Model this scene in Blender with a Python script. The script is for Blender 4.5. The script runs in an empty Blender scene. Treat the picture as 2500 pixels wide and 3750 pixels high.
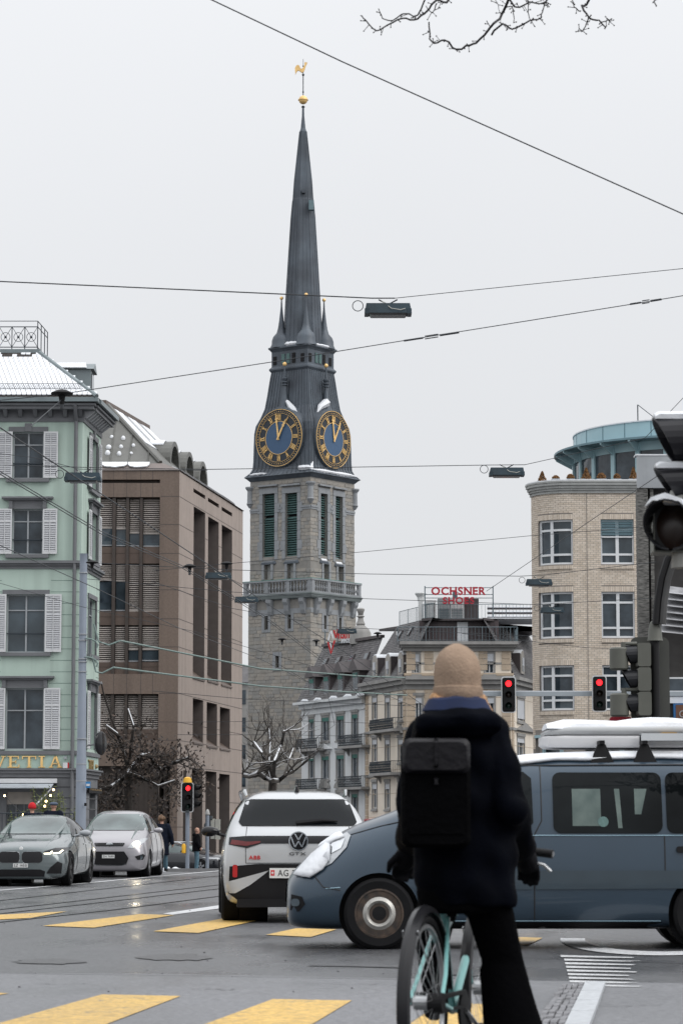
import bpy, bmesh, math, random
from mathutils import Vector, Matrix
from mathutils.bvhtree import BVHTree
random.seed(7)
R = random.Random(11)
scene = bpy.context.scene
col = scene.collection
rad = math.radians
# ---------------------------------------------------------------- camera, sky, sun, exposure
FPX, PITCH, CAMZ = 10000.0, math.atan(0.117), 1.1      # focal length in photo pixels, upward tilt, eye height
cd = bpy.data.cameras.new('camera'); cam = bpy.data.objects.new('camera', cd); col.objects.link(cam)
cam.location = (0, 0, CAMZ); cam.rotation_euler = (math.pi / 2 + PITCH, 0, 0)
cd.sensor_fit = 'VERTICAL'; cd.sensor_height = 36.0; cd.lens = 96.0
cd.clip_start = 0.5; cd.clip_end = 6000
cd.dof.use_dof = True; cd.dof.focus_distance = 75.0; cd.dof.aperture_fstop = 9.0
scene.camera = cam
world = bpy.data.worlds.new('World'); scene.world = world; world.use_nodes = True
wt = world.node_tree; wt.nodes.clear()
SUN_EL, SUN_AZ = rad(42), rad(112)                     # azimuth clockwise from +Y
wo = wt.nodes.new('ShaderNodeOutputWorld'); wm = wt.nodes.new('ShaderNodeMixShader')
b1 = wt.nodes.new('ShaderNodeBackground'); b2 = wt.nodes.new('ShaderNodeBackground')
sk = wt.nodes.new('ShaderNodeTexSky'); sk.sky_type = 'NISHITA'; sk.sun_disc = False
sk.sun_elevation = SUN_EL; sk.sun_rotation = SUN_AZ
b1.inputs[1].default_value = 0.06
wt.links.new(sk.outputs[0], b1.inputs[0])
tc = wt.nodes.new('ShaderNodeTexCoord'); sp = wt.nodes.new('ShaderNodeSeparateXYZ')
pw = wt.nodes.new('ShaderNodeMath'); pw.operation = 'POWER'; pw.inputs[1].default_value = 1.7; pw.use_clamp = True
mr = wt.nodes.new('ShaderNodeMapRange')                # overcast: up to three times brighter at the zenith than at the skyline
mr.inputs[3].default_value = 0.98; mr.inputs[4].default_value = 2.5
wt.links.new(tc.outputs['Generated'], sp.inputs[0]); wt.links.new(sp.outputs[2], pw.inputs[0]); wt.links.new(pw.outputs[0], mr.inputs[0])
b2.inputs[0].default_value = (0.80, 0.812, 0.835, 1)
cn = wt.nodes.new('ShaderNodeTexNoise'); cn.inputs['Scale'].default_value = 2.2; cn.inputs['Detail'].default_value = 4     # faint cloud mottling
cm = wt.nodes.new('ShaderNodeMapRange'); cm.inputs[3].default_value = 0.95; cm.inputs[4].default_value = 1.05; cx = wt.nodes.new('ShaderNodeMath'); cx.operation = 'MULTIPLY'
wt.links.new(tc.outputs['Generated'], cn.inputs[0]); wt.links.new(cn.outputs[0], cm.inputs[0]); wt.links.new(cm.outputs[0], cx.inputs[0]); wt.links.new(mr.outputs[0], cx.inputs[1])
wt.links.new(cx.outputs[0], b2.inputs[1])
wm.inputs[0].default_value = 0.93
wt.links.new(b1.outputs[0], wm.inputs[1]); wt.links.new(b2.outputs[0], wm.inputs[2]); wt.links.new(wm.outputs[0], wo.inputs[0])
sl = bpy.data.lights.new('sun', 'SUN'); sun = bpy.data.objects.new('sun', sl); col.objects.link(sun)
sl.energy = 1.5; sl.angle = rad(40); sl.color = (1, 0.97, 0.94)
sun.rotation_euler = (math.pi / 2 - SUN_EL, 0, math.pi - SUN_AZ)
sun.location = (40, -20, 60)
scene.render.engine = 'CYCLES'
scene.view_settings.view_transform = 'Standard'; scene.view_settings.look = 'None'
scene.view_settings.exposure = 0.0; scene.view_settings.gamma = 1.0; scene.view_settings.use_curve_mapping = False
scene.cycles.use_denoising = True
try: scene.cycles.denoiser = 'OPENIMAGEDENOISE'
except Exception: pass
scene.cycles.max_bounces = 6; scene.cycles.diffuse_bounces = 3; scene.cycles.glossy_bounces = 3
scene.cycles.transmission_bounces = 4; scene.cycles.transparent_max_bounces = 6; scene.cycles.caustics_reflective = False

# ---------------------------------------------------------------- surveying helpers: photo pixel + distance -> place
SP, CP = math.sin(PITCH), math.cos(PITCH)
def ray(px, py):
    r, u = (px - 1250) / FPX, (1875 - py) / FPX
    return Vector((r, CP - u * SP, SP + u * CP))
def P(px, py, Y):
    d = ray(px, py); t = Y / d.y
    return Vector((d.x * t, Y, CAMZ + d.z * t))
def gz(y):
    """height of the road: a slight hump near the camera, a crest at 76 m, then falling away"""
    if y < 22: return 0.08 * min(1.0, (22 - y) / 10)
    if y < 72: return 0.0
    if y < 80: return -0.001 * (y - 72) ** 2
    return -0.064 - 0.0165 * (min(y, 420) - 80)
def G(px, py, z=0.0):
    d = ray(px, py); q = None; h = z
    for _ in range(8):
        t = (h - CAMZ) / d.z; q = Vector((d.x * t, d.y * t, h)); h = z + (gz(q.y) if q.y < 72 else 0)
    return q

# ---------------------------------------------------------------- materials
MATS = {}
def mat(name, c, rough=0.7, metal=0.0, var=0.12, scale=3.0, bump=0.0, bscale=40.0, coat=0.0, spec=0.5, emit=0.0, c2=None, stretch=None, streak=0.0, alpha=1.0, trans=0.0, rvar=0.0):
    if name in MATS: return MATS[name]
    m = bpy.data.materials.new(name); m.use_nodes = True
    nt = m.node_tree; n = nt.nodes; L = nt.links
    b = n['Principled BSDF']
    b.inputs['Roughness'].default_value = rough; b.inputs['Metallic'].default_value = metal
    b.inputs['Specular IOR Level'].default_value = spec
    if coat: b.inputs['Coat Weight'].default_value = coat; b.inputs['Coat Roughness'].default_value = 0.06
    if trans: b.inputs['Transmission Weight'].default_value = trans
    if alpha < 1: b.inputs['Alpha'].default_value = alpha
    c = tuple(c)
    t = n.new('ShaderNodeTexCoord'); mp = n.new('ShaderNodeMapping')
    if stretch: mp.inputs['Scale'].default_value = stretch
    L.new(t.outputs['Object'], mp.inputs[0])
    if var or c2:
        nz = n.new('ShaderNodeTexNoise'); nz.inputs['Scale'].default_value = scale; nz.inputs['Detail'].default_value = 7
        L.new(mp.outputs[0], nz.inputs[0])
        rp = n.new('ShaderNodeValToRGB')
        lo = tuple(max(0, x * (1 - var)) for x in c); hi = tuple(min(1, x * (1 + var)) for x in c) if c2 is None else tuple(c2)
        rp.color_ramp.elements[0].position = 0.3; rp.color_ramp.elements[1].position = 0.7
        rp.color_ramp.elements[0].color = (*lo, 1); rp.color_ramp.elements[1].color = (*hi, 1)
        L.new(nz.outputs[0], rp.inputs[0])
        src = rp.outputs[0]
        if streak:
            n2 = n.new('ShaderNodeTexNoise'); n2.inputs['Scale'].default_value = 1.0; n2.inputs['Detail'].default_value = 6
            m2 = n.new('ShaderNodeMapping'); m2.inputs['Scale'].default_value = (2.2, 2.2, 0.12)
            L.new(t.outputs['Object'], m2.inputs[0]); L.new(m2.outputs[0], n2.inputs[0])
            r2 = n.new('ShaderNodeMapRange'); r2.inputs[1].default_value = 0.45; r2.inputs[2].default_value = 0.75
            r2.inputs[3].default_value = 1.0; r2.inputs[4].default_value = 1.0 - streak
            L.new(n2.outputs[0], r2.inputs[0])
            mx = n.new('ShaderNodeMixRGB'); mx.blend_type = 'MULTIPLY'; mx.inputs[0].default_value = 1
            L.new(src, mx.inputs[1]); L.new(r2.outputs[0], mx.inputs[2]); src = mx.outputs[0]
        L.new(src, b.inputs['Base Color'])
        if emit: L.new(src, b.inputs['Emission Color'])
        if rvar:
            rr = n.new('ShaderNodeMapRange'); rr.inputs[1].default_value = 0.35; rr.inputs[2].default_value = 0.65
            rr.inputs[3].default_value = rough - rvar; rr.inputs[4].default_value = rough + rvar
            L.new(nz.outputs[0], rr.inputs[0]); L.new(rr.outputs[0], b.inputs['Roughness'])
    else:
        b.inputs['Base Color'].default_value = (*c, 1)
        if emit: b.inputs['Emission Color'].default_value = (*c, 1)
    if emit: b.inputs['Emission Strength'].default_value = emit
    if bump:
        nb = n.new('ShaderNodeTexNoise'); nb.inputs['Scale'].default_value = bscale; nb.inputs['Detail'].default_value = 4
        L.new(mp.outputs[0], nb.inputs[0])
        bp = n.new('ShaderNodeBump'); bp.inputs['Strength'].default_value = bump; bp.inputs['Distance'].default_value = 0.02
        L.new(nb.outputs[0], bp.inputs['Height']); L.new(bp.outputs[0], b.inputs['Normal'])
    MATS[name] = m
    return m

# ---------------------------------------------------------------- object tree
WORLD = {}
def root_of(o):
    while o.parent is not None: o = o.parent
    return o
def tag(o, label=None, cat=None, group=None, kind=None):
    if label: o['label'] = label
    if cat: o['category'] = cat
    if group: o['group'] = group
    if kind: o['kind'] = kind
    return o
def thing(name, loc, label, cat, group=None, rz=0.0, world=True):
    o = bpy.data.objects.new(name, None); col.objects.link(o); o.location = loc; o.rotation_euler = (0, 0, rz)
    o.empty_display_size = 0.3
    if world: WORLD[o.name] = Vector(loc)
    return tag(o, label, cat, group)
def link_mesh(name, me, parent=None, loc=(0, 0, 0), rz=0.0, scale=None):
    o = bpy.data.objects.new(name, me); col.objects.link(o); o.location = loc
    if rz: o.rotation_euler = (0, 0, rz)
    if scale: o.scale = scale
    if parent is not None: o.parent = parent
    return o
def copy_tree(o, parent=None):
    c = o.copy(); col.objects.link(c)
    if parent is not None: c.parent = parent
    for ch in [x for x in bpy.data.objects if x.parent == o]: copy_tree(ch, c)
    return c

class MB:
    def __init__(s): s.v = []; s.f = []; s.mi = []
    def add(s, vs, fs, m=0):
        o = len(s.v); s.v += [tuple(v) for v in vs]
        for f in fs: s.f.append(tuple(i + o for i in f)); s.mi.append(m)
        return s
    def hexa(s, p, m=0):      # 8 points: bottom ring 0-3, top ring 4-7
        return s.add(p, [(3, 2, 1, 0), (4, 5, 6, 7), (0, 1, 5, 4), (1, 2, 6, 5), (2, 3, 7, 6), (3, 0, 4, 7)], m)
    def box(s, x0, x1, y0, y1, z0, z1, m=0):
        return s.hexa([(x0, y0, z0), (x1, y0, z0), (x1, y1, z0), (x0, y1, z0), (x0, y0, z1), (x1, y0, z1), (x1, y1, z1), (x0, y1, z1)], m)
    def fbox(s, F, u0, u1, z0, z1, d0, d1, m=0):
        return s.hexa([F.p(u0, z0, d1), F.p(u1, z0, d1), F.p(u1, z0, d0), F.p(u0, z0, d0), F.p(u0, z1, d1), F.p(u1, z1, d1), F.p(u1, z1, d0), F.p(u0, z1, d0)], m)
    def quad(s, a, b, c, d, m=0): return s.add([a, b, c, d], [(0, 1, 2, 3)], m)
    def prism(s, poly, vec, m=0):
        n = len(poly); vec = Vector(vec); a = [Vector(p) for p in poly]; b = [p + vec for p in a]
        return s.add(a + b, [tuple(range(n - 1, -1, -1)), tuple(range(n, 2 * n))] + [(i, (i + 1) % n, n + (i + 1) % n, n + i) for i in range(n)], m)
    def tube(s, pts, r, n=6, m=0, cap=True):
        pts = [Vector(p) for p in pts]
        rs = r if isinstance(r, (list, tuple)) else [r] * len(pts)
        rings = []; up = Vector((0, 0, 1)); prev = None
        for i, p in enumerate(pts):
            t = (pts[min(i + 1, len(pts) - 1)] - pts[max(i - 1, 0)])
            if t.length < 1e-9: t = Vector((0, 0, 1))
            t.normalize()
            if prev is None:
                a = up if abs(t.z) < 0.9 else Vector((1, 0, 0)); e1 = t.cross(a).normalized()
            else:
                e1 = prev - t * prev.dot(t)
                e1 = e1.normalized() if e1.length > 1e-6 else t.orthogonal().normalized()
            prev = e1; e2 = t.cross(e1)
            rings.append([p + (e1 * math.cos(2 * math.pi * k / n) + e2 * math.sin(2 * math.pi * k / n)) * rs[i] for k in range(n)])
        vs = [v for g in rings for v in g]; fs = []
        for i in range(len(rings) - 1):
            for k in range(n):
                k2 = (k + 1) % n; fs.append((i * n + k, i * n + k2, (i + 1) * n + k2, (i + 1) * n + k))
        if cap: fs.append(tuple(range(n - 1, -1, -1))); fs.append(tuple((len(rings) - 1) * n + k for k in range(n)))
        return s.add(vs, fs, m)
    def lathe(s, prof, c=(0, 0, 0), n=16, m=0, axis=(0, 0, 1), sx=1.0):
        ax = Vector(axis).normalized(); e1 = ax.orthogonal().normalized() if abs(ax.z) < 0.99 else Vector((1, 0, 0)); e2 = ax.cross(e1)
        c = Vector(c); vs = []; fs = []
        for (r, h) in prof:
            for k in range(n):
                a = 2 * math.pi * k / n; vs.append(c + ax * h + e1 * (r * math.cos(a) * sx) + e2 * (r * math.sin(a)))
        for i in range(len(prof) - 1):
            for k in range(n):
                k2 = (k + 1) % n; fs.append((i * n + k, i * n + k2, (i + 1) * n + k2, (i + 1) * n + k))
        fs.append(tuple(range(n - 1, -1, -1))); fs.append(tuple((len(prof) - 1) * n + k for k in range(n)))
        return s.add(vs, fs, m)
    def sphere(s, c, r, n=12, m=0, sz=1.0):
        k = max(4, n // 2)
        return s.lathe([(r * max(0.02, math.sin(math.pi * i / k)), -r * sz * math.cos(math.pi * i / k)) for i in range(k + 1)], c, n, m)
    def rings(s, rs, m=0, cap=True):      # closed loops of equal length
        n = len(rs[0]); vs = [v for g in rs for v in g]; fs = []
        for i in range(len(rs) - 1):
            for k in range(n):
                k2 = (k + 1) % n; fs.append((i * n + k, i * n + k2, (i + 1) * n + k2, (i + 1) * n + k))
        if cap: fs.append(tuple(range(n - 1, -1, -1))); fs.append(tuple((len(rs) - 1) * n + k for k in range(n)))
        return s.add(vs, fs, m)
    def build(s, name, mt, parent=None, smooth=False, kind=None, label=None, cat=None, group=None, fix=False):
        mts = mt if isinstance(mt, (list, tuple)) else [mt]
        loc = Vector((0, 0, 0)); off = Vector((0, 0, 0))
        if parent is not None:
            r = root_of(parent); off = WORLD.get(r.name, off)
        else:
            xs = [v[0] for v in s.v]; ys = [v[1] for v in s.v]; zs = [v[2] for v in s.v]
            off = Vector(((min(xs) + max(xs)) / 2, (min(ys) + max(ys)) / 2, min(zs))); loc = off
        me = bpy.data.meshes.new(name)
        me.from_pydata([(v[0] - off.x, v[1] - off.y, v[2] - off.z) for v in s.v], [], s.f)
        for x in mts: me.materials.append(x)
        if len(mts) > 1: me.polygons.foreach_set('material_index', s.mi)
        if fix:
            bm = bmesh.new(); bm.from_mesh(me); bmesh.ops.recalc_face_normals(bm, faces=bm.faces); bm.to_mesh(me); bm.free()
        if smooth:
            me.polygons.foreach_set('use_smooth', [True] * len(me.polygons))
            if smooth != 'all':
                try: me.set_sharp_from_angle(angle=rad(38))
                except Exception: pass
        me.update()
        o = link_mesh(name, me, parent, loc)
        if parent is None: WORLD[o.name] = off
        return tag(o, label, cat, group, kind)

class Facade:
    """A vertical plane: u runs along the wall, z is height, d is distance out of the wall."""
    def __init__(s, a, b):
        s.o = Vector((a[0], a[1])); e = Vector((b[0], b[1])) - s.o
        s.len = e.length; s.u = e.normalized(); s.n = Vector((s.u.y, -s.u.x)); s.ang = math.atan2(s.u.y, s.u.x)
    def p(s, u, z, d=0.0):
        q = s.o + s.u * u + s.n * d; return Vector((q.x, q.y, z))
    def uz(s, px, py, d=0.0):
        r = ray(px, py); o = s.o + s.n * d
        # solve o + u*U = t*r (horizontal)
        det = r.x * (-s.u.y) + s.u.x * r.y
        t = (o.x * (-s.u.y) + s.u.x * o.y) / det
        q = Vector((r.x * t, r.y * t)) - o
        return q.dot(s.u), CAMZ + r.z * t
    def U(s, px, py, d=0.0): return s.uz(px, py, d)[0]
    def Z(s, px, py, d=0.0): return s.uz(px, py, d)[1]
    def rect(s, x0, x1, y0, y1, d=0.0):
        ym = (y0 + y1) / 2; xm = (x0 + x1) / 2
        return s.U(x0, ym, d), s.U(x1, ym, d), s.Z(xm, y1, d), s.Z(xm, y0, d)
    def tangent_ang(s, u): return s.ang

def wall_holes(mb, F, u0, u1, z0, z1, holes, depth=0.25, m=0, mr_=None, usub=0):
    us = sorted(set([u0, u1] + [min(max(x, u0), u1) for h in holes for x in h[:2]] + [u0 + (u1 - u0) * i / usub for i in range(1, usub)] if usub else [u0, u1] + [min(max(x, u0), u1) for h in holes for x in h[:2]]))
    zs = sorted(set([z0, z1] + [min(max(x, z0), z1) for h in holes for x in h[2:4]]))
    for i in range(len(us) - 1):
        for j in range(len(zs) - 1):
            a, b, c, d = us[i], us[i + 1], zs[j], zs[j + 1]
            if b - a < 1e-6 or d - c < 1e-6: continue
            cu, cz = (a + b) / 2, (c + d) / 2
            if any(h[0] < cu < h[1] and h[2] < cz < h[3] for h in holes): continue
            mb.quad(F.p(a, c), F.p(b, c), F.p(b, d), F.p(a, d), m)
    for h in holes:
        a, b, c, d = h[:4]; k = m if mr_ is None else mr_
        mb.quad(F.p(a, c, -depth), F.p(a, c), F.p(a, d), F.p(a, d, -depth), k)
        mb.quad(F.p(b, c), F.p(b, c, -depth), F.p(b, d, -depth), F.p(b, d), k)
        mb.quad(F.p(a, c, -depth), F.p(b, c, -depth), F.p(b, c), F.p(a, c), k)
        mb.quad(F.p(a, d), F.p(b, d), F.p(b, d, -depth), F.p(a, d, -depth), k)

def unit_piece(name, mt, bev=0.0):
    mb = MB(); mb.box(-.5, .5, -.5, .5, -.5, .5)
    if bev: mb = MB(); b = bev; mb.hexa([(-.5, -.5 + b, -.5), (.5, -.5 + b, -.5), (.5, .5, -.5), (-.5, .5, -.5), (-.5, -.5 + b, .5), (.5, -.5 + b, .5), (.5, .5, .5), (-.5, .5, .5)])
    me = bpy.data.meshes.new(name); me.from_pydata(mb.v, [], mb.f); me.materials.append(mt); me.update()
    return me
def pieces(F, parent, name, rects, mts, d0=-0.02, d1=0.012, jit=0.006, maxn=300, stuff_name=None, key=None):
    """Wall pieces (bricks, stones) laid in a facade. The first maxn are parts of their own, the rest one mass."""
    if key: rects = sorted(rects, key=key)
    mts = mts if isinstance(mts, (list, tuple)) else [mts]
    units = [unit_piece(name, m) for m in mts]
    off = WORLD.get(root_of(parent).name, Vector((0, 0, 0)))
    rest = MB()
    for i, (a, b, c, d) in enumerate(rects):
        e = d1 + R.uniform(-jit, jit); k = R.randrange(len(mts))
        if i < maxn:
            ce = F.p((a + b) / 2, (c + d) / 2, (d0 + e) / 2) - off
            link_mesh(name, units[k], parent, ce, F.tangent_ang((a + b) / 2), (b - a, e - d0, d - c))
        else: rest.fbox(F, a, b, c, d, d0, e, k)
    if rest.v: rest.build(stuff_name or name + '_field', mts, parent, kind='stuff')
def bond(u0, u1, z0, z1, w, h, gap, holes, stagger=0.5, wj=0.0):
    out = []; j = 0; z = z0
    while z + h * 0.5 < z1:
        zt = min(z + h - gap, z1); u = u0 - (w * stagger if j % 2 else 0)
        while u < u1:
            ww = w * (1 + R.uniform(-wj, wj)); a = max(u, u0); b = min(u + ww - gap, u1); u += ww
            segs = [(a, b)]
            for h_ in holes:
                if h_[2] - 0.004 < (z + zt) / 2 < h_[3] + 0.004:
                    ns = []
                    for (p, q) in segs:
                        if q <= h_[0] or p >= h_[1]: ns.append((p, q)); continue
                        if p < h_[0]: ns.append((p, h_[0]))
                        if q > h_[1]: ns.append((h_[1], q))
                    segs = ns
            out += [(p, q, z, zt) for (p, q) in segs if q - p > w * 0.12]
        z += h; j += 1
    return out
GLYPH = {}
def glyph(txt, bold=0.0):
    """outline of a character with the built-in font, cached (made while the scene is still empty)"""
    if (txt, bold) not in GLYPH:
        cu = bpy.data.curves.new('t', 'FONT'); cu.body = txt; cu.size = 1; cu.extrude = 0.5; cu.align_x = 'CENTER'; cu.offset = bold; cu.resolution_u = 4
        o = bpy.data.objects.new('t', cu); col.objects.link(o)
        dg = bpy.context.evaluated_depsgraph_get(); me = bpy.data.meshes.new_from_object(o.evaluated_get(dg))
        bpy.data.objects.remove(o); bpy.data.curves.remove(cu)
        GLYPH[(txt, bold)] = ([v.co.copy() for v in me.vertices], [tuple(p.vertices) for p in me.polygons]); bpy.data.meshes.remove(me)
    return GLYPH[(txt, bold)]
for ch_ in 'OCHSNERVITMBLAG': glyph(ch_, .03)
for ch_ in 'TELRASOCHNG0123456789ZU-BXI': glyph(ch_)
def text_mesh(txt, depth, mt, name='letter', bold=0.0):
    vs, fs = glyph(txt, bold); me = bpy.data.meshes.new(name)
    me.from_pydata([(v.x, v.y, v.z * depth) for v in vs], [], fs); me.materials.append(mt); me.update()
    return me
def put_text(txt, F, parent, u0, u1, z0, z1, d, mt, depth=0.05, name='letter', bold=0.0):
    """Lettering on a facade, stretched to fill u0..u1, z0..z1; each letter its own part."""
    off = WORLD.get(root_of(parent).name, Vector((0, 0, 0)))
    hc = max(v.y for v in glyph('H', bold)[0])
    ws = []
    chars = list(txt)
    for ch in chars:
        if ch == ' ': ws.append((None, 0.3, 0)); continue
        me = text_mesh(ch, depth, mt, name, bold); xs = [v.co.x for v in me.vertices]
        ws.append((me, max(xs) - min(xs), (max(xs) + min(xs)) / 2))
    gap = 0.1; tot = sum(w for _, w, _ in ws) + gap * (len(ws) - 1); k = (u1 - u0) / tot; kz = (z1 - z0) / hc
    u = u0; out = []
    for me, w, c in ws:
        if me is not None:
            for v in me.vertices: v.co = Vector(((v.co.x - c) * k, -v.co.z, v.co.y * kz))
            me.update()
            q = F.p(u + w * k / 2, z0, d + depth / 2) - off
            out.append(link_mesh(name, me, parent, q, F.tangent_ang(u)))
        u += (w + gap) * k
    return out
TMP = bpy.data.scenes.new('scratch')
def apply_mods(o):
    """bake an object's modifiers; done in a scratch scene so that only this object is evaluated"""
    ext = [m.object for m in o.modifiers if getattr(m, 'object', None)]
    par = [(x, x.parent) for x in [o] + ext]
    for x, p in par: x.parent = None; TMP.collection.objects.link(x)
    with bpy.context.temp_override(scene=TMP, view_layer=TMP.view_layers[0]):
        dg = bpy.context.evaluated_depsgraph_get(); dg.update(); me = bpy.data.meshes.new_from_object(o.evaluated_get(dg)); old = o.data
    for x, p in par: TMP.collection.objects.unlink(x); x.parent = p
    o.modifiers.clear(); o.data = me
    if old.users == 0: bpy.data.meshes.remove(old)
    return o
# ---------------------------------------------------------------- palette
def worn(name, c, r0, r1, wear=None, patch=.3):
    """asphalt or road paint: grit, broad damp patches, and for paint the asphalt showing through"""
    m = mat(name, c, .5, var=.34, scale=24, bump=.9, bscale=45); nt = m.node_tree; n = nt.nodes; L = nt.links; b = n['Principled BSDF']
    src = b.inputs['Base Color'].links[0].from_socket; t = n.new('ShaderNodeTexCoord'); g_ = n.new('ShaderNodeNewGeometry')
    nz = n.new('ShaderNodeTexNoise'); nz.inputs['Scale'].default_value = .22; nz.inputs['Detail'].default_value = 9; nz.inputs['Roughness'].default_value = .62
    mp = n.new('ShaderNodeMapping'); mp.inputs['Scale'].default_value = (1.5, .5, 1); L.new(g_.outputs['Position'], mp.inputs[0]); L.new(mp.outputs[0], nz.inputs[0])
    r = n.new('ShaderNodeMapRange'); r.inputs[1].default_value = .38; r.inputs[2].default_value = .62; r.inputs[3].default_value = r0; r.inputs[4].default_value = r1; L.new(nz.outputs[0], r.inputs[0]); L.new(r.outputs[0], b.inputs['Roughness'])
    k = n.new('ShaderNodeMapRange'); k.inputs[1].default_value = .36; k.inputs[2].default_value = .64; k.inputs[3].default_value = 1 - patch; k.inputs[4].default_value = 1 + patch * .4; L.new(nz.outputs[0], k.inputs[0])
    mx = n.new('ShaderNodeMixRGB'); mx.blend_type = 'MULTIPLY'; mx.inputs[0].default_value = 1; L.new(src, mx.inputs[1]); L.new(k.outputs[0], mx.inputs[2]); out = mx.outputs[0]
    if wear:
        w = n.new('ShaderNodeTexNoise'); w.inputs['Scale'].default_value = 9; w.inputs['Detail'].default_value = 10; w.inputs['Roughness'].default_value = .8; L.new(g_.outputs['Position'], w.inputs[0])
        q = n.new('ShaderNodeMapRange'); q.inputs[1].default_value = wear; q.inputs[2].default_value = wear + .1; L.new(w.outputs[0], q.inputs[0])
        m2 = n.new('ShaderNodeMixRGB'); L.new(q.outputs[0], m2.inputs[0]); L.new(out, m2.inputs[1]); m2.inputs[2].default_value = (.13, .125, .12, 1); out = m2.outputs[0]
    L.new(out, b.inputs['Base Color']); return m
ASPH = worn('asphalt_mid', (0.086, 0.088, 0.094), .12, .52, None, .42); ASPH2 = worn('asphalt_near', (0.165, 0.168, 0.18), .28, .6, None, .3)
YEL = worn('yellow_paint', (0.62, 0.40, 0.105), .4, .62, .545, .2)
WHT = worn('white_paint', (0.58, 0.59, 0.60), .4, .6, .58, .16)
SNOW = mat('snow', (0.74, 0.76, 0.79), 0.6, var=0.04, scale=6, bump=0.5, bscale=14)
STEEL = mat('rail_steel', (0.12, 0.12, 0.13), 0.25, metal=0.8, var=0.3, scale=5)
DARKJ = mat('tar_joint', (0.03, 0.03, 0.033), 0.4, var=0.2)
GRAN = mat('granite_kerb', (0.42, 0.44, 0.46), 0.6, var=0.18, scale=20, bump=0.4, bscale=60)
COBB = mat('cobble_stone', (0.16, 0.16, 0.17), 0.45, var=0.35, scale=12, bump=0.6, bscale=30)
PAVE = mat('pavement', (0.2, 0.2, 0.205), 0.55, var=0.15, scale=2, bump=0.3)
GLASS = mat('dark_glass', (0.022, 0.031, 0.04), 0.04, var=0.3, scale=1.3, spec=0.45, c2=(.07, .092, .112))  # paler noise patches paint reflections into the glass colour
GLASSB = mat('pale_glass', (0.06, 0.08, 0.095), 0.05, var=0.5, scale=0.7, spec=0.5)
BLACK = mat('black_rubber', (0.010, 0.010, 0.011), 0.6, var=0.2, spec=.2)
BLACKG = mat('black_gloss', (0.01, 0.01, 0.012), 0.15, var=0.1, spec=.35)
WIRE = mat('wire_dark', (0.02, 0.024, 0.03), 0.5, var=0)
GOLD = mat('gold_leaf', (0.88, 0.58, 0.23), 0.45, metal=0.2, var=0.12, scale=2)

# ---------------------------------------------------------------- ground sheet
ys = [-40, -10, 6, 12, 22, 30, 45, 60, 72, 74, 76, 78, 80, 90, 110, 140, 180, 240, 320, 420, 900, 2500]
xs = [-900, -200, -60, -30, -12, -6, 0, 6, 12, 30, 60, 200, 900]
g = MB(); n = len(xs)
g.add([(x, y, gz(y)) for y in ys for x in xs], [(j * n + i, j * n + i + 1, (j + 1) * n + i + 1, (j + 1) * n + i) for j in range(len(ys) - 1) for i in range(n - 1)])
g.build('road', ASPH, kind='structure', label='wet grey asphalt of the street junction', smooth='all')
def sheet(name, pts, z, mt, label, kind='structure', cat=None):
    q = [G(px, py, z) for px, py in pts]
    mb = MB(); n = len(q); mb.add(q, [tuple(range(n))])
    o = mb.build(name, mt, kind=kind, label=label)
    bm = bmesh.new(); bm.from_mesh(o.data); bmesh.ops.recalc_face_normals(bm, faces=bm.faces)
    if bm.faces[:][0].normal.z < 0: bmesh.ops.reverse_faces(bm, faces=bm.faces[:])
    bm.to_mesh(o.data); bm.free(); return o
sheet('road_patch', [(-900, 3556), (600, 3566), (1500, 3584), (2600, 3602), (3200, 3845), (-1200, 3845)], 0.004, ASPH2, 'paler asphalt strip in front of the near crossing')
def cline(name, pts, w, z, mt, label):
    """a ground line through photo points, w metres wide"""
    mb = MB(); q = [G(px, py, z) for px, py in pts]
    L = []; 
    for i, p in enumerate(q):
        t = (q[min(i + 1, len(q) - 1)] - q[max(i - 1, 0)]); s = Vector((t.y, -t.x, 0)).normalized() * (w / 2)
        L.append((p - s, p + s))
    for i in range(len(L) - 1): mb.quad(L[i][0], L[i][1], L[i + 1][1], L[i + 1][0])
    o = mb.build(name, mt, kind='structure', label=label)
    bm = bmesh.new(); bm.from_mesh(o.data); bmesh.ops.recalc_face_normals(bm, faces=bm.faces)
    if bm.faces[:][0].normal.z < 0: bmesh.ops.reverse_faces(bm, faces=bm.faces[:])
    bm.to_mesh(o.data); bm.free()
bars = [
    ([(-130, 3356), (246, 3337), (115, 3361), (-130, 3373)], 'yellow crossing bar furthest left in the far row'),
    ([(156, 3390), (513, 3347), (638, 3351), (344, 3397)], 'long yellow crossing bar behind the tram rails'),
    ([(561, 3410), (817, 3363), (955, 3368), (728, 3416)], 'yellow crossing bar under the white car wheel'),
    ([(973, 3423), (1085, 3399), (1232, 3403), (1138, 3431)], 'yellow crossing bar under the van nose'),
    ([(1340, 3437), (1470, 3412), (1600, 3416), (1520, 3447)], 'yellow crossing bar behind the van front wheel'),
    ([(1760, 3452), (1860, 3430), (1985, 3434), (1930, 3462)], 'yellow crossing bar under the van sill'),
    ([(-190, 3628), (34, 3637), (-330, 3700), (-560, 3690)], 'yellow crossing bar cut by the photo edge at lower left'),
    ([(375, 3641), (662, 3647), (180, 3830), (-230, 3810)], 'broad yellow crossing bar in the near row at left'),
    ([(1000, 3658), (1288, 3663), (1010, 3830), (560, 3820)], 'broad yellow crossing bar in the near row beside the bicycle'),
    ([(1612, 3672), (1880, 3680), (1800, 3840), (1380, 3830)], 'broad yellow crossing bar under the bicycle')]
for q, lb in bars: sheet('crossing_bar', q, 0.008, YEL, lb)
cline('lane_line', [(-300, 3283), (0, 3260), (280, 3237), (520, 3214), (835, 3186)], 0.14, 0.006, WHT, 'long white lane line beside the oncoming cars')
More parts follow.
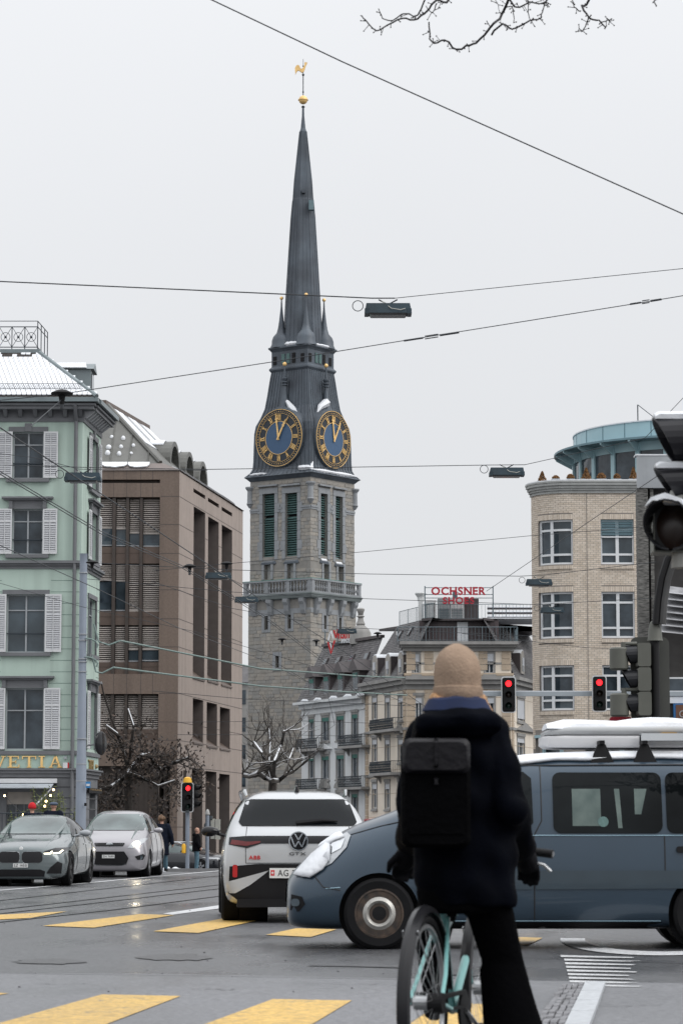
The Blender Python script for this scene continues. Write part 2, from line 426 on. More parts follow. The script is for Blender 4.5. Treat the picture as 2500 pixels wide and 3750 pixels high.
sheet('lane_dash', [(597, 3345), (815, 3313), (815, 3325), (632, 3350)], 0.006, WHT, 'short white dash left of the white car')
for q, lb in (([(-200, 3322), (0, 3297), (420, 3250), (835, 3203)], 'outer far tram rail'), ([(-200, 3350), (0, 3330), (420, 3283), (835, 3236)], 'inner far tram rail'),
              ([(-200, 3392), (0, 3376), (420, 3330), (835, 3277)], 'near tram rail'), ([(-200, 3364), (0, 3345), (420, 3298), (835, 3250)], 'second tram rail')):
    cline('tram_rail', q, 0.10, 0.006, STEEL, lb)
    cline('rail_groove', q, 0.03, 0.010, DARKJ, 'dark groove of the ' + lb)
cline('asphalt_joint', [(-300, 3556), (300, 3566), (700, 3571), (1480, 3585)], 0.03, 0.010, DARKJ, 'dark asphalt joint across the near road')
cline('asphalt_joint', [(1900, 3505), (2150, 3512), (2600, 3530)], 0.03, 0.009, DARKJ, 'dark asphalt joint below the van')
cline('tar_streak', [(1130, 3535), (1300, 3538), (1480, 3543)], 0.12, 0.006, DARKJ, 'dark tar streak in front of the van wheel')
for i, (a, b) in enumerate((((90, 3305), (250, 3302)), ((370, 3233), (830, 3232)))):
    cline('tar_streak', [a, b], 0.05, 0.007, DARKJ, ['dark tar patch line between the rails', 'dark tar line near the far kerb'][i])
# ---------------------------------------------------------------- refuge at lower right: ribbed paint, cobbles, kerb
for i in range(9):
    y = 3497 + i * 13.2; x0 = 2050 + i * 3.3 + (0 if i == 0 else 10)
    sheet('ribbed_stripe', [(x0, y), (2318 + R.uniform(-20, 35), y + 8), (2300 + R.uniform(-20, 35), y + 11), (x0 + 2, y + 7.5)], 0.008, WHT, 'thin white tactile stripe by the refuge, number %s from the van' % ['one', 'two', 'three', 'four', 'five', 'six', 'seven', 'eight', 'nine'][i])
def arc(cx, cy, rx, ry, a0, a1, n=18): return [(cx + rx * math.cos(rad(a0 + (a1 - a0) * i / n)), cy + ry * math.sin(rad(a0 + (a1 - a0) * i / n))) for i in range(n + 1)]
a = arc(2420, 3440, 370, 58, 185, 60); b = arc(2430, 3440, 290, 44, 185, 60)
sheet('painted_arc', a + b[::-1], 0.008, WHT, 'white painted arc on the road behind the stripes')
kz = 0.06
kb = thing('refuge_kerb', G(2150, 3680), 'pale granite kerb running out of the refuge at lower right', 'kerb'); kb['kind'] = 'structure'
KL = [(2142, 3611), (2126, 3646), (2109, 3682), (2090, 3722), (2066, 3774), (2036, 3840)]; KR = [(2216, 3611), (2204, 3646), (2191, 3684), (2176, 3724), (2156, 3778), (2130, 3840)]
for i in range(5):
    q = [G(*KL[i], 0), G(*KR[i], 0), G(*KR[i + 1], 0), G(*KL[i + 1], 0)]; c = sum(q, Vector()) / 4
    q = [c + (v - c) * 0.985 for v in q]
    mb = MB(); mb.prism([q[3] - Vector((0, 0, .05)), q[2] - Vector((0, 0, .05)), q[1] - Vector((0, 0, .05)), q[0] - Vector((0, 0, .05))], (0, 0, 0.05 + 0.035)); mb.build('kerb_stone', GRAN, kb)
cb = thing('cobble_strip', G(2030, 3690), 'strip of dark worn cobbles beside the pale kerb', 'cobbles'); cb['kind'] = 'structure'
mb = MB(); q = [G(2058, 3612, 0.005), G(2140, 3612, 0.005), G(2030, 3845, 0.005), G(1890, 3845, 0.005)]; mb.quad(q[3], q[2], q[1], q[0]); mb.build('cobble_bed', DARKJ, cb)
A0, A1, B1, B0 = q
rows = 19
for j in range(rows):
    for i in range(4):
        def at(s, t):
            return (A0 * (1 - s) + A1 * s) * (1 - t) + (B0 * (1 - s) + B1 * s) * t
        s0 = (i + (0.06 if j % 2 else 0.0)) / 4; t0 = j / rows; ds = 0.23; dt = 0.88 / rows
        jj = lambda: R.uniform(-0.008, 0.008)
        q4 = [at(s0 + jj(), t0 + dt), at(s0 + ds + jj(), t0 + dt), at(s0 + ds + jj(), t0), at(s0 + jj(), t0)]
        h = R.uniform(0.008, 0.03); m_ = MB(); c = sum(q4, Vector()) / 4
        top = [c + (v - c) * 0.86 + Vector((0, 0, h)) for v in q4]
        m_.hexa(q4 + top); m_.build('cobble', COBB, cb)
# ---------------------------------------------------------------- far pavements with kerbs
mb = MB(); mb.hexa([(-60, 76, -.6), (-7.6, 77, -.6), (-6.9, 101, -.6), (-60, 101, -.6), (-60, 76, 0.10), (-7.6, 77, 0.08), (-6.9, 101, -0.24), (-60, 101, -0.24)])
mb.build('pavement', PAVE, kind='structure', label='raised pavement in front of the green hotel')
mb = MB(); mb.hexa([(-5.6, 88, -.9), (-3.8, 88, -.9), (-3.6, 112, -.9), (-5.9, 112, -.9), (-5.6, 88, -0.07), (-3.8, 88, -0.07), (-3.6, 112, -0.46), (-5.9, 112, -0.46)])
mb.build('traffic_island', PAVE, kind='structure', label='low traffic island under the signal post')
# cracks and tar seams
for i, (x, y, L, lb) in enumerate(((250, 3480, 380, 'fine crack left of the near crossing'), (820, 3500, 300, 'fine crack in the road centre'), (120, 3600, 200, 'short crack before the lower left crossing bar'), (1120, 3600, 260, 'fine crack beside the bicycle'), (450, 3440, 330, 'long fine crack before the white car'), (2180, 3680, 240, 'hairline crack in the refuge paving'), (1000, 3470, 240, 'crack near the van wheel'), (700, 3620, 160, 'crack between the near crossing bars'))):
    pts = [(x + L * j / 9, y + R.uniform(-1.6, 1.6) + j * R.uniform(-.3, .6)) for j in range(10)]; cline('road_crack', pts, R.uniform(.006, .014), .011, DARKJ, lb)
for (x, y, w, h, lb) in ((640, 3505, 260, 13, 'dark damp patch in the road centre'), (1750, 3560, 330, 14, 'dark patch under the cyclist'), (180, 3520, 260, 10, 'dark damp patch at the left')):
    n_ = 26; pts = [(x + w / 2 * math.cos(6.283 * j / n_) * R.uniform(.75, 1.15), y + h * math.sin(6.283 * j / n_) * R.uniform(.7, 1.2)) for j in range(n_)]; sheet('tar_patch', pts, .0065, worn('tar_patch', (.065, .066, .07), .2, .5), lb)
k = MB()
for i in range(45): c_ = G(R.uniform(0, 1450), R.uniform(3230, 3640), 0.0); k.sphere(c_ + Vector((0, 0, .01)), R.uniform(.004, .013), 6, sz=.5)
k.build('road_grit', COBB, kind='stuff', label='small stones scattered over the wet road')
# ---------------------------------------------------------------- green corner hotel
GREEN = mat('mint_render', (0.44, 0.55, 0.485), 0.75, var=0.05, scale=0.8, bump=0.15, bscale=60, streak=0.2)
GREY = mat('grey_stone_trim', (0.15, 0.155, 0.165), 0.65, var=0.1, scale=2, bump=0.2)
GREY2 = mat('grey_sash', (0.33, 0.35, 0.37), 0.5, var=0.05)
SHUT = mat('shutter_white', (0.62, 0.63, 0.64), 0.5, var=0.06, scale=4)
SHUT2 = mat('shutter_slat', (0.50, 0.51, 0.53), 0.5, var=0.08, scale=5)
ZINC = mat('zinc', (0.19, 0.225, 0.235), 0.4, metal=0.4, var=0.15, scale=1.5)
TILE = mat('roof_tile_edge', (0.05, 0.043, 0.04), 0.8, var=0.3)
IRON = mat('iron_rail', (0.035, 0.045, 0.055), 0.5, metal=0.3, var=0)
YG = 102.0; ZG = gz(YG)
gx = P(300, 1900, YG).x; gx2 = P(368, 1900, 106.4).x
FA = Facade((P(-700, 1900, YG).x, YG), (gx, YG)); FB = Facade((gx, YG), (gx2, 106.4))
gb = thing('corner_hotel', (gx - 3, YG + 2, ZG), 'mint green corner hotel with grey stone trim, white shutters and snowy roof', 'building')
ztop = FA.Z(150, 1530); zsign0, zsign1 = FA.Z(150, 2818), FA.Z(150, 2763)
# openings: (frame rect px) front
rowsA = [(48, 161, 1582, 1753), (46, 158, 1864, 2031), (25, 166, 2177, 2390), (21, 161, 2520, 2746)]
holesA = [FA.rect(*r) for r in rowsA]
holesA2 = []
for (a, b, c, d) in holesA: holesA2.append((a - 3.05, b - 3.05, c, d))
uA1 = FA.len
mb = MB(); wall_holes(mb, FA, 0, uA1, zsign0, ztop, holesA + holesA2, 0.28)
mb.build('front_wall', GREEN, gb)
rowsB = [(329, 354, 1612, 1800), (328, 353, 1880, 2060), (323, 350, 2195, 2400), (322, 347, 2535, 2745)]
holesB = [FB.rect(*r) for r in rowsB]
mb = MB(); wall_holes(mb, FB, 0, FB.len, zsign0, ztop, holesB, 0.25); mb.build('side_wall', GREEN, gb)
mb = MB(); mb.quad(FB.p(FB.len, ZG), FB.p(FB.len, ZG, -16), FB.p(FB.len, ztop + .3, -16), FB.p(FB.len, ztop + .3)); mb.build('rear_wall', GREEN, gb)
mb = MB(); mb.quad(FA.p(0, ZG - 1, -9), FA.p(uA1, ZG - 1, -4), FA.p(uA1 - .2, ztop, -4), FA.p(0, ztop, -9)); mb.build('inner_wall', BLACK, gb)
def casement(F, hole, parent, name='window', glass=GLASS, transom=0.26, bar=None, mids=1, sash=GREY2, setb=0.16, fw=0.05, mw=0.06):
    a, b, c, d = hole; w = MB()
    w.fbox(F, a, b, c, c + fw, -setb - .05, -setb + .03); w.fbox(F, a, b, d - fw, d, -setb - .05, -setb + .03)
    w.fbox(F, a, a + fw, c + fw, d - fw, -setb - .05, -setb + .03); w.fbox(F, b - fw, b, c + fw, d - fw, -setb - .05, -setb + .03)
    cols = [a + fw + (b - a - 2 * fw) * i / (mids + 1) for i in range(mids + 2)]
    for x in cols[1:-1]: w.fbox(F, x - mw / 2, x + mw / 2, c + fw, d - fw, -setb - .05, -setb + .04)
    zs = [c + fw, d - fw]
    if transom: zt = d - (d - c) * transom; zs = [c + fw, zt, d - fw]; w.fbox(F, a + fw, b - fw, zt - mw * .35, zt + mw * .35, -setb - .05, -setb + .025)
    o = w.build(name, sash, parent)
    for i in range(len(cols) - 1):
        for j in range(len(zs) - 1):
            g_ = MB(); t = R.uniform(-.012, .012); t2 = R.uniform(-.01, .01)
            g_.quad(F.p(cols[i], zs[j], -setb - .02), F.p(cols[i + 1], zs[j], -setb - .02 + t), F.p(cols[i + 1], zs[j + 1], -setb - .02 + t + t2), F.p(cols[i], zs[j + 1], -setb - .02 + t2))
            g_.build('pane', glass, o)
    if bar is not None:
        k = MB(); zb = c + (d - c) * bar; k.fbox(F, a, b, zb - .02, zb + .02, -setb + .06, -setb + .09); k.build('guard_bar', IRON, o)
    return o
def surround(F, hole, parent, jw=0.11, lint=0.18, hood=False, sill=True, key=False, ext=0.12):
    a, b, c, d = hole; k = MB()
    k.fbox(F, a - jw, a, c, d, -.02, .05); k.fbox(F, b, b + jw, c, d, -.02, .05)
    k.fbox(F, a - jw - ext * .4, b + jw + ext * .4, d, d + lint, -.02, .06)
    k.build('window_surround', GREY, parent)
    if key: k = MB(); m = (a + b) / 2; k.fbox(F, m - .13, m + .13, d + .01, d + lint + .13, -.02, .085); k.build('keystone', GREY, parent)
    if sill: k = MB(); k.fbox(F, a - jw - ext, b + jw + ext, c - .13, c, -.03, .14); k.build('sill', GREY, parent)
    if hood:
        k = MB(); z = d + lint + .26; e = ext + .16
        k.fbox(F, a - jw - .02, b + jw + .02, d + lint, z, -.02, .05)
        k.fbox(F, a - jw - e * .7, b + jw + e * .7, z, z + .06, -.02, .16); k.fbox(F, a - jw - e, b + jw + e, z + .06, z + .13, -.02, .24)
        k.build('hood', GREY, parent)
        for s in (a - jw - .02, b + jw - .12):
            k = MB(); k.fbox(F, s, s + .14, d + .02, z - .02, .0, .13); k.fbox(F, s + .02, s + .12, d - .16, d + .02, .0, .09); k.build('console', GREY, parent)
SL = {}
def shutter(F, u0, u1, z0, z1, parent, d=0.03, ang=0.0):
    w = u1 - u0; h = z1 - z0; fw = 0.055
    k = MB()
    for (a, b, c, e) in ((0, fw, 0, h), (w - fw, w, 0, h), (fw, w - fw, 0, .09), (fw, w - fw, h - .07, h), (fw, w - fw, h * .7, h * .7 + .06)): k.fbox(F, u0 + a, u0 + b, z0 + c, z0 + e, d, d + .045)
    k.fbox(F, u0 + w / 2 - .014, u0 + w / 2 + .014, z0 + .02, z0 + h - .02, d + .045, d + .06)
    o = k.build('shutter', SHUT, parent)
    k = MB(); k.fbox(F, u0 + fw, u1 - fw, z0 + .09, z1 - .07, d, d + .008); k.build('backing', SHUT2, o)
    off = WORLD[root_of(parent).name]; key = round(w, 2)
    if key not in SL:
        mm = MB(); q = w / 2 - fw; mm.hexa([(-q, -.022, -.035), (q, -.022, -.035), (q, -.014, -.035), (-q, -.014, -.035), (-q, .012, .03), (q, .012, .03), (q, .02, .03), (-q, .02, .03)])
        me = bpy.data.meshes.new('slat'); me.from_pydata(mm.v, [], mm.f); me.materials.append(SHUT2); me.update(); SL[key] = me
    n = int((h - .18) / .078)
    for i in range(n):
        z = z0 + .13 + i * (h - .2) / max(1, n - 1) * .985
        if abs(z - (z0 + h * .7 + .03)) < .05: continue
        link_mesh('slat', SL[key], o, F.p((u0 + u1) / 2, z, d + .026) - off, F.ang)
    return o
specs = [dict(key=True, lint=.19), dict(hood=True, lint=.06), dict(lint=.17), dict(hood=True, lint=.05, sill=False)]
for i in range(4):
    for hs, right in ((holesA, True), (holesA2, False)):
        h = hs[i]; surround(FA, h, gb, **specs[i])
        casement(FA, h, gb, bar=(0.33 if i in (0, 1, 2) else None), transom=(.27 if i != 3 else .36), glass=[GLASS, GLASS, GLASSB, GLASS][i])
        sw = (b_ := h[1]) and (0.545 if i in (0, 1) else 0.62)
        if right: shutter(FA, h[1] + .005, h[1] + sw, h[2] + .02, h[3] + .005, gb, .06); shutter(FA, h[0] - sw, h[0] - .005, h[2] + .02, h[3] + .005, gb, .06)
        else: shutter(FA, h[1] + .005, h[1] + sw, h[2] + .02, h[3] + .005, gb, .06)
for i in range(4):
    h = holesB[i]; surround(FB, h, gb, jw=.1, **specs[i]); casement(FB, h, gb, transom=.27, mids=1, fw=.04)
    if i != 2:
        shutter(FB, h[1] + .12, h[1] + .62, h[2], h[3], gb, .08); shutter(FB, h[0] - .62, h[0] - .12, h[2], h[3], gb, .08)
# grooves of the rusticated first floor
gr = MB(); zlo, zhi = zsign1 + .05, FA.Z(150, 2083)
z = zhi - .45
while z > zlo:
    for (F, hs, u0, u1) in ((FA, holesA + holesA2, 0, FA.len - .02), (FB, holesB, 0.02, FB.len)):
        segs = [(u0, u1)]
        for h in hs:
            if h[2] - .75 < z < h[3] + .85:
                segs = [(p, q) for s in segs for (p, q) in ((s[0], min(s[1], h[0] - .2)), (max(s[0], h[1] + .2), s[1])) if q - p > .05]
        for (p, q) in segs: gr.fbox(F, p, q, z, z + .022, -.01, .004)
    z -= .428
gr.build('render_grooves', mat('groove', (0.17, 0.24, 0.21), 0.8, var=0), gb, kind='stuff')
# string courses, sign band, cornice
def course(name, z0, z1, d, mt=GREY, e=0.0, a=None):
    k = MB(); k.fbox(FA, 0, FA.len + d * .9, z0, z1, -.05, d); o = k.build(name, mt, gb)
    k = MB(); k.fbox(FB, -d * .0 + .001, FB.len + .02, z0, z1, -.05, d - .002); k.build(name, mt, gb)
y2z = lambda y: FA.Z(150, y)
course('string_course', y2z(2072), y2z(2064), .12); course('string_course', y2z(2064), y2z(2054), .2); course('string_band', y2z(2083), y2z(2072), .05)
course('sill_course', y2z(2764), y2z(2749), .09)
course('ground_cornice', y2z(2832), y2z(2820), .14); course('ground_cornice', y2z(2820), y2z(2814), .22); course('ground_frieze', y2z(2846), y2z(2832), .06)
course('sign_board', y2z(2813), y2z(2765), .025, mat('sign_mint', (0.40, 0.53, 0.47), 0.6, var=0.05))
course('frieze', y2z(1545), y2z(1530), .05); course('frieze_band', y2z(1531), y2z(1504), .035)
course('cornice', y2z(1504), y2z(1492), .5); course('cornice', y2z(1492), y2z(1484), .58)
course('gutter', y2z(1480), y2z(1464), .70, ZINC)
for i in range(28):
    u = FA.U(296, 1515) - i * .562
    if u < 0: break
    k = MB(); zt, zb = y2z(1504), y2z(1528); k.hexa([FA.p(u - .06, zb, .12), FA.p(u + .06, zb, .12), FA.p(u + .06, zb, .0), FA.p(u - .06, zb, .0), FA.p(u - .085, zt, .42), FA.p(u + .085, zt, .42), FA.p(u + .085, zt, .0), FA.p(u - .085, zt, .0)]); k.build('modillion', GREY, gb)
for i in range(9):
    u = .25 + i * .48
    if u > FB.len: break
    k = MB(); k.hexa([FB.p(u - .06, zb, .12), FB.p(u + .06, zb, .12), FB.p(u + .06, zb, .0), FB.p(u - .06, zb, .0), FB.p(u - .085, zt, .42), FB.p(u + .085, zt, .42), FB.p(u + .085, zt, .0), FB.p(u - .085, zt, .0)]); k.build('modillion', SHUT2, gb)
k = MB(); ud = FA.U(277, 1900)
k.tube([FA.p(ud, y2z(1490), .6), FA.p(ud, y2z(1515), .45), FA.p(ud, y2z(1545), .12), FA.p(ud, ZG + .3, .12)], .07, 8); k.build('downpipe', GREY, gb, smooth=True)
# roof: deck with railing, snowy tiled slope, dormer
ze = y2z(1464); Yd = YG - .7 + 2.7
D0 = P(141, 1292, Yd); zd = D0.z; uD = FA.U(141, 1292)
eL, eR = FA.p(0, ze, .7), FA.p(FA.len + .62, ze, .7); tL, tR = Vector((FA.p(0, 0).x, Yd, zd)), Vector((D0.x, Yd, zd))
eF = FB.p(FB.len + .35, ze, .62); tF = Vector((D0.x + .1, Yd + 2.5, zd))
k = MB(); k.quad(eL, eR, tR, tL); k.quad(eR, eF, tF, tR); k.quad(tL, tR, tF, Vector((tL.x, Yd + 2.5, zd))); k.build('roof', TILE, gb)
RN = (eR - eL).cross(tL - eL).normalized(); RS = (tL - eL); sl_len = RS.length; RS = RS.normalized()
rows = 16; pitch = (sl_len - .1) / rows; wt_ = .19
tu = MB()
prof = [(-.5, 1), (-.5, .25), (-.36, .09), (-.16, .015), (0, 0), (.16, .015), (.36, .09), (.5, .25), (.5, 1)]
top = [(x * .97 * wt_, y * pitch * 1.15) for x, y in prof]
vs = [Vector((x, 0, 0)) + Vector((0, 1, 0)) * y for x, y in top]
tu.prism([Vector((x, y, 0)) for x, y in top], (0, 0, .016), 1)
lift = .034
tu.prism([Vector((x * .93, max(y, .02) + .028, .017)) for x, y in top], (0, 0, lift), 0)
M3 = Matrix((Vector((1, 0, 0)), RS, RN)).transposed()
me = bpy.data.meshes.new('roof_tile'); me.from_pydata([M3 @ Vector(v) for v in tu.v], [], tu.f); me.materials.append(SNOW); me.materials.append(TILE); me.polygons.foreach_set('material_index', tu.mi); me.update()
off = WORLD[gb.name]; cnt = 0; rest = MB(); tl = []
for j in range(rows):
    s = .03 + j * pitch; f = s / sl_len
    base = eL.lerp(tL, f); end = eR.lerp(tR, f); L = end.x - base.x
    x = L - .1 - (wt_ / 2 if j % 2 else 0)
    while x > 0 and base.x + x > -14.2:
        tl.append((base + Vector((x, 0, 0)) + RN * .012 * 1.0, j)); x -= wt_
tl.sort(key=lambda t: -t[0].x)
for p, j in tl:
    bare = (j >= rows - 2 and R.random() < .8)
    if cnt < 300 and not bare: link_mesh('roof_tile', me, gb, p - off); cnt += 1
    else: rest.add([p + M3 @ Vector(v) for i, v in enumerate(tu.v)], tu.f if not bare else tu.f[:len(tu.f) // 2], 0); rest.mi[-len(tu.f if not bare else tu.f[:len(tu.f) // 2]):] = (tu.mi if not bare else tu.mi[:len(tu.f) // 2])
rest.build('roof_tile_field', [SNOW, TILE], gb, kind='stuff')
k = MB(); k.tube([eR + Vector((-.05, 0, .02)), tR + Vector((0, 0, .03))], .10, 8); k.build('hip_cap', ZINC, gb, smooth=True)
# snow guard mesh along the slope
k = MB(); s0 = .14
def onroof(x, f, h): return eL.lerp(tL, f) * 1 + Vector((x - eL.x, 0, 0)) + RN * .05 + Vector((0, 0, h))
x0, x1 = -14.2, eL.lerp(tL, s0).x + (eR.lerp(tR, s0).x - eL.lerp(tL, s0).x) - .25
k.tube([onroof(x0, s0, .02), onroof(x1, s0, .02)], .009, 4); k.tube([onroof(x0, s0, .22), onroof(x1, s0, .22)], .009, 4)
x = x0
while x < x1 - .12: k.tube([onroof(x, s0, .02), onroof(x + .13, s0, .22)], .005, 3); k.tube([onroof(x + .13, s0, .02), onroof(x, s0, .22)], .005, 3); x += .085
k.build('snow_guard', IRON, gb, kind='stuff')
# deck edge and railing
k = MB(); k.box(tL.x, tR.x + .08, Yd - .1, Yd + .25, zd - .02, zd + .13); k.box(tR.x - .2, tR.x + .08, Yd + .25, Yd + 2.6, zd - .02, zd + .13); k.build('deck_edge', ZINC, gb)
zr0 = zd + .14; zr1 = P(139, 1176, Yd).z; zr2 = P(139, 1197, Yd).z; xr = P(139, 1230, Yd).x; bay = (P(88, 1230, Yd).x - P(41, 1230, Yd).x)
rl = MB(); rl.tube([(tL.x, Yd, zr1), (xr, Yd, zr1)], .016, 5); rl.tube([(tL.x, Yd, zr2), (xr, Yd, zr2)], .02, 5); rl.tube([(tL.x, Yd, zr0 + .08), (xr, Yd, zr0 + .08)], .02, 5)
fy = Yd + 2.4; fx = xr + .12
for zz in (zr1, zr2, zr0 + .08): rl.tube([(xr, Yd, zz), (fx, fy, zz)], .018, 5)
rl.build('rail_bars', IRON, gb)
for i in range(8):
    x = xr - i * bay; k = MB(); k.tube([(x, Yd, zr0 - .1), (x, Yd, zr1 if i == 0 else zr2)], .02, 5); k.build('baluster_post', IRON, gb)
    if i < 7:
        a, b = x - bay, x; m = (a + b) / 2; zm = (zr0 + .08 + zr2) / 2; k = MB()
        k.tube([(a, Yd, zr0 + .08), (b, Yd, zr2)], .011, 4); k.tube([(b, Yd, zr0 + .08), (a, Yd, zr2)], .011, 4)
        k.tube([(m + .175 * math.cos(t * .349), Yd, zm + .175 * math.sin(t * .349)) for t in range(19)], .012, 4)
        k.sphere((m, Yd, zm), .055, 8); k.build('railing_panel', IRON, gb)
for i, t in enumerate((.35, .7, 1.0)):
    k = MB(); x, y = xr + (fx - xr) * t, Yd + (fy - Yd) * t; k.tube([(x, y, zr0 - .1), (x, y, zr1)], .02, 5); k.build('baluster_post', IRON, gb)
# dormer on the side slope
Yw = 104.6; a, b = P(232, 1400, Yw), P(333, 1400, Yw); zb_, zt_ = P(300, 1462, Yw).z, P(300, 1351, Yw).z; zri = P(300, 1322, Yw).z
dm = MB(); dm.box(a.x - 1, b.x, Yw, Yw + 1.3, zb_ - .4, zt_); dm.build('dormer', ZINC, gb)
k = MB(); k.prism([(a.x - 1, Yw - .12, zt_ - .01), (a.x - 1, Yw + .65, zri), (a.x - 1, Yw + 1.42, zt_ - .01)], (b.x - a.x + 1.12, 0, 0)); k.build('dormer_roof', ZINC, gb)
k = MB(); k.hexa([(a.x - .5, Yw - .10, zt_ + .03), (b.x - .15, Yw - .10, zt_ + .03), (b.x - .25, Yw + .5, zri - .02), (a.x - .5, Yw + .5, zri - .02), (a.x - .5, Yw - .10, zt_ + .07), (b.x - .2, Yw - .10, zt_ + .07), (b.x - .25, Yw + .55, zri + .03), (a.x - .5, Yw + .55, zri + .03)]); k.build('dormer_snow', SNOW, gb)
k = MB(); k.box(b.x, b.x + .03, Yw + .2, Yw + 1.1, zb_ + .1, zt_ - .15); k.build('dormer_window', GLASS, gb)
# ground floor
GF = mat('ground_floor_stone', (0.16, 0.165, 0.175), 0.7, var=0.15, scale=1.2, bump=0.3)
zc = y2z(2846); hg = [FA.rect(24, 122, 2900, 3140), FA.rect(-300, -60, 2880, 3140)]
mb = MB(); wall_holes(mb, FA, 0, FA.len, ZG, zc, hg, .35); wall_holes(mb, FB, 0, FB.len, ZG, zc, [FB.rect(327, 350, 2905, 3150)], .35); mb.build('ground_floor_wall', GF, gb)
for j in range(8):
    z = zc - .38 - j * .4; k = MB(); k.fbox(FA, FA.U(130, 3000), FA.len, z, z + .03, -.01, .006); k.fbox(FB, 0.01, FB.len, z, z + .03, -.01, .006); k.build('stone_joint', DARKJ, gb)
for h in hg: casement(FA, h, gb, name='shop_window', transom=.0, mids=2, sash=GREY)
k = MB(); a_ = FA.rect(24, 122, 2900, 2945); k.fbox(FA, a_[0], a_[1], a_[2], a_[3], -.12, -.08); k.build('roller_blind', mat('beige_blind', (0.42, 0.38, 0.34), 0.8), gb)
aw = FA.rect(-400, 212, 2852, 2868); k = MB(); k.fbox(FA, aw[0], aw[1], aw[2], aw[3], .1, .42); k.build('awning_case', SHUT, gb)
k = MB(); ws = FA.Z(100, 2887, .9); k.hexa([FA.p(aw[0], ws, 1.0), FA.p(aw[1] - .15, ws, 1.0), FA.p(aw[1] - .1, aw[2] - .03, .3), FA.p(aw[0], aw[2] - .03, .3), FA.p(aw[0], ws + .03, 1.0), FA.p(aw[1] - .15, ws + .03, 1.0), FA.p(aw[1] - .1, aw[2], .3), FA.p(aw[0], aw[2], .3)]); k.build('awning_cloth', mat('awning_grey', (0.34, 0.37, 0.40), 0.8), gb)
k = MB(); k.tube([FA.p(aw[1] - .12, aw[2] - .1, .2), FA.p(FA.U(135, 2945, .9), FA.Z(135, 2945, .9), .9)], .03, 6); k.build('awning_arm', SHUT, gb)
k = MB(); k.fbox(FA, aw[1] - .22, aw[1] - .02, aw[2] - .1, aw[2] - .02, .12, .4); k.build('awning_bracket', BLACK, gb)
# gilt serif letters H E L V E T I A (only the last ones are in view)
def serif(ch, u0, u1, z0, z1, d=.03, t=.06):
    k = MB(); w = u1 - u0; h = z1 - z0; sb = .07 * h; st = .26 * min(w, h * .55) if ch != 'I' else .30 * h * .55
    st = .15 * h + .02
    def bar(a, b, c, e): k.fbox(FA, u0 + a, u0 + b, z0 + c, z0 + e, d, d + t)
    def diag(xa, za, xb, zb, wd):
        k.hexa([FA.p(u0 + xa - wd / 2, z0 + za, d + t), FA.p(u0 + xa + wd / 2, z0 + za, d + t), FA.p(u0 + xa + wd / 2, z0 + za, d), FA.p(u0 + xa - wd / 2, z0 + za, d), FA.p(u0 + xb - wd / 2, z0 + zb, d + t), FA.p(u0 + xb + wd / 2, z0 + zb, d + t), FA.p(u0 + xb + wd / 2, z0 + zb, d), FA.p(u0 + xb - wd / 2, z0 + zb, d)])
    if ch == 'I': m = w / 2; bar(m - st / 2, m + st / 2, sb, h - sb); bar(0, w, 0, sb); bar(0, w, h - sb, h)
    if ch == 'E':
        s = w * .15; bar(s, s + st, sb, h - sb); bar(0, w, 0, sb); bar(0, w * .94, h - sb, h); bar(s + st, w * .7, h / 2 - sb * .4, h / 2 + sb * .4)
        bar(w * .93, w, sb, h * .28); bar(w * .87, w * .94, h * .74, h - sb); bar(w * .66, w * .72, h * .36, h * .64)
    if ch == 'T': m = w / 2; bar(m - st / 2, m + st / 2, sb, h - sb); bar(m - st, m + st, 0, sb); bar(0, w, h - sb, h); bar(0, w * .06, h * .72, h - sb); bar(w * .94, w, h * .72, h - sb)
    if ch == 'A': diag(w * .16, sb, w * .46, h, .05); diag(w * .80, sb, w * .50, h, st); bar(w * .28, w * .7, h * .3, h * .36); bar(0, w * .32, 0, sb); bar(w * .62, w, 0, sb)
    if ch == 'V': diag(w * .5, 0, w * .18, h - sb, st); diag(w * .54, 0, w * .84, h - sb, .05); bar(0, w * .38, h - sb, h); bar(w * .68, w, h - sb, h)
    if ch == 'L': s = w * .15; bar(s, s + st, sb, h - sb); bar(0, w, 0, sb); bar(0, w * .5, h - sb, h); bar(w * .93, w, sb, h * .28)
    k.build('gilt_letter', GOLD, gb)
z0, z1 = y2z(2811), y2z(2769)
for ch, a, b in (('V', -28, 23), ('L', -80, -40), ('E', 30, 73), ('T', 83, 134), ('I', 143, 166), ('A', 181, 230)): serif(ch, FA.U(a, 2790), FA.U(b, 2790), z0, z1)
DG = mat('dull_gilt', (0.30, 0.20, 0.08), 0.5, var=0.1)
zz = FB.rect(320, 341, 2783, 2826); put_text('TEL', FB, gb, zz[0], zz[1], zz[2] + .02, zz[3], .03, DG, .05)
k = MB(); k.sphere(FB.p(FB.U(348, 2805), (zz[2] + zz[3]) / 2, .05), .09, 8); k.build('sign_emblem', DG, gb)
k = MB(); a_ = FA.rect(233, 250, 2793, 2813); k.fbox(FA, *a_, .05, .2); k.build('alarm_box', SHUT, gb)
k = MB(); a_ = FA.rect(250, 255, 2793, 2813); k.fbox(FA, *a_, .05, .2); k.build('alarm_stripe', mat('red_plastic', (0.5, 0.02, 0.02), .4, var=0), gb)
k = MB(); a_ = FA.rect(237, 247, 2771, 2780); k.fbox(FA, *a_, .05, .25); k.build('camera_housing', GREY2, gb)
k = MB(); a_ = FB.rect(316, 364, 2888, 2905); k.fbox(FB, a_[0], a_[1], a_[2], a_[3], .05, .12); k.build('terrace_sign', BLACK, gb)
put_text('TERRASSE', FB, gb, a_[0] + .2, a_[1] - .1, a_[2] + .1, a_[3] - .02, .12, DG, .01)
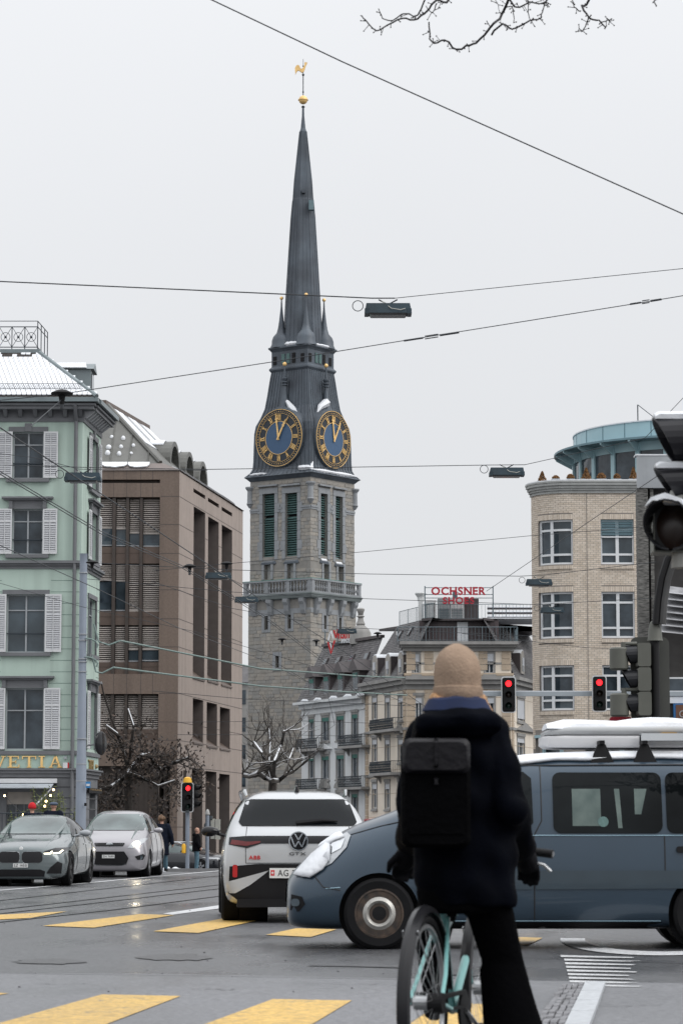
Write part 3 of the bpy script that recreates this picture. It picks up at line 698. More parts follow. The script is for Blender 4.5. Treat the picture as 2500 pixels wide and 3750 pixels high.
# ---------------------------------------------------------------- brown stone office block
BR = mat('brown_stone_shaded', (0.180, 0.135, 0.108), 0.65, var=0.12, scale=9, bump=0.15, bscale=20, streak=0.2)  # front stone: darker copy, its shade put into the colour
BR2 = mat('brown_stone_lit', (0.335, 0.276, 0.24), 0.65, var=0.06, scale=2, bump=0.15, streak=0.22)  # same stone on the side: paler, light from the right put into the colour
BRJ = mat('stone_joint_dark', (0.09, 0.075, 0.07), 0.8, var=0)
BZ = mat('bronze_metal', (0.075, 0.062, 0.055), 0.45, metal=0.4, var=0.15, scale=3)
BZ2 = mat('bronze_spandrel', (0.12, 0.088, 0.072), 0.5, metal=0.3, var=0.1)
BLD = mat('blind_slat', (0.44, 0.40, 0.37), 0.5, var=0.08, scale=1)
RZ = mat('roof_bronze', (0.13, 0.13, 0.12), 0.5, metal=0.3, var=0.12, scale=1.2, streak=0.2)
YB = 142.0; ZB = gz(YB)
bx = P(656, 2000, YB).x; q2 = P(889, 2000, 160.3); q2t = P(893, 1873, 160.3)
FA = Facade((P(290, 2000, YB).x, YB), (bx, YB)); FB = Facade((bx, YB), (q2.x, 160.3))
bb = thing('office_block', (bx - 2, YB + 4, ZB), 'brown stone office block with dark window strips and round dormers', 'building')
ya = lambda y: FA.Z(620, y)
zt = ya(1723)
opx0, opx1 = FA.U(360, 2000), FA.U(585, 2000)
fl = [(1820, 2468), (2541, 2711)]
hA = [(0.3, opx1, ya(b), ya(a)) for a, b in fl] + [(0.3, FA.U(622, 3000), ZB, ya(2805)), (0.3, opx1, ya(1769), ya(1756))]
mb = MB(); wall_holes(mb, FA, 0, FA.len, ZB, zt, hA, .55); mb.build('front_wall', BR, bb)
hB = []
for (x0, x1, yt, yb) in ((708, 750, 1853, 2484), (761, 800, 1890, 2496), (811, 849, 1920, 2510), (706, 744, 2556, 2722), (757, 795, 2570, 2735), (805, 842, 2588, 2745), (703, 742, 2813, 3300), (753, 793, 2823, 3300), (803, 841, 2833, 3300), (709, 752, 1788, 1802), (762, 802, 1822, 1836), (812, 850, 1855, 1869)):
    a, b = FB.U(x0, (yt + min(yb, 2900)) / 2), FB.U(x1, (yt + min(yb, 2900)) / 2); hB.append((a, b, max(ZB, FB.Z(x0, yb)), FB.Z(x0, yt)))
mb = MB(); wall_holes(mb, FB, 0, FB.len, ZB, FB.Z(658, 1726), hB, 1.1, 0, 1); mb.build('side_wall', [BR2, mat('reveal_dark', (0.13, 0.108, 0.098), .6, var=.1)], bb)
mb = MB(); mb.quad(FB.p(FB.len, ZB), FB.p(FB.len, ZB, -12), FB.p(FB.len, zt, -12), FB.p(FB.len, zt)); mb.build('rear_wall', BR2, bb)
mb = MB(); mb.quad(FB.p(.2, ZB, -1.0), FB.p(FB.len - .2, ZB, -1.0), FB.p(FB.len - .2, zt - .3, -1.0), FB.p(.2, zt - .3, -1.0)); mb.quad(FA.p(0, ZB, -.5), FA.p(FA.len - 1, ZB, -.5), FA.p(FA.len - 1, zt - .3, -.5), FA.p(0, zt - .3, -.5)); mb.build('window_backing', BZ, bb)
# joints between the stone slabs
jt = MB()
for y in (1819, 1922, 2028, 2161, 2267, 2370, 2540, 2645, 2712, 2806, 2930, 3030):
    z = ya(y); jt.fbox(FA, opx1 + .04, FA.len, z, z + .035, -.01, .004); 
    u = .03
    for h in sorted([h for h in hB if h[2] < z < h[3]]): jt.fbox(FB, u, h[0] - .02, z, z + .035, -.01, .004); u = h[1] + .02
    jt.fbox(FB, u, FB.len, z, z + .035, -.01, .004)
for (y0, y1) in ((2468, 2541), (2711, 2805), (1723, 1756), (1769, 1820)):
    for x in (417, 465, 516, 560): jt.fbox(FA, FA.U(x, y0) - .012, FA.U(x, y0) + .012, ya(y1), ya(y0), -.01, .004)
jt.build('slab_joints', BRJ, bb, kind='stuff')
# window strips: mullions, spandrels, panes, blinds
cols = [(360, 411), (423, 461), (472, 511), (522, 585)]
def bl(F, c, y0, y1, d):
    a, b = F.U(c[0], 2000) + .03, F.U(c[1], 2000) - .03; z1, z0 = ya(y0), ya(y1)
    return a, b, z0, z1
strips = [[('b', 1825, 1932), ('g', 1932, 1997)], [('b', 1825, 1934), ('g', 1934, 1998)], [('b', 1825, 1950), ('g', 1950, 1999)], [('b', 1825, 1953), ('g', 1953, 2000)]], \
    [[('b', 2066, 2124), ('g', 2128, 2236)], [('b', 2066, 2126), ('g', 2130, 2236)], [('b', 2066, 2236)], [('b', 2066, 2238)]], \
    [[('b', 2292, 2424)], [('b', 2292, 2424)], [('b', 2292, 2378), ('g', 2378, 2422)], [('b', 2292, 2378), ('g', 2378, 2420)]], \
    [[('b', 2545, 2668)], [('b', 2545, 2668)], [('b', 2545, 2668)], [('b', 2545, 2668)]]
k = MB(); SLB = {}; ns = 0; rest = MB()
off = WORLD[bb.name]
for ci, c in enumerate(cols):
    for st in strips:
        for (kd, y0, y1) in st[ci]:
            a, b, z0, z1 = bl(FA, c, y0, y1, 0)
            if kd == 'g':
                q = MB(); q.quad(FA.p(a, z0, -.34), FA.p(b, z0, -.34), FA.p(b, z1, -.34 + R.uniform(-.02, .02)), FA.p(a, z1, -.34)); q.build('pane', GLASS if R.random() < .6 else GLASSB, bb)
                q = MB(); q.fbox(FA, a, b, z0, z0 + .06, -.33, -.27); q.build('window_rail', GREY2, bb)
                q = MB(); q.fbox(FA, a + .05, b - .05, z0 + .07, z0 + (z1 - z0) * .28, -.335, -.325); q.build('net_curtain', GLASSB, bb)
            else:
                w = round(b - a, 2)
                if w not in SLB:
                    m = MB(); m.hexa([(-w / 2, -.045, -.024), (w / 2, -.045, -.024), (w / 2, -.04, -.034), (-w / 2, -.04, -.034), (-w / 2, .035, .034), (w / 2, .035, .034), (w / 2, .04, .024), (-w / 2, .04, .024)])
                    me = bpy.data.meshes.new('blind_slat'); me.from_pydata(m.v, [], m.f); me.materials.append(BLD); me.update(); SLB[w] = (me, m)
                n_ = max(2, round((z1 - z0) / .108))
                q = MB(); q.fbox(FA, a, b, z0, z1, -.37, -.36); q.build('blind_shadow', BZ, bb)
                for i in range(n_):
                    ce = FA.p((a + b) / 2, z1 - .06 - i * .108, -.3)
                    if ns < 300: link_mesh('blind_slat', SLB[w][0], bb, ce - off); ns += 1
                    else: rest.add([ce + Vector(v) for v in SLB[w][1].v], SLB[w][1].f)
                q = MB(); q.fbox(FA, a, b, z0 - .02, z0 + .06, -.34, -.27); q.build('blind_rail', BLD, bb)
if rest.v: rest.build('blind_slat_field', BLD, bb, kind='stuff')
for (x0, x1) in ((411, 423), (461, 472), (511, 522)):
    for (a, b) in fl:
        k = MB(); k.fbox(FA, FA.U(x0, 2000), FA.U(x1, 2000), ya(b), ya(a), -.45, -.1); k.build('mullion', BZ, bb)
for (y0, y1) in ((2001, 2062), (2238, 2288), (2424, 2468), (2670, 2711)):
    for c in cols:
        a, b, z0, z1 = bl(FA, c, y0, y1, 0); k = MB(); k.fbox(FA, a - .02, b + .02, z0, z1, -.35, -.22); k.fbox(FA, a - .02, b + .02, z0 + (z1 - z0) * .62, z0 + (z1 - z0) * .66, -.22, -.2); k.build('spandrel', BZ2, bb)
# deep side windows: glazing on the far reveal, sloping sills
for i, (a, b, c, d) in enumerate(hB[:9]):
    k = MB(); k.fbox(FB, a, b, c, d, -.98, -.9); k.build('pane', GLASS, bb)
    k = MB(); m = a + (b - a) * .30; k.fbox(FB, m - .1, m + .05, c, d, -.9, -.55); k.build('mullion', BZ, bb)
    if i < 6:
        k = MB(); k.hexa([FB.p(a, c - .02, .06), FB.p(b, c - .02, .06), FB.p(b, c + .0, -.9), FB.p(a, c, -.9), FB.p(a, c + .06, .06), FB.p(b, c + .06, .06), FB.p(b, c + .75, -.9), FB.p(a, c + .75, -.9)]); k.build('sill', BZ2, bb)
k = MB()
for j in range(11): u = .5 + j * .5; k.fbox(FA, u, u + .16, ZB, ya(2820), -.5, -.46)
k.build('entrance_grille', BZ, bb, kind='stuff')
# roof edge, snow, sloping roof, skylights and three round dormers
zc0, zc1 = zt, ya(1691)
k = MB(); k.hexa([FA.p(0, zc0, .06), FA.p(FA.len + .06, zc0, .06), FA.p(FA.len, zc0, -1.2), FA.p(0, zc0, -1.2), FA.p(0, zc1, -.6), FA.p(FA.len - .9, zc1, -.6), FA.p(FA.len - .9, zc1, -1.2), FA.p(0, zc1, -1.2)]); k.build('roof_edge', mat('roof_edge_brown', (0.17, 0.14, 0.13), .5, var=.1), bb)
k = MB(); k.hexa([FB.p(0, zc0, .06), FB.p(FB.len, zc0, .1), FB.p(FB.len, zc0, -1.2), FB.p(0, zc0, -1.2), FB.p(.6, zc1 - .1, -.7), FB.p(FB.len - .3, zc1 - .1, -.7), FB.p(FB.len - .3, zc1 - .1, -1.2), FB.p(.6, zc1 - .1, -1.2)]); k.build('roof_edge', BZ, bb)
def slab_snow(F, u0, u1, z0, d0, z1, d1, t=.05):
    k = MB(); n = 9; lo = []; hi = []
    for i in range(n + 1):
        u = u0 + (u1 - u0) * i / n; e = math.sin(math.pi * i / n) ** .35
        lo.append(F.p(u, z0 + (z1 - z0) * (1 - e) * .5 + R.uniform(0, .03), d0 + (d1 - d0) * (1 - e) * .5)); hi.append(F.p(u, z1, d1))
    for i in range(n):
        up = Vector((0, 0, t)) + Vector((F.n.x, F.n.y, 0)) * t
        k.hexa([lo[i], lo[i + 1], hi[i + 1], hi[i], lo[i] + up, lo[i + 1] + up, hi[i + 1] + up, hi[i] + up])
    return k.build('snow_patch', SNOW, bb, smooth=True)
slab_snow(FA, FA.U(372, 1700), FA.U(464, 1700), zc0 + .15, -.1, zc1 + .02, -.6); slab_snow(FA, FA.U(467, 1700), FA.U(546, 1700), zc0 + .15, -.1, zc1 + .02, -.6)
slab_snow(FB, 1.2, FB.len - 1, zc0 + .02, .04, zc1 - .12, -.7, .06)
ap = P(396, 1488, YB + 5.6); rr = P(411, 1476, YB + 5.6)
e0 = FA.p(0, zc1, -.7); e1 = FA.p(FA.len - 1.05, zc1, -.7); e2 = FB.p(FB.len - .4, zc1, -1.1)
tA = Vector((e0.x, YB + 5.6, ap.z)); tB = Vector((ap.x, YB + 5.6, ap.z)); tC = P(556, 1580, YB + 17)
k = MB(); k.add([e0, e1, tB, tA], [(0, 1, 2, 3)]); k.add([e1, e2, tC, tB], [(0, 1, 2, 3)]); k.build('roof', RZ, bb)
for i in range(9):
    f = i / 8.0; x = e0.x + .5 + i * 1.0
    if x > e1.x: break
    k = MB(); t = min(1.0, (e1.x - x) / max(.01, (e1.x - tB.x)))
    k.tube([Vector((x, e0.y - .03, e0.z + .03)), Vector((x, e0.y - .03, e0.z + .03)).lerp(Vector((x, tA.y, tA.z + .03)), t)], .035, 4); k.build('roof_seam', RZ, bb)
for (px, py, s) in ((410, 1602, .09), (452, 1607, .1), (399, 1640, .13), (444, 1638, .09), (489, 1633, .085), (437, 1664, .1), (481, 1661, .08), (395, 1662, .12)):
    d = ray(px, py); N = (e1 - e0).cross(tA - e0).normalized(); t = (e0 - Vector((0, 0, CAMZ))).dot(N) / d.dot(N); c = Vector((0, 0, CAMZ)) + d * t
    k = MB(); k.sphere(c, s * 1.25, 10, sz=1.0 + R.random() * .5); k.build('snow_clump', SNOW, bb, smooth=True)
k = MB(); k.tube([e1 + Vector((0, 0, .06)), tB + Vector((0, 0, .06))], .12, 6); k.build('hip_cap', RZ, bb)
k = MB(); a, b = tB + Vector((-.1, 0, .0)), tC + Vector((-.1, 0, 0)); k.hexa([a + Vector((-.5, 0, 0)), a, b, b + Vector((-.5, 0, 0)), a + Vector((-.5, 0, .35)), a + Vector((0, 0, .35)), b + Vector((0, 0, .35)), b + Vector((-.5, 0, .35))]); k.build('ridge_beam', BZ2, bb)
N2 = (e2 - e1).cross(tB - e1).normalized()
if N2.z < 0: N2 = -N2
for i in range(8):
    f0, f1 = .12 + i * .1, .12 + i * .1 + .085
    q = [e1.lerp(tB, .42).lerp(e2.lerp(tC, .42), f0), e1.lerp(tB, .42).lerp(e2.lerp(tC, .42), f1), tB.lerp(tC, f1), tB.lerp(tC, f0)]
    k = MB(); k.hexa([v + N2 * .02 for v in q] + [v + N2 * .07 for v in q]); k.build('skylight', SNOW if i % 3 != 2 else GLASSB, bb)
for (x0, x1, yt) in ((624, 660, 1617), (680, 713, 1655), (729, 762, 1690)):
    d = -2.0; u0, u1 = FB.U(x0, 1690, d), FB.U(x1, 1690, d); r = (u1 - u0) / 2; uc = (u0 + u1) / 2; z0 = zc1 - .4; zk = FB.Z((x0 + x1) / 2, yt, d); hs = zk - r - z0
    if hs < 0: hs = .2
    ry = zk - z0 - hs
    def archp(rr_, ryy, dd): return [FB.p(uc - rr_, z0, dd)] + [FB.p(uc - rr_ * math.cos(math.pi * i / 14), z0 + hs + ryy * math.sin(math.pi * i / 14), dd) for i in range(15)] + [FB.p(uc + rr_, z0, dd)]
    o_, i_ = archp(r, ry, d), archp(r * .78, ry * .8, d); ob = archp(r, ry, d - 4.5); ib = archp(r * .78, ry * .8, d - .4)
    k = MB(); nn = len(o_)
    k.add(o_ + i_ + ob + ib, [(j, j + 1, nn + j + 1, nn + j) for j in range(nn - 1)] + [(j + 1, j, 2 * nn + j, 2 * nn + j + 1) for j in range(nn - 1)] + [(nn + j, nn + j + 1, 3 * nn + j + 1, 3 * nn + j) for j in range(nn - 1)]); dmo = k.build('round_dormer', RZ, bb)
    k = MB(); k.add(ib, [tuple(range(nn))]); k.build('dormer_glass', GLASSB, dmo)
    k = MB(); sn = archp(r * 1.0, ry * 1.02, d - .5)[5:11]; sb = archp(r, ry * 1.02, d - 3)[5:11]; up = Vector((0, 0, .07))
    for j in range(5): k.hexa([sn[j], sn[j + 1], sb[j + 1], sb[j], sn[j] + up, sn[j + 1] + up, sb[j + 1] + up, sb[j] + up])
    k.build('dormer_snow', SNOW, dmo, smooth=True)
# ---------------------------------------------------------------- church tower
ST = mat('tower_mortar', (0.25, 0.24, 0.222), 0.85, var=0.12, scale=1.2, bump=0.3, streak=0.15)
STA = [mat('tower_stone_a', (0.30, 0.283, 0.255), 0.85, var=0.14, scale=1.6, bump=0.4, bscale=5), mat('tower_stone_b', (0.27, 0.263, 0.247), 0.85, var=0.14, scale=1.6, bump=0.4, bscale=5), mat('tower_stone_c', (0.325, 0.30, 0.265), 0.85, var=0.12, scale=1.6, bump=0.4, bscale=5)]
DR = mat('dressed_stone', (0.27, 0.285, 0.30), 0.8, var=0.1, scale=1, streak=0.15)
COP = mat('dark_copper', (0.08, 0.094, 0.114), 0.5, metal=0.2, var=0.25, scale=0.5, streak=0.2, c2=(0.1, 0.122, 0.147))
COPG = mat('green_copper', (0.07, 0.22, 0.19), 0.6, metal=0.1, var=0.2, scale=0.6)
LOUV = mat('louvre_green', (0.075, 0.14, 0.135), 0.6, var=0.3, scale=0.4)
YT = 270.0; ST_ = FPX / YT
NX = P(1137, 2300, YT).x; ex = 5.4; TC = Vector((NX - .9, YT + 5.4)); ZT = gz(YT) - .3
ct = thing('church_tower', (TC.x, TC.y, ZT), 'stone church tower with dark copper spire, gilt rooster and two gold clocks', 'church tower')
zy = lambda y: P(1137, y, YT).z
zc_ = lambda y: P(1105, y, YT + 5.4).z      # heights read on the tower axis
zs_ = lambda y: P(1000, y, YT + 4.6).z      # heights read on the left silhouette
def corners(e): return [TC + Vector((-1, -.148)) * e, TC + Vector((.167, -1)) * e, TC + Vector((1, .148)) * e, TC + Vector((-.167, 1)) * e]
def sq(e, z): return [Vector((c.x, c.y, z)) for c in corners(e)]
def FL(e):
    c = corners(e); return Facade(c[0], c[1]), Facade(c[1], c[2])
def stage(name, prof, mt, smooth=False):
    k = MB(); k.rings([sq(e, z) for e, z in prof]); return k.build(name, mt, ct, fix=True)
e0, e1, e2 = 5.40, 5.26, 5.10
zl, zb_, zm, zt = ZT, zy(2170), zy(1862), zs_(1762)
def slit(F, x0, x1, y0, y1): a = F.rect(x0, x1, y0, y1); return a
A, B = FL(e0)
hA = [slit(A, 969, 982, 2256, 2306), slit(A, 1054, 1066, 2252, 2302), slit(A, 1009, 1022, 2402, 2446)]
hB = [slit(B, 1185, 1194, 2254, 2304), slit(B, 1240, 1249, 2262, 2308)]
def back(e, z0, z1, nm):
    k = MB(); c = corners(e)
    k.quad(*[Vector((c[i].x, c[i].y, z)) for i, z in ((2, z0), (3, z0), (3, z1), (2, z1))]); k.quad(*[Vector((c[i].x, c[i].y, z)) for i, z in ((3, z0), (0, z0), (0, z1), (3, z1))]); k.build(nm, ST, ct)
def stones(F, z0, z1, holes, name, n_ind):
    rects = bond(0, F.len, z0, z1, .82, .36, .035, holes, .5, .38)
    zv = zy(2700)
    rects.sort(key=lambda r: (r[3] < zv, R.random()))
    pieces(F, ct, name, rects, STA, -.05, .03, .022, n_ind, 'stone_field')
for F, hs, nm in ((A, hA, 75), (B, hB, 75)):
    mb = MB(); wall_holes(mb, F, 0, F.len, zl, zb_, hs, .5); mb.build('shaft_wall', ST, ct)
    ex_h = [(h[0] - .35, h[1] + .35, h[2] - .3, h[3] + .4) for h in hs]
    stones(F, zy(3210), zy(2226), ex_h, 'stone', nm)
    for h in hs:
        for r in ((h[0] - .34, h[0], h[2] - .28, h[3] + .38), (h[1], h[1] + .34, h[2] - .28, h[3] + .38), (h[0], h[1], h[3], h[3] + .38), (h[0], h[1], h[2] - .28, h[2])):
            k = MB(); k.fbox(F, r[0] + .01, r[1] - .01, r[2], r[3], -.05, .06); k.build('dressed_block', DR, ct)
        k = MB(); k.fbox(F, h[0], h[1], h[2], h[3], -.5, -.45); k.build('slit_dark', BLACK, ct)
    k = MB(); k.fbox(F, 0, F.len, zy(2242), zy(2224), -.05, .05); k.build('shaft_band', DR, ct)
back(e0, zl, zb_, 'shaft_wall')
# belfry
A, B = FL(e1)
wA = [(962, 1006, 1808, 2040), (1045, 1089, 1805, 2036)]; wB = [(1173, 1198, 1808, 2036), (1227, 1253, 1818, 2048)]
dA = [(968, 993, 2068, 2122), (1052, 1076, 2064, 2120)]; dB = [(1183, 1203, 2066, 2122), (1236, 1256, 2074, 2128)]
nl = 0
for F, ws, ds in ((A, wA, dA), (B, wB, dB)):
    hs = [F.rect(*w) for w in ws]; hd = [F.rect(*w) for w in ds]
    mb = MB(); wall_holes(mb, F, 0, F.len, zb_, zt, hs + hd, .7, 0); mb.build('belfry_wall', ST, ct)
    exh = [(h[0] - .42, h[1] + .42, h[2] - .7, h[3] + .85) for h in hs] + [(h[0] - .3, h[1] + .3, h[2] - .5, h[3] + .35) for h in hd] + [(0, F.len, zm - .35, zm + .45), (0, F.len, zy(2062) - .3, zy(2062) + .3)]
    stones(F, zb_, zt - .1, exh, 'stone', 75)
    for h in hs:
        for (a, b) in ((h[0] - .40, h[0]), (h[1], h[1] + .40)):
            k = MB(); z = h[2] - .3; j = 0
            while z < h[3] + .3:
                zz = min(z + .95, h[3] + .3); e = .22 if j % 4 == 1 else 0
                k = MB(); k.fbox(F, a - (e if a < h[0] else 0), b + (e if a >= h[1] else 0), z, zz - .03, -.05, .07); k.build('quoin', DR, ct); z = zz; j += 1
        k = MB(); k.fbox(F, h[0] - .4, h[1] + .4, h[3] + .0, h[3] + .55, -.05, .075); k.build('lintel', DR, ct)
        k = MB(); k.fbox(F, h[0] - .45, h[1] + .45, h[3] + .72, h[3] + .88, -.05, .3); k.build('drip_mould', DR, ct)
        k = MB(); k.hexa([F.p(h[0] - .2, h[2] - .75, .12), F.p(h[1] + .2, h[2] - .75, .12), F.p(h[1] + .2, h[2] - .75, 0), F.p(h[0] - .2, h[2] - .75, 0), F.p(h[0] - .05, h[2] - .55, .12), F.p(h[1] + .05, h[2] - .55, .12), F.p(h[1], h[2] + .25, -.5), F.p(h[0], h[2] + .25, -.5)]); k.build('sloped_sill', COP, ct)
        if F is B: k = MB(); k.hexa([F.p(h[0] + .1, h[2] - .5, .1), F.p(h[1] - .15, h[2] - .5, .1), F.p(h[1] - .15, h[2] + .1, -.4), F.p(h[0] + .1, h[2] + .1, -.4), F.p(h[0] + .1, h[2] - .42, .12), F.p(h[1] - .15, h[2] - .42, .12), F.p(h[1] - .15, h[2] + .2, -.4), F.p(h[0] + .1, h[2] + .2, -.4)]); k.build('sill_snow', SNOW, ct)
        k = MB(); k.fbox(F, h[0], h[1], h[2], h[3], -.66, -.62); lo = k.build('louvre_back', BLACK, ct)
        n_ = int((h[3] - h[2]) / .235); w = h[1] - h[0]
        m = MB(); m.hexa([(-w / 2, -.16, -.10), (w / 2, -.16, -.10), (w / 2, -.14, -.13), (-w / 2, -.14, -.13), (-w / 2, .14, .13), (w / 2, .14, .13), (w / 2, .16, .10), (-w / 2, .16, .10)])
        me = bpy.data.meshes.new('louvre_slat'); me.from_pydata(m.v, [], m.f); me.materials.append(LOUV); me.update()
        for i in range(n_):
            if abs(i / n_ - .62) < .012 or abs(i / n_ - .28) < .012: continue
            link_mesh('louvre_slat', me, ct, F.p((h[0] + h[1]) / 2, h[2] + .15 + i * .235, -.4) - WORLD[ct.name], F.ang)
    for h in hd:
        k = MB(); k.fbox(F, h[0], h[1], h[2], h[3], -.6, -.5); k.build('gallery_door', mat('pale_door', (.42, .43, .42), .6), ct)
        k = MB(); k.fbox(F, h[0] - .28, h[0], h[2], h[3] + .3, -.05, .1); k.fbox(F, h[1], h[1] + .28, h[2], h[3] + .3, -.05, .1); k.fbox(F, h[0], h[1], h[3], h[3] + .3, -.05, .1); k.build('door_surround', DR, ct)
    for (z, dd) in ((zm, .06), (zm + .2, .12)): 
        segs = []; u = 0
        for h in hs: segs.append((u, h[0] - .42)); u = h[1] + .42
        segs.append((u, F.len))
        for (a, b) in segs:
            k = MB(); k.fbox(F, a, b, z, z + .2, -.05, dd); k.build('belfry_band', DR, ct)
back(e1, zb_, zt, 'belfry_wall')
for c, s in zip(corners(e1 + .03)[:3], (0, 1, 2)):
    k = MB(); k.lathe([(.36, zy(1826)), (.30, zy(1822)), (.27, zy(1780)), (.30, zy(1777)), (.48, zy(1768)), (.48, zy(1763))], (c.x, c.y, 0), 10); k.lathe([(.1, zy(1842)), (.36, zy(1828))], (c.x, c.y, 0), 10); k.build('corner_colonnette', DR, ct)
# gallery: slab, corbels, balustrade
zf = zy(2170)
k = MB(); k.rings([sq(e0 + .15, zf - .55), sq(e0 + .5, zf - .45), sq(e0 + .62, zf - .2), sq(e0 + .72, zf - .1), sq(e0 + .72, zf + .02), sq(e0 + .45, zf + .04)]); k.build('gallery_slab', mat('gallery_stone', (.17, .195, .195), .8, var=.2, scale=.7), ct, fix=True)
A, B = FL(e0)
for F, us in ((A, (.8, 2.9, 5.0, 7.0)), (B, (.8, 2.9, 5.0, 7.0))):
    for u in us:
        k = MB(); pr = [(0, -.5), (.62, -.5), (.6, -.85), (.42, -1.15), (.32, -1.7), (.16, -2.05), (0, -2.1)]
        k.prism([F.p(u - .28, zf + z, d) for d, z in pr], F.p(.56, 0) - F.p(0, 0)); k.build('corbel', DR, ct, fix=True)
zr = zy(2118); A, B = FL(e0 + .52)
for F in (A, B):
    k = MB(); k.fbox(F, -.05, F.len + .05, zr - .16, zr, -.2, .1); k.build('gallery_coping', DR, ct)
    k = MB(); k.fbox(F, -.1, F.len + .1, zr, zr + .05, -.18, .08); k.build('copper_capping', COPG, ct)
    k = MB(); k.fbox(F, 0, F.len, zf + .02, zf + .18, -.2, .06); k.build('gallery_plinth', DR, ct)
    me = MB(); h = zr - .16 - zf - .18; me.lathe([(.09, 0), (.09, .06), (.05, .1), (.12, h * .35), (.05, h * .7), (.09, h - .08), (.09, h)], (0, 0, 0), 8)
    mm = bpy.data.meshes.new('baluster'); mm.from_pydata(me.v, [], me.f); mm.materials.append(DR); mm.update()
    for j in range(4):
        u0 = .25 + j * (F.len - .5) / 3
        if True: k = MB(); k.fbox(F, u0 - .22, u0 + .22, zf + .18, zr - .16, -.2, .05); k.build('gallery_pier', DR, ct)
        if j < 3:
            for i in range(6): link_mesh('baluster', mm, ct, F.p(u0 + .36 + i * ((F.len - .5) / 3 - .72) / 5, zf + .18, -.06) - WORLD[ct.name])
# copper clock stage (flared), gallery storey, spire
pr = [(5.3, 1766), (5.62, 1757), (5.92, 1751), (5.80, 1747), (5.3, 1733), (5.05, 1718), (4.98, 1690), (4.95, 1640), (4.9, 1590), (4.75, 1562), (4.25, 1530), (3.85, 1497), (3.6, 1449), (3.32, 1385), (3.2, 1364)]
k = MB(); k.rings([sq(e, zs_(y)) for e, y in pr]); k.build('clock_stage', COP, ct, fix=True)
for i in range(4):     # standing seams on the two faces in view
    pass
C_ = corners(1.0)
def edge_pt(side, t, e, z):
    a, b = [(TC + (c - TC) * e) for c in (C_[side], C_[side + 1])]; q = a.lerp(b, t); return Vector((q.x, q.y, z))
prz = [(e, zs_(y)) for e, y in pr[3:]]
for side in (0, 1):
    for i in range(15):
        t = (i + .5) / 15; k = MB(); k.tube([edge_pt(side, t, e + .03, z) for e, z in prz], .045, 4); k.build('standing_seam', COP, ct)
k = MB(); k.rings([sq(3.2, zs_(1364)), sq(3.42, zs_(1356)), sq(3.42, zs_(1351)), sq(3.2, zs_(1345)), sq(3.16, zs_(1342)), sq(3.16, zs_(1290)), sq(3.3, zs_(1284)), sq(3.52, zs_(1278)), sq(3.5, zs_(1273)), sq(2.6, zs_(1262))]); k.build('lantern_storey', COP, ct, fix=True)
A, B = FL(3.18)
for F in (A, B):
    for i, t in enumerate((.1, .33, .47, .62, .86)):
        u = F.len * t; k = MB(); h = .36 if i in (1, 3) else .28; k.fbox(F, u - .2, u + .2, zs_(1336), zs_(1300) if i in (1, 2, 3) else zs_(1306), -.02, .05); k.build('lantern_louvre', LOUV if i in (1, 2) else BLACK, ct)
def octo(e, z): # flats facing the tower sides
    h = e; out = []
    c4 = [(c - TC).normalized() for c in C_]
    for i in range(4):
        n_ = ((c4[i] + c4[(i + 1) % 4]) / 2).normalized(); t = Vector((-n_.y, n_.x)); 
        for s in (-1, 1): q = TC + n_ * h + t * (s * h * .4142); out.append(Vector((q.x, q.y, z)))
    return out
spz = [(1.93, 1270), (1.82, 1200), (1.64, 1079), (1.18, 800), (1.02, 735), (.98, 731), (.86, 665), (.34, 482), (.24, 470), (.12, 425), (.10, 392)]
k = MB(); k.rings([octo(e, zc_(y)) for e, y in spz]); k.build('spire', COP, ct, fix=True)
for i in range(8):
    for t in (0.0, .34, .67):
        k = MB(); pts = []
        for e, y in spz[:8]:
            o = octo(e + .015, zc_(y)); pts.append(o[i].lerp(o[(i + 1) % 8], t))
        if min(p.y for p in pts) < TC.y + 1.0: k.tube(pts, [.03 if t == 0 else .012] * len(pts), 4); k.build('spire_seam', COP, ct)
k = MB(); A, B = FL(.72 * 1.414)
q = P(1135, 752, YT + 4.2); k.box(q.x - .12, q.x + .38, q.y - .5, q.y + .2, q.z - .55, q.z + .45); k.build('spire_hatch', mat('hatch_copper', (.13, .2, .22), .6), ct)
k = MB(); q = P(1111, 702, YT + 4.35); k.box(q.x - .16, q.x + .16, q.y - .35, q.y + .3, q.z - .18, q.z + .18); k.build('spire_hatch', COP, ct)
# finial ball, rod, rooster
zb1 = zc_(366); cx, cy = TC.x, TC.y
k = MB(); k.sphere((cx, cy, zb1), .46, 20); k.lathe([(.46, -.05), (.53, -.04), (.53, .04), (.46, .05)], (cx, cy, zb1), 20); k.build('gilt_ball', GOLD, ct, smooth=True)
k = MB(); k.lathe([(.16, 0), (.2, .08), (.08, .2)], (cx, cy, zc_(394)), 8); k.tube([(cx, cy, zc_(350)), (cx, cy, zc_(275))], .055, 6); k.tube([(cx, cy, zc_(275)), (cx, cy, zc_(216))], .025, 5); k.sphere((cx, cy, zc_(274)), .14, 8); k.sphere((cx, cy, zc_(242)), .08, 8); k.sphere((cx, cy, zc_(337)), .1, 8); k.build('weathervane_rod', IRON, ct)
def px2(xz, yz): q = P(900 + xz / 2.613, 180 + yz / 2.613, YT + 5.4); return (q.x, q.z)
body = [px2(*p) for p in ((540, 228), (556, 214), (566, 190), (572, 166), (580, 150), (589, 128), (578, 131), (568, 124), (560, 136), (562, 150), (552, 172), (540, 186), (526, 190), (518, 176), (512, 160), (498, 152), (482, 160), (470, 182), (470, 206), (474, 226), (472, 246), (484, 224), (494, 208), (506, 206), (518, 212), (528, 220))]
k = MB(); k.prism([(x, TC.y - .12, z) for x, z in body], (0, .24, 0)); rb = k.build('weathercock', GOLD, ct, fix=True)
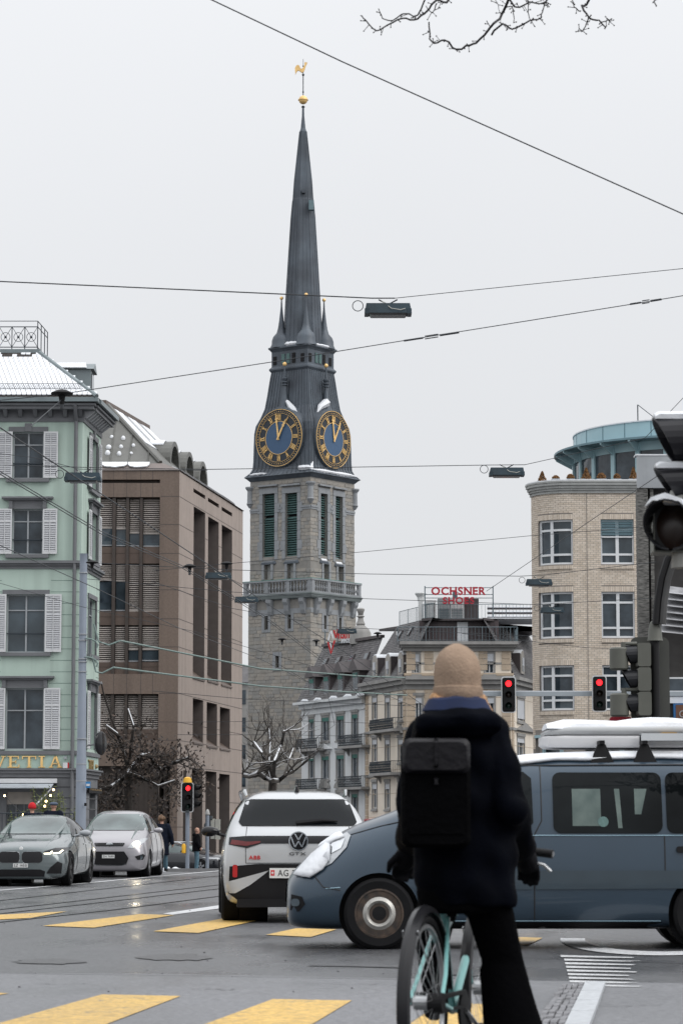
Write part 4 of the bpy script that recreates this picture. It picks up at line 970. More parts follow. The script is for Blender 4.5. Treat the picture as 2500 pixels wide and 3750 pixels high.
# corner pinnacles with balls
for i, c in enumerate(corners(2.17)):
    yb = (1092, 1079, 1099, 1090)[i]; zt_ = P(1137, yb, c.y).z; zb2 = zs_(1272) + .05
    H = zt_ - zb2; k = MB(); k.lathe([(1.15, -.1), (1.12, .05), (1.0, .3), (.98, .7), (.85, 1.1), (.5, 1.5), (.36, 2.0), (.24, H * .55), (.1, H * .8), (.05, H)], (c.x, c.y, zb2), 12); pn = k.build('pinnacle', COP, ct, smooth=True)
    k = MB(); k.sphere((c.x, c.y, zt_), .19, 10); k.build('gilt_ball', GOLD, pn, smooth=True)
# clocks
CLK = mat('clock_blue', (.045, .10, .19), .5, var=.05); CLKD = mat('clock_ring', (.018, .025, .035), .5, var=.1)
Fs = FL(5.35)
for ci, F in enumerate(Fs):
    pxc = ((1022, 1603), (1220, 1610))[ci]; uc, zc = F.uz(*pxc); r = 2.92
    def ring(r0, r1, d0, d1, n_=48):
        k = MB(); o = [F.p(uc + r1 * math.cos(2 * math.pi * i / n_), zc + r1 * math.sin(2 * math.pi * i / n_), d1) for i in range(n_)]; q = [F.p(uc + r0 * math.cos(2 * math.pi * i / n_), zc + r0 * math.sin(2 * math.pi * i / n_), d1) for i in range(n_)]
        ob = [v + (F.p(0, 0, d0) - F.p(0, 0, d1)) for v in o]; qb = [v + (F.p(0, 0, d0) - F.p(0, 0, d1)) for v in q]
        for i in range(n_):
            j = (i + 1) % n_; k.quad(q[i], o[i], o[j], q[j]); k.quad(o[i], ob[i], ob[j], o[j]); k.quad(qb[i], q[i], q[j], qb[j])
        return k
    drum = MB(); cr = []
    for rr_, d in ((3.0, .0), (3.0, -.35), (3.15, -.9), (3.3, -2.6)): cr.append([F.p(uc + rr_ * math.cos(2 * math.pi * i / 32), zc + rr_ * (1 if math.sin(2 * math.pi * i / 32) < 0 else 1 + (-d) * .10) * math.sin(2 * math.pi * i / 32) + (-d) * .05, d) for i in range(32)])
    drum.rings(cr[::-1]); dr = drum.build('clock_drum', COP, ct, smooth=True, fix=True)
    k = MB(); k.lathe([(.9, -1.2), (.5, .2), (.28, 1.4), (.2, 2.4), (.32, 2.45), (.32, 2.55), (.2, 2.62), (.32, 2.75), (.32, 2.85), (.2, 2.92), (.32, 3.1), (.32, 3.2), (.1, 3.3), (.07, 4.6)], F.p(uc, zc + 3.0, -.9), 10); k.build('drum_finial', COP, ct, smooth=True)
    q = F.p(uc, zc + 7.65, -.9); k = MB(); k.sphere(q, .22, 10); k.build('gilt_ball', GOLD, ct, smooth=True)
    fc = ring(0.01, 2.9, -.3, .02).build('clock_face', CLKD, ct)
    ring(0.01, 1.66, .02, .05).build('clock_centre', CLK, fc)
    for (a, b) in ((1.66, 1.71), (2.46, 2.485), (2.86, 2.91)): ring(a, b, .02, .07).build('gilt_ring', GOLD, fc)
    k = MB()
    for i in range(60):
        a = 2 * math.pi * i / 60; ca, sa = math.cos(a), math.sin(a); w = .016 if i % 5 else .04; L = .06 if i % 5 else .04
        e = [(2.66 - L, -w), (2.66 + L, -w), (2.66 + L, w), (2.66 - L, w)]
        k.prism([F.p(uc + x * sa + y * ca, zc + x * ca - y * sa, .03) for x, y in e][::-1], F.p(0, 0, .04) - F.p(0, 0, 0))
    k.build('minute_marks', GOLD, fc, kind='stuff')
    num = ['XII', 'I', 'II', 'III', 'IIII', 'V', 'VI', 'VII', 'VIII', 'IX', 'X', 'XI']
    for h in range(12):
        a = 2 * math.pi * h / 12; ca, sa = math.cos(a), math.sin(a); k = MB()
        def pt(x, y): return F.p(uc + y * sa + x * ca, zc + y * ca - x * sa, .04)
        def st(x0, y0, x1, y1, w): k.prism([pt(x0 - w, y0), pt(x0 + w, y0), pt(x1 + w, y1), pt(x1 - w, y1)], F.p(0, 0, .04) - F.p(0, 0, 0))
        wd = {'I': .13, 'V': .26, 'X': .26}; tot = sum(wd[c] for c in num[h]); x = -tot / 2; y0, y1 = 1.80, 2.36
        for c in num[h]:
            w = wd[c]; m = x + w / 2
            if c == 'I': st(m, y0, m, y1, .034)
            elif c == 'V': st(m, y0, m - .1, y1, .045); st(m, y0, m + .1, y1, .022)
            else: st(m + .1, y0, m - .1, y1, .045); st(m - .1, y0, m + .1, y1, .022)
            x += w
        st(0, y0, 0, y0 + .02, tot / 2); st(0, y1 - .02, 0, y1, tot / 2)
        k.build('numeral', GOLD, fc)
    for nm, ang, L, tip in (('minute_hand', -8, 2.5, .05), ('hour_hand', 29, 1.75 if False else 2.05, .07)):
        a = rad(ang); ca, sa = math.cos(a), math.sin(a); d = .12 if nm == 'minute_hand' else .18; k = MB()
        def pt(x, y): return F.p(uc + y * sa + x * ca, zc + y * ca - x * sa, d)
        pl = [(-.07, -.25), (.07, -.25), (.10, .2), (.07, L * .6), (.17, L * .66), (.06, L * .72), (.16, L * .77), (tip, L * .83), (.03, L), (-.03, L), (-tip, L * .83), (-.16, L * .77), (-.06, L * .72), (-.17, L * .66), (-.07, L * .6), (-.10, .2)]
        k.prism([pt(x, y) for x, y in pl], F.p(0, 0, .05) - F.p(0, 0, 0)); k.build(nm, GOLD, fc, fix=True)
# snow lying on the tower
def snowbar(pts, w, h, px=True):
    k = MB(); q = [P(x, y, Y) for x, y, Y in pts]; k.tube(q, [w * (.5 if i in (0, len(q) - 1) else 1) for i in range(len(q))], 6); return k.build('snow_drift', SNOW, ct, smooth=True)
def ledge(side, t0, t1, e, y, r=.14):
    k = MB(); n_ = 8; pts = []
    for i in range(n_ + 1): pts.append(edge_pt(side, t0 + (t1 - t0) * i / n_, e, zs_(y) + R.uniform(-.02, .05)))
    k.tube(pts, [r * (0.3 if i in (0, n_) else R.uniform(.7, 1.15)) for i in range(n_ + 1)], 6); k.build('snow_drift', SNOW, ct, smooth=True)
ledge(0, .06, .32, 5.72, 1742, .13); ledge(0, .80, .99, 5.5, 1733, .26); ledge(1, .04, .96, 5.65, 1740, .2)
ledge(0, .05, .3, 3.4, 1272, .11); ledge(0, .38, .72, 3.2, 1266, .26); ledge(1, .25, .9, 3.35, 1270, .16); ledge(0, .8, .96, 3.3, 1271, .1)
A, B = FL(5.3)
for F, pts in ((A, ((1050, 1468), (1066, 1492), (1082, 1508), (1104, 1530))), (B, ((1196, 1474), (1172, 1490), (1162, 1510)))):
    q = [F.p(*F.uz(x, y, -.6), -.6) for x, y in pts]; k = MB(); k.tube(q, [.16, .34, .24, .05] if F is A else [.45, .3, .06], 6); k.build('snow_drift', SNOW, ct, smooth=True)
q = corners(5.2)[1]; k = MB(); k.tube([(q.x, q.y, zy(1722)), (q.x + .1, q.y + .3, zy(1700)), (q.x + .2, q.y + .5, zy(1688))], [.35, .16, .1], 6); k.build('snow_drift', SNOW, ct, smooth=True)
# ---------------------------------------------------------------- white apartment house beside the church
WH = mat('white_render', (0.62, 0.64, 0.65), 0.8, var=0.05, scale=1, streak=0.12)
CRM = mat('cream_render', (0.74, 0.665, 0.565), 0.8, var=0.05, scale=1, streak=0.12)
TAN = mat('tan_quoin', (0.45, 0.365, 0.275), 0.8, var=0.1, scale=2)
GST = mat('grey_cornice', (0.28, 0.275, 0.265), 0.8, var=0.12, scale=1, streak=0.15)
GBL = mat('green_blind', (0.02, 0.13, 0.105), 0.6, var=0.1)
WBL = mat('white_blind', (0.5, 0.52, 0.55), 0.6, var=0.06)
SLT = mat('slate', (0.085, 0.082, 0.085), 0.6, var=0.25, scale=1.2); SLT2 = mat('slate_b', (0.11, 0.106, 0.108), 0.6, var=0.2, scale=1.2)
DBR = mat('dark_metal', (0.06, 0.05, 0.052), 0.5, var=0.15)
RAILM = mat('steel_rail', (0.13, 0.17, 0.19), 0.4, metal=0.3, var=0.05)
def win2(F, x0, x1, y0, y1, parent, sash=SHUT, frame=GST, blind=None, bh=.2, mids=1, jw=.14, d=.14):
    h = F.rect(x0, x1, y0, y1); a, b, c, e = h
    o = casement(F, h, parent, transom=0, mids=mids, sash=sash, setb=d, fw=.06, mw=.08)
    k = MB(); k.fbox(F, a - jw, a, c - .1, e + .18, -.03, .05); k.fbox(F, b, b + jw, c - .1, e + .18, -.03, .05); k.fbox(F, a - jw - .05, b + jw + .05, e + .18, e + .42, -.03, .1); k.fbox(F, a - jw - .05, b + jw + .05, c - .25, c - .1, -.03, .14); k.fbox(F, a, b, e, e + .18, -.03, .03); k.fbox(F, a, b, c - .1, c, -.03, .03); k.build('window_surround', frame, parent)
    if blind: k = MB(); k.fbox(F, a, b, e - (e - c) * bh, e, -.06, .01); k.build('blind', blind, o)
    return h
def balcony(F, x0, x1, y0, y1, parent, d=.85):
    a, b, z0, z1 = F.rect(x0, x1, y0, y1, d); k = MB(); k.fbox(F, a, b, z0 - .22, z0, 0, d + .05); k.build('balcony_slab', GST, parent)
    k = MB(); k.fbox(F, a, b, z1 - .05, z1, d - .05, d); k.fbox(F, a, b, z0 + .08, z0 + .12, d - .05, d); k.fbox(F, a, a + .05, z1 - .05, z1, 0, d); k.fbox(F, b - .05, b, z1 - .05, z1, 0, d)
    u = a
    while u < b:
        k.tube([F.p(u, z0, d - .02), F.p(u + .16, (z0 + z1) / 2, d + .05), F.p(u, z1, d - .02)], .018, 3); k.tube([F.p(u + .1, z0, d - .02), F.p(u - .06, (z0 + z1) / 2, d + .05), F.p(u + .1, z1, d - .02)], .018, 3); u += .16
    for s in (a, b):
        for i in range(5): k.tube([F.p(s, z0, i * d / 5), F.p(s, z1, i * d / 5)], .02, 3)
    k.build('balcony_railing', IRON, parent)
    for s in (a + .3, b - .5): k = MB(); k.prism([F.p(s, z0 - .22, 0), F.p(s, z0 - .22, d * .8), F.p(s, z0 - .45, d * .3), F.p(s, z0 - .85, 0)], F.p(.2, 0) - F.p(0, 0)); k.build('balcony_console', GST, parent, fix=True)
def slates(parent, q, nr, nc, mts=(SLT, SLT2), nind=60, name='slate', lift=.03):
    """slates on a sloping quad q = [bottom left, bottom right, top right, top left]"""
    N = (q[1] - q[0]).cross(q[3] - q[0]).normalized(); rest = MB(); n_ = 0
    k = MB(); k.quad(*[v - N * .02 for v in q]); k.build('roof_slope', mts[0], parent)
    for j in range(nr):
        for i in range(nc + 1):
            s0 = max(0, (i - (.5 if j % 2 else 0)) / nc); s1 = min(1, (i + 1 - (.5 if j % 2 else 0)) / nc - .05 / nc)
            if s1 - s0 < .1 / nc: continue
            f0, f1 = j / nr, (j + 1.05) / nr; f1 = min(1, f1)
            B = lambda s, f: q[0].lerp(q[1], s).lerp(q[3].lerp(q[2], s), f)
            p = [B(s0, f0), B(s1, f0), B(s1, f1), B(s0, f1)]; e = lift * R.uniform(.6, 1.3); m = R.randrange(len(mts))
            t = [p[0] + N * e, p[1] + N * e, p[2] + N * .004, p[3] + N * .004]
            if n_ < nind: k = MB(); k.add(p[:2] + t, [(2, 3, 4, 5), (0, 1, 3, 2)]); k.build(name, mts[m], parent); n_ += 1
            else: rest.add(p[:2] + t, [(2, 3, 4, 5), (0, 1, 3, 2)], m)
    if rest.v: rest.build('slate_field', list(mts), parent, kind='stuff')
wa, wb = P(1335, 2700, 230), P(1104, 2700, 243)
F = Facade((wb.x, wb.y), (wa.x, wa.y)); ZW = gz(240)
ah = thing('apartment_house', ((wa.x + wb.x) / 2, 240, ZW), 'white apartment house with green blinds, iron balconies and slate mansard', 'building')
ze = F.Z(1220, 2566)
hs = []
cols4 = [(1132, 1150, 0), (1179, 1205, 0), (1233, 1260, 0), (1289, 1310, 0)]
rws = [((2634, 2708), (2628, 2712), (2622, 2708), (2616, 2706)), ((2774, 2850), (2770, 2852), (2766, 2850), (2762, 2848)), ((2915, 2985), (2912, 2985), (2910, 2985), (2908, 2985))]
for r in rws:
    for c, y in zip(cols4, r): hs.append((c, y))
mb = MB(); wall_holes(mb, F, 0, F.len, ZW, ze, [F.rect(c[0], c[1], *y) for c, y in hs], .3); mb.build('front_wall', WH, ah)
mb = MB(); mb.quad(F.p(0, ZW, -12), F.p(0, ZW), F.p(0, ze), F.p(0, ze, -12)); mb.quad(F.p(F.len, ZW), F.p(F.len, ZW, -12), F.p(F.len, ze, -12), F.p(F.len, ze)); mb.build('end_wall', WH, ah)
for c, y in hs: win2(F, c[0], c[1], y[0], y[1], ah, blind=GBL, bh=.16, frame=GST, sash=GREY2)
k = MB(); k.fbox(F, -.3, F.len + .1, ze - .1, ze + .12, -.2, .75); k.fbox(F, 0, F.len, ze - .5, ze - .1, -.2, .3); k.fbox(F, 0, F.len, ze - 1.0, ze - .9, -.1, .1); k.build('eaves_cornice', WH, ah)
for (a, b, y0, y1) in ((1083, 1161, 2704, 2742), (1237, 1325, 2690, 2730), (1083, 1161, 2852, 2890), (1237, 1323, 2842, 2882)): balcony(F, a, b, y0, y1, ah)
for (c, y) in (((1178, 1208), 2722), ((1232, 1262), 2718)):
    a, b, z0, z1 = F.rect(c[0] - 8, c[1] + 8, y, y + 22); k = MB(); k.prism([F.p(a, z0, .0), F.p(b, z0, .0), F.p((a + b) / 2, z1, .0)], F.p(0, 0, .25) - F.p(0, 0, 0)); k.build('pediment', WH, ah, fix=True)
for y in (2860, 2990):
    for c in ((1174, 1210), (1230, 1264)):
        a, b, z0, z1 = F.rect(c[0], c[1], y, y + 26); k = MB(); k.prism([F.p((a + b) / 2 - (b - a) / 2 * math.cos(math.pi * i / 10), z0 + (z1 - z0) * math.sin(math.pi * i / 10), 0) for i in range(11)], F.p(0, 0, .22) - F.p(0, 0, 0)); k.build('arched_pediment', GST, ah, fix=True)
# mansard
top0, top1 = F.uz(1184, 2379, -2.3), F.uz(1400, 2335, -2.3)
q = [F.p(-.1, ze + .12, .45), F.p(F.len + .3, ze + .12, .45), F.p(top1[0], top1[1], -2.3), F.p(top0[0], top1[1], -2.3)]
slates(ah, q, 26, 34, nind=70)
k = MB(); k.quad(q[0], F.p(-.1, ze, -9), F.p(top0[0] + .3, top1[1], -7), q[3]); k.build('roof_end', SLT, ah)
k = MB(); k.fbox(F, top0[0], top1[0], top1[1], top1[1] + .25, -2.5, -2.1); k.build('roof_curb', DBR, ah)
for (x, yt, yb) in ((1142, 2454, 2560), (1195, 2446, 2556), (1247, 2438, 2545), (1302, 2430, 2540)):
    d = .1; uc = F.U(x, yb, d); z1 = F.Z(x, yt + 26, d); z0 = F.Z(x, yb, d); w = .75
    k = MB(); k.fbox(F, uc - w, uc + w, z0, z1, -2.2, d); do = k.build('dormer', DBR, ah)
    k = MB(); k.prism([F.p(uc - w - .3, z1, d + .3), F.p(uc + w + .3, z1, d + .3), F.p(uc + w * .2, z1 + .95, d + .3), F.p(uc - w * .2, z1 + .95, d + .3)], F.p(0, 0, -2.6) - F.p(0, 0, 0)); k.build('dormer_roof', DBR, do, fix=True)
    k = MB(); k.fbox(F, uc - .48, uc + .48, z0 + .35, z1 - .15, d, d + .05); k.build('dormer_frame', GREY2, do)
    for s in (-1, 1): k = MB(); k.fbox(F, uc + s * .24 - .19, uc + s * .24 + .19, z0 + .45, z1 - .55, d + .05, d + .07); k.build('pane', GLASS, do)
    k = MB(); k.fbox(F, uc - .46, uc + .46, z1 - .55, z1 - .18, d + .05, d + .09); k.build('blind', GBL, do)
def skyl(F, parent, q, s, f, w=.035, h=.14, mt=GLASSB):
    N = (q[1] - q[0]).cross(q[3] - q[0]).normalized(); B = lambda s, f: q[0].lerp(q[1], s).lerp(q[3].lerp(q[2], s), f)
    p = [B(s - w, f), B(s + w, f), B(s + w, f + h), B(s - w, f + h)]; k = MB(); k.hexa(p + [v + N * .14 for v in p]); o = k.build('roof_window', DBR, parent)
    c = sum(p, Vector()) / 4; k = MB(); k.quad(*[c + (v - c) * .72 + N * .145 for v in p]); k.build('pane', mt, o)
for s in (.18, .4, .62, .86): skyl(F, ah, q, s, .62)
for (x, y) in ((1114, 2573), (1162, 2567), (1219, 2560), (1272, 2553), (1318, 2548)):
    u = F.U(x, y, .5); k = MB(); k.tube([F.p(u - .9, ze + .16, .5), F.p(u - .3, ze + .24, .45), F.p(u + .4, ze + .22, .45), F.p(u + .9, ze + .15, .5)], [.05, .16, .14, .04], 6); k.build('snow_patch', SNOW, ah, smooth=True)
# rooftop company sign
SR = mat('sign_red', (.55, .03, .035), .5, var=.05); SW = mat('sign_white', (.72, .74, .76), .5, var=.03)
sg = thing('rooftop_sign', F.p(3, top1[1], -1.9), 'red and white V shaped company sign on the slate mansard', 'sign')
Y0 = 239.0
def poly(pts, mt, nm, Y=Y0, t=.25): k = MB(); k.prism([P(x, y, Y) for x, y in pts], (0, t, 0)); k.build(nm, mt, sg, fix=True)
z1 = lambda x, y: (1050 + x / 2.613, 2050 + y / 2.613)
poly([z1(*p) for p in ((388, 770), (408, 690), (425, 684), (404, 770))], SW, 'sign_stroke'); poly([z1(*p) for p in ((415, 684), (432, 676), (452, 752), (438, 756))], SW, 'sign_stroke', Y0 - .1)
poly([z1(*p) for p in ((440, 676), (458, 672), (474, 740), (464, 750))], SR, 'sign_stroke'); poly([z1(*p) for p in ((464, 750), (480, 668), (496, 664), (478, 746))], SR, 'sign_stroke', Y0 - .1)
poly([z1(*p) for p in ((386, 790), (404, 784), (428, 900), (418, 904))], SR, 'sign_stroke'); poly([z1(*p) for p in ((420, 904), (446, 774), (466, 768), (434, 880))], SR, 'sign_stroke', Y0 - .1); poly([z1(*p) for p in ((404, 784), (416, 780), (430, 830), (424, 856))], SW, 'sign_stroke', Y0 - .05)
Fs = Facade((P(1230, 2330, Y0).x, Y0), (P(1320, 2330, Y0).x, Y0 - 1))
for t, r, m in (('VERIT', (1236, 1284, 2304, 2338), SR), ('IMMOBILIEN', (1252, 1308, 2338, 2354), SW)):
    a = Fs.rect(*r); put_text(t, Fs, sg, a[0], a[1], a[2], a[3], .05, m, .12, bold=.03)
k = MB()
for x in (1190, 1236, 1284, 1306): q_ = P(x, 2330, Y0 + .4); k.tube([(q_.x, q_.y, q_.z + .5), (q_.x, q_.y, top1[1] - .2)], .05, 4)
a_, b_ = P(1190, 2356, Y0 + .4), P(1310, 2352, Y0 + .4); k.tube([a_, b_], .05, 4); k.build('sign_frame', RAILM, sg)
# stone urn on its plinth above the roofs
uc = P(1320, 2300, 238); ur = thing('roof_urn', (uc.x, uc.y, top1[1] - .5), 'stone urn finial on a domed plinth above the slate roof', 'urn')
zu = lambda y: P(1320, y, 238).z
k = MB(); k.lathe([(.95, zu(2360)), (.9, zu(2318)), (.72, zu(2304)), (.34, zu(2290)), (.4, zu(2285)), (.28, zu(2274)), (.22, zu(2262)), (.36, zu(2258)), (.2, zu(2252)), (.28, zu(2248))], (uc.x, uc.y, 0), 14); k.build('plinth', GST, ur, smooth=True)
k = MB(); k.lathe([(.2, zu(2250)), (.27, zu(2243)), (.34, zu(2236)), (.35, zu(2231)), (.28, zu(2228)), (.12, zu(2226))], (uc.x, uc.y, 0), 14); k.build('bowl', GST, ur, smooth=True)
# ---------------------------------------------------------------- cream corner house with the shoe shop sign
YC = 219.0; ca = P(1338, 2700, 230); cb_ = P(1488, 2700, YC); cc = P(1872, 2700, YC); cd_ = P(1990, 2700, 232)
FL_, FC, FR = Facade((ca.x, ca.y), (cb_.x, cb_.y)), Facade((cb_.x, cb_.y), (cc.x, cc.y)), Facade((cc.x, cc.y), (cd_.x, cd_.y))
ZC = gz(225); ch = thing('cream_corner_house', ((cb_.x + cc.x) / 2, YC + 5, ZC), 'cream corner house with tan quoins, slate mansard and roof terrace', 'building')
zc = FC.Z(1680, 2490); zbay = FC.Z(1680, 2362)
hl = [(1364, 1380), (1411, 1427), (1459, 1477)]; rl_ = [(2556, 2634), (2710, 2790), (2872, 2960)]
mb = MB(); wall_holes(mb, FL_, 0, FL_.len, ZC, zc, [FL_.rect(a, b, *y) for a, b in hl for y in rl_], .3)
hr = [(1840, 1866)]; hc = [(1514, 1534, 2396, 2465), (1776, 1806, 2394, 2465)] + [(a, b, y0, y1) for a, b in ((1520, 1544), (1660, 1690), (1778, 1808)) for y0, y1 in ((2556, 2634), (2708, 2790))]
wall_holes(mb, FC, 0, FC.len, ZC, zbay, [FC.rect(*h) for h in hc], .3)
hr = [(1892, 1918, y0, y1) for y0, y1 in ((2565, 2640), (2705, 2780), (2850, 2930))]
wall_holes(mb, FR, 0, FR.len, ZC, zc, [FR.rect(*h) for h in hr], .3); mb.build('street_walls', CRM, ch)
k = MB(); k.quad(FC.p(0, zc, 0), FC.p(0, zbay, 0), FC.p(0, zbay, -3), FC.p(0, zc, -3)); k.quad(FC.p(FC.len, zc, -3), FC.p(FC.len, zbay, -3), FC.p(FC.len, zbay, 0), FC.p(FC.len, zc, 0)); k.build('bay_side', CRM, ch)
for a, b in hl:
    for y in rl_: win2(FL_, a, b, *y, ch, blind=WBL, bh=.2)
for h in hc: win2(FC, *h, ch, blind=WBL, bh=.4 if h[2] < 2450 else .25)
for h in hr: win2(FR, *h, ch, blind=WBL, bh=.9 if h[2] < 2600 else .2)
for Fx, e in ((FL_, 0), (FC, 1), (FR, 0)):
    for (z0, z1, d) in ((zc - .75, zc - .35, .12), (zc - .35, zc, .45), (zc, zc + .28, .7)): k = MB(); k.fbox(Fx, -.1, Fx.len + .1, z0, z1, -.1, d + .01 * e); k.build('main_cornice', GST, ch)
    z = zc - 1.4; 
    while z > ZC + 2: 
        k = MB(); k.fbox(Fx, 0, Fx.len, z - .02, z + .02, -.01, .008); z -= 1.9; k.build('band_joint', TAN, ch)
    for z in (zc - 4.0, zc - 7.6): k = MB(); k.fbox(Fx, 0, Fx.len, z, z + .22, -.1, .14); k.build('floor_band', GST, ch)
for (z0, z1, d) in ((zbay - .5, zbay - .2, .2), (zbay - .2, zbay, .5), (zbay, zbay + .25, .8), (zc + 1.25 - .9, zc + .55, .1), (zbay - 1.55, zbay - 1.4, .05)): k = MB(); k.fbox(FC, -.15 - d * .5, FC.len + .15 + d * .5, z0, z1, -3, d); k.build('bay_cornice', [GST, TAN][z1 < zc + .6], ch)
qn = MB()
for Fx, u0 in ((FC, .02), (FC, 1.45), (FC, FC.len - .75), (FC, FC.len - 2.6), (FL_, FL_.len - .8), (FL_, .1), (FR, .1)):
    z = ZC + 4; zz = zbay - .6 if Fx is FC else zc - .8
    while z < zz:
        if not (zc - .8 < z < zc + .4): k = MB(); k.fbox(Fx, u0, u0 + .7, z, z + .40, -.02, .07); k.build('quoin', TAN, ch)
        z += .46
for (a, b, y0, y1) in ((1352, 1440, 2632, 2672), (1352, 1430, 2788, 2830)): balcony(FL_, a, b, y0, y1, ch)
a, b, z0, z1 = FL_.rect(1455, 1480, 2650, 2685); k = MB(); k.prism([FL_.p(a, z0, 0), FL_.p(b, z0, 0), FL_.p((a + b) / 2, z1, 0)], FL_.p(0, 0, .3) - FL_.p(0, 0, 0)); k.build('pediment', GST, ch, fix=True)
a, b, z0, z1 = FR.rect(1883, 1948, 2650, 2678); k = MB(); k.prism([FR.p(a, z0, 0), FR.p(b, z0, 0), FR.p((a + b) / 2, z1, 0)], FR.p(0, 0, .3) - FR.p(0, 0, 0)); k.build('pediment', GST, ch, fix=True)
# mansards either side of the bay
ztl = FL_.Z(1380, 2296, -2.2); zt2 = FC.Z(1680, 2270, -3.2)
qL = [FL_.p(-.2, zc + .28, .3), FL_.p(FL_.len - .1, zc + .28, .3), FL_.p(FL_.len - .9, zt2, -2.5), FL_.p(1.0, zt2, -2.5)]; slates(ch, qL, 30, 22, nind=70)
qR = [FR.p(.1, zc + .28, .3), FR.p(FR.len + 6, zc + .28, .3), FR.p(FR.len + 6, zt2, -2.5), FR.p(.9, zt2, -2.5)]; slates(ch, qR, 30, 22, nind=60)
k = MB(); k.quad(FL_.p(-.2, zc, .3), qL[0], qL[3], FL_.p(1.0, zc, -2.5)); k.build('roof_end', SLT, ch)
for Fx, x, yt, yb in ((FL_, 1372, 2402, 2482), (FL_, 1420, 2397, 2478), (FL_, 1466, 2390, 2472), (FR, 1912, 2385, 2468)):
    d = .15; uc = Fx.U(x, yb, d); z1 = Fx.Z(x, yt + 8, d); z0 = Fx.Z(x, yb, d); w = .62
    k = MB(); k.fbox(Fx, uc - w, uc + w, z0, z1, -2, d - .06); do = k.build('dormer', DBR, ch)
    k = MB(); ar = [(uc - w, z0)] + [(uc - w * math.cos(math.pi * i / 8), z1 - .3 + .5 * math.sin(math.pi * i / 8)) for i in range(9)] + [(uc + w, z0)]
    k.prism([Fx.p(u, z, d - .06) for u, z in ar], Fx.p(0, 0, .1) - Fx.p(0, 0, 0)); k.build('dormer_front', mat('dormer_stone', (.36, .34, .31), .8), do, fix=True)
    k = MB(); k.fbox(Fx, uc - .33, uc + .33, z0 + .2, z1 - .35, d + .04, d + .06); k.build('pane', GLASS, do); k = MB(); k.fbox(Fx, uc - .33, uc + .33, z1 - 1.0, z1 - .35, d + .06, d + .09); k.build('blind', WBL, do); k = MB(); k.fbox(Fx, uc - .04, uc + .04, z0 + .2, z1 - 1, d + .06, d + .1); k.build('dormer_sash', SHUT, do)
    k = MB(); k.prism([Fx.p(u, z + .02, d - .1) for u, z in ar[1:-1]] , Fx.p(0, 0, -1.2) - Fx.p(0, 0, 0)); k.build('dormer_roof', DBR, do, fix=True)
    k = MB(); up = .12; k.prism([Fx.p(u, z + .03, d) for u, z in ar[2:-2]] + [Fx.p(u, z + up, d) for u, z in ar[2:-2]][::-1], Fx.p(0, 0, -1.0) - Fx.p(0, 0, 0)); k.build('dormer_snow', SNOW, do, fix=True)
skyl(FL_, ch, qL, .28, .74, .028, .14); skyl(FL_, ch, qL, .55, .76, .028, .14); skyl(FR, ch, qR, .10, .74, .02, .14)
# terrace, penthouse wall, railings
zf = zbay + .25
k = MB(); k.quad(FC.p(-.8, zf, .8), FC.p(FC.len + .8, zf, .8), FC.p(FC.len + .8, zf, -3.4), FC.p(-.8, zf, -3.4)); k.build('terrace_floor', SNOW, ch)
zp = FC.Z(1680, 2272, -2.6); a, b = FC.U(1535, 2310, -2.6), FC.U(1825, 2310, -2.6)
k = MB(); k.fbox(FC, a, b, zf, zp, -6, -2.6); k.build('penthouse_wall', mat('plum_metal', (.075, .055, .058), .5, var=.1), ch)
for i in range(18): u = a + (b - a) * i / 18; k = MB(); k.fbox(FC, u, u + .05, zf, zp, -2.6, -2.55); k.build('standing_seam', DBR, ch)
k = MB(); d_ = FC.rect(1673, 1712, 2278, 2344, -2.55); k.fbox(FC, d_[0], d_[1], zf, d_[3], -2.6, -2.5); k.build('terrace_door', SW, ch)
def railing(pts, z0, z1, parent, nm='railing', st=.28, r=.014, pr=.026):
    k = MB(); k.tube([Vector((p.x, p.y, z1)) for p in pts], pr, 4); k.tube([Vector((p.x, p.y, z0 + .1)) for p in pts], r, 4)
    for p, q in zip(pts[:-1], pts[1:]):
        n_ = max(1, int((q - p).length / st))
        for i in range(n_ + 1):
            c = p.lerp(q, i / n_); k.tube([Vector((c.x, c.y, z0)), Vector((c.x, c.y, z1))], r if i % 8 else pr * 1.3, 3)
    return k.build(nm, RAILM, parent)
railing([FC.p(-.7, 0, -2.5), FC.p(-.7, 0, .55), FC.p(FC.len + .5, 0, .55), FC.p(FC.len + .5, 0, -2.5)], zf, zf + 1.15, ch)
k = MB(); k.quad(FC.p(-.75, zf, -2.5), FC.p(-.75, zf, .56), FC.p(-.75, zf + 1.1, .56), FC.p(-.75, zf + 1.1, -2.5)); k.build('glass_screen', GLASSB, ch)
zu_ = zt2
k = MB(); k.prism([v - Vector((0, 0, .15)) for v in (qL[3], qL[2], FC.p(1.3, zu_, -2.55), FC.p(FC.len - 1.2, zu_, -2.55), qR[3], qR[2], FC.p(FC.len + 5, zu_, -14), FC.p(-2, zu_, -14))], (0, 0, .2)); k.build('upper_roof', DBR, ch, fix=True)
k = MB(); k.fbox(FC, 6.2, FC.len + 9, zu_ + .05, zu_ + .13, -9, -2.5); k.build('roof_snow', SNOW, ch)
railing([FL_.p(1.3, 0, -2.6), FL_.p(FL_.len - 1, 0, -2.7), FC.p(1.4, 0, -2.9), FC.p(FC.len + 8, 0, -3)], zu_, zu_ + 1.25, ch)
for i in range(3): k = MB(); k.fbox(FC, FC.len - 1.6, FC.len + 8, zu_ + .25 + i * .38, zu_ + .42 + i * .38, -5.4, -5.3); k.build('roof_slat', DBR, ch); k = MB(); k.fbox(FC, FC.len - 1.6, FC.len + 8, zu_ + .42 + i * .38, zu_ + .52 + i * .38, -5.4, -5.2); k.build('slat_snow', SNOW, ch)
LG = mat('unit_white', (.58, .6, .6), .5, var=.08); 
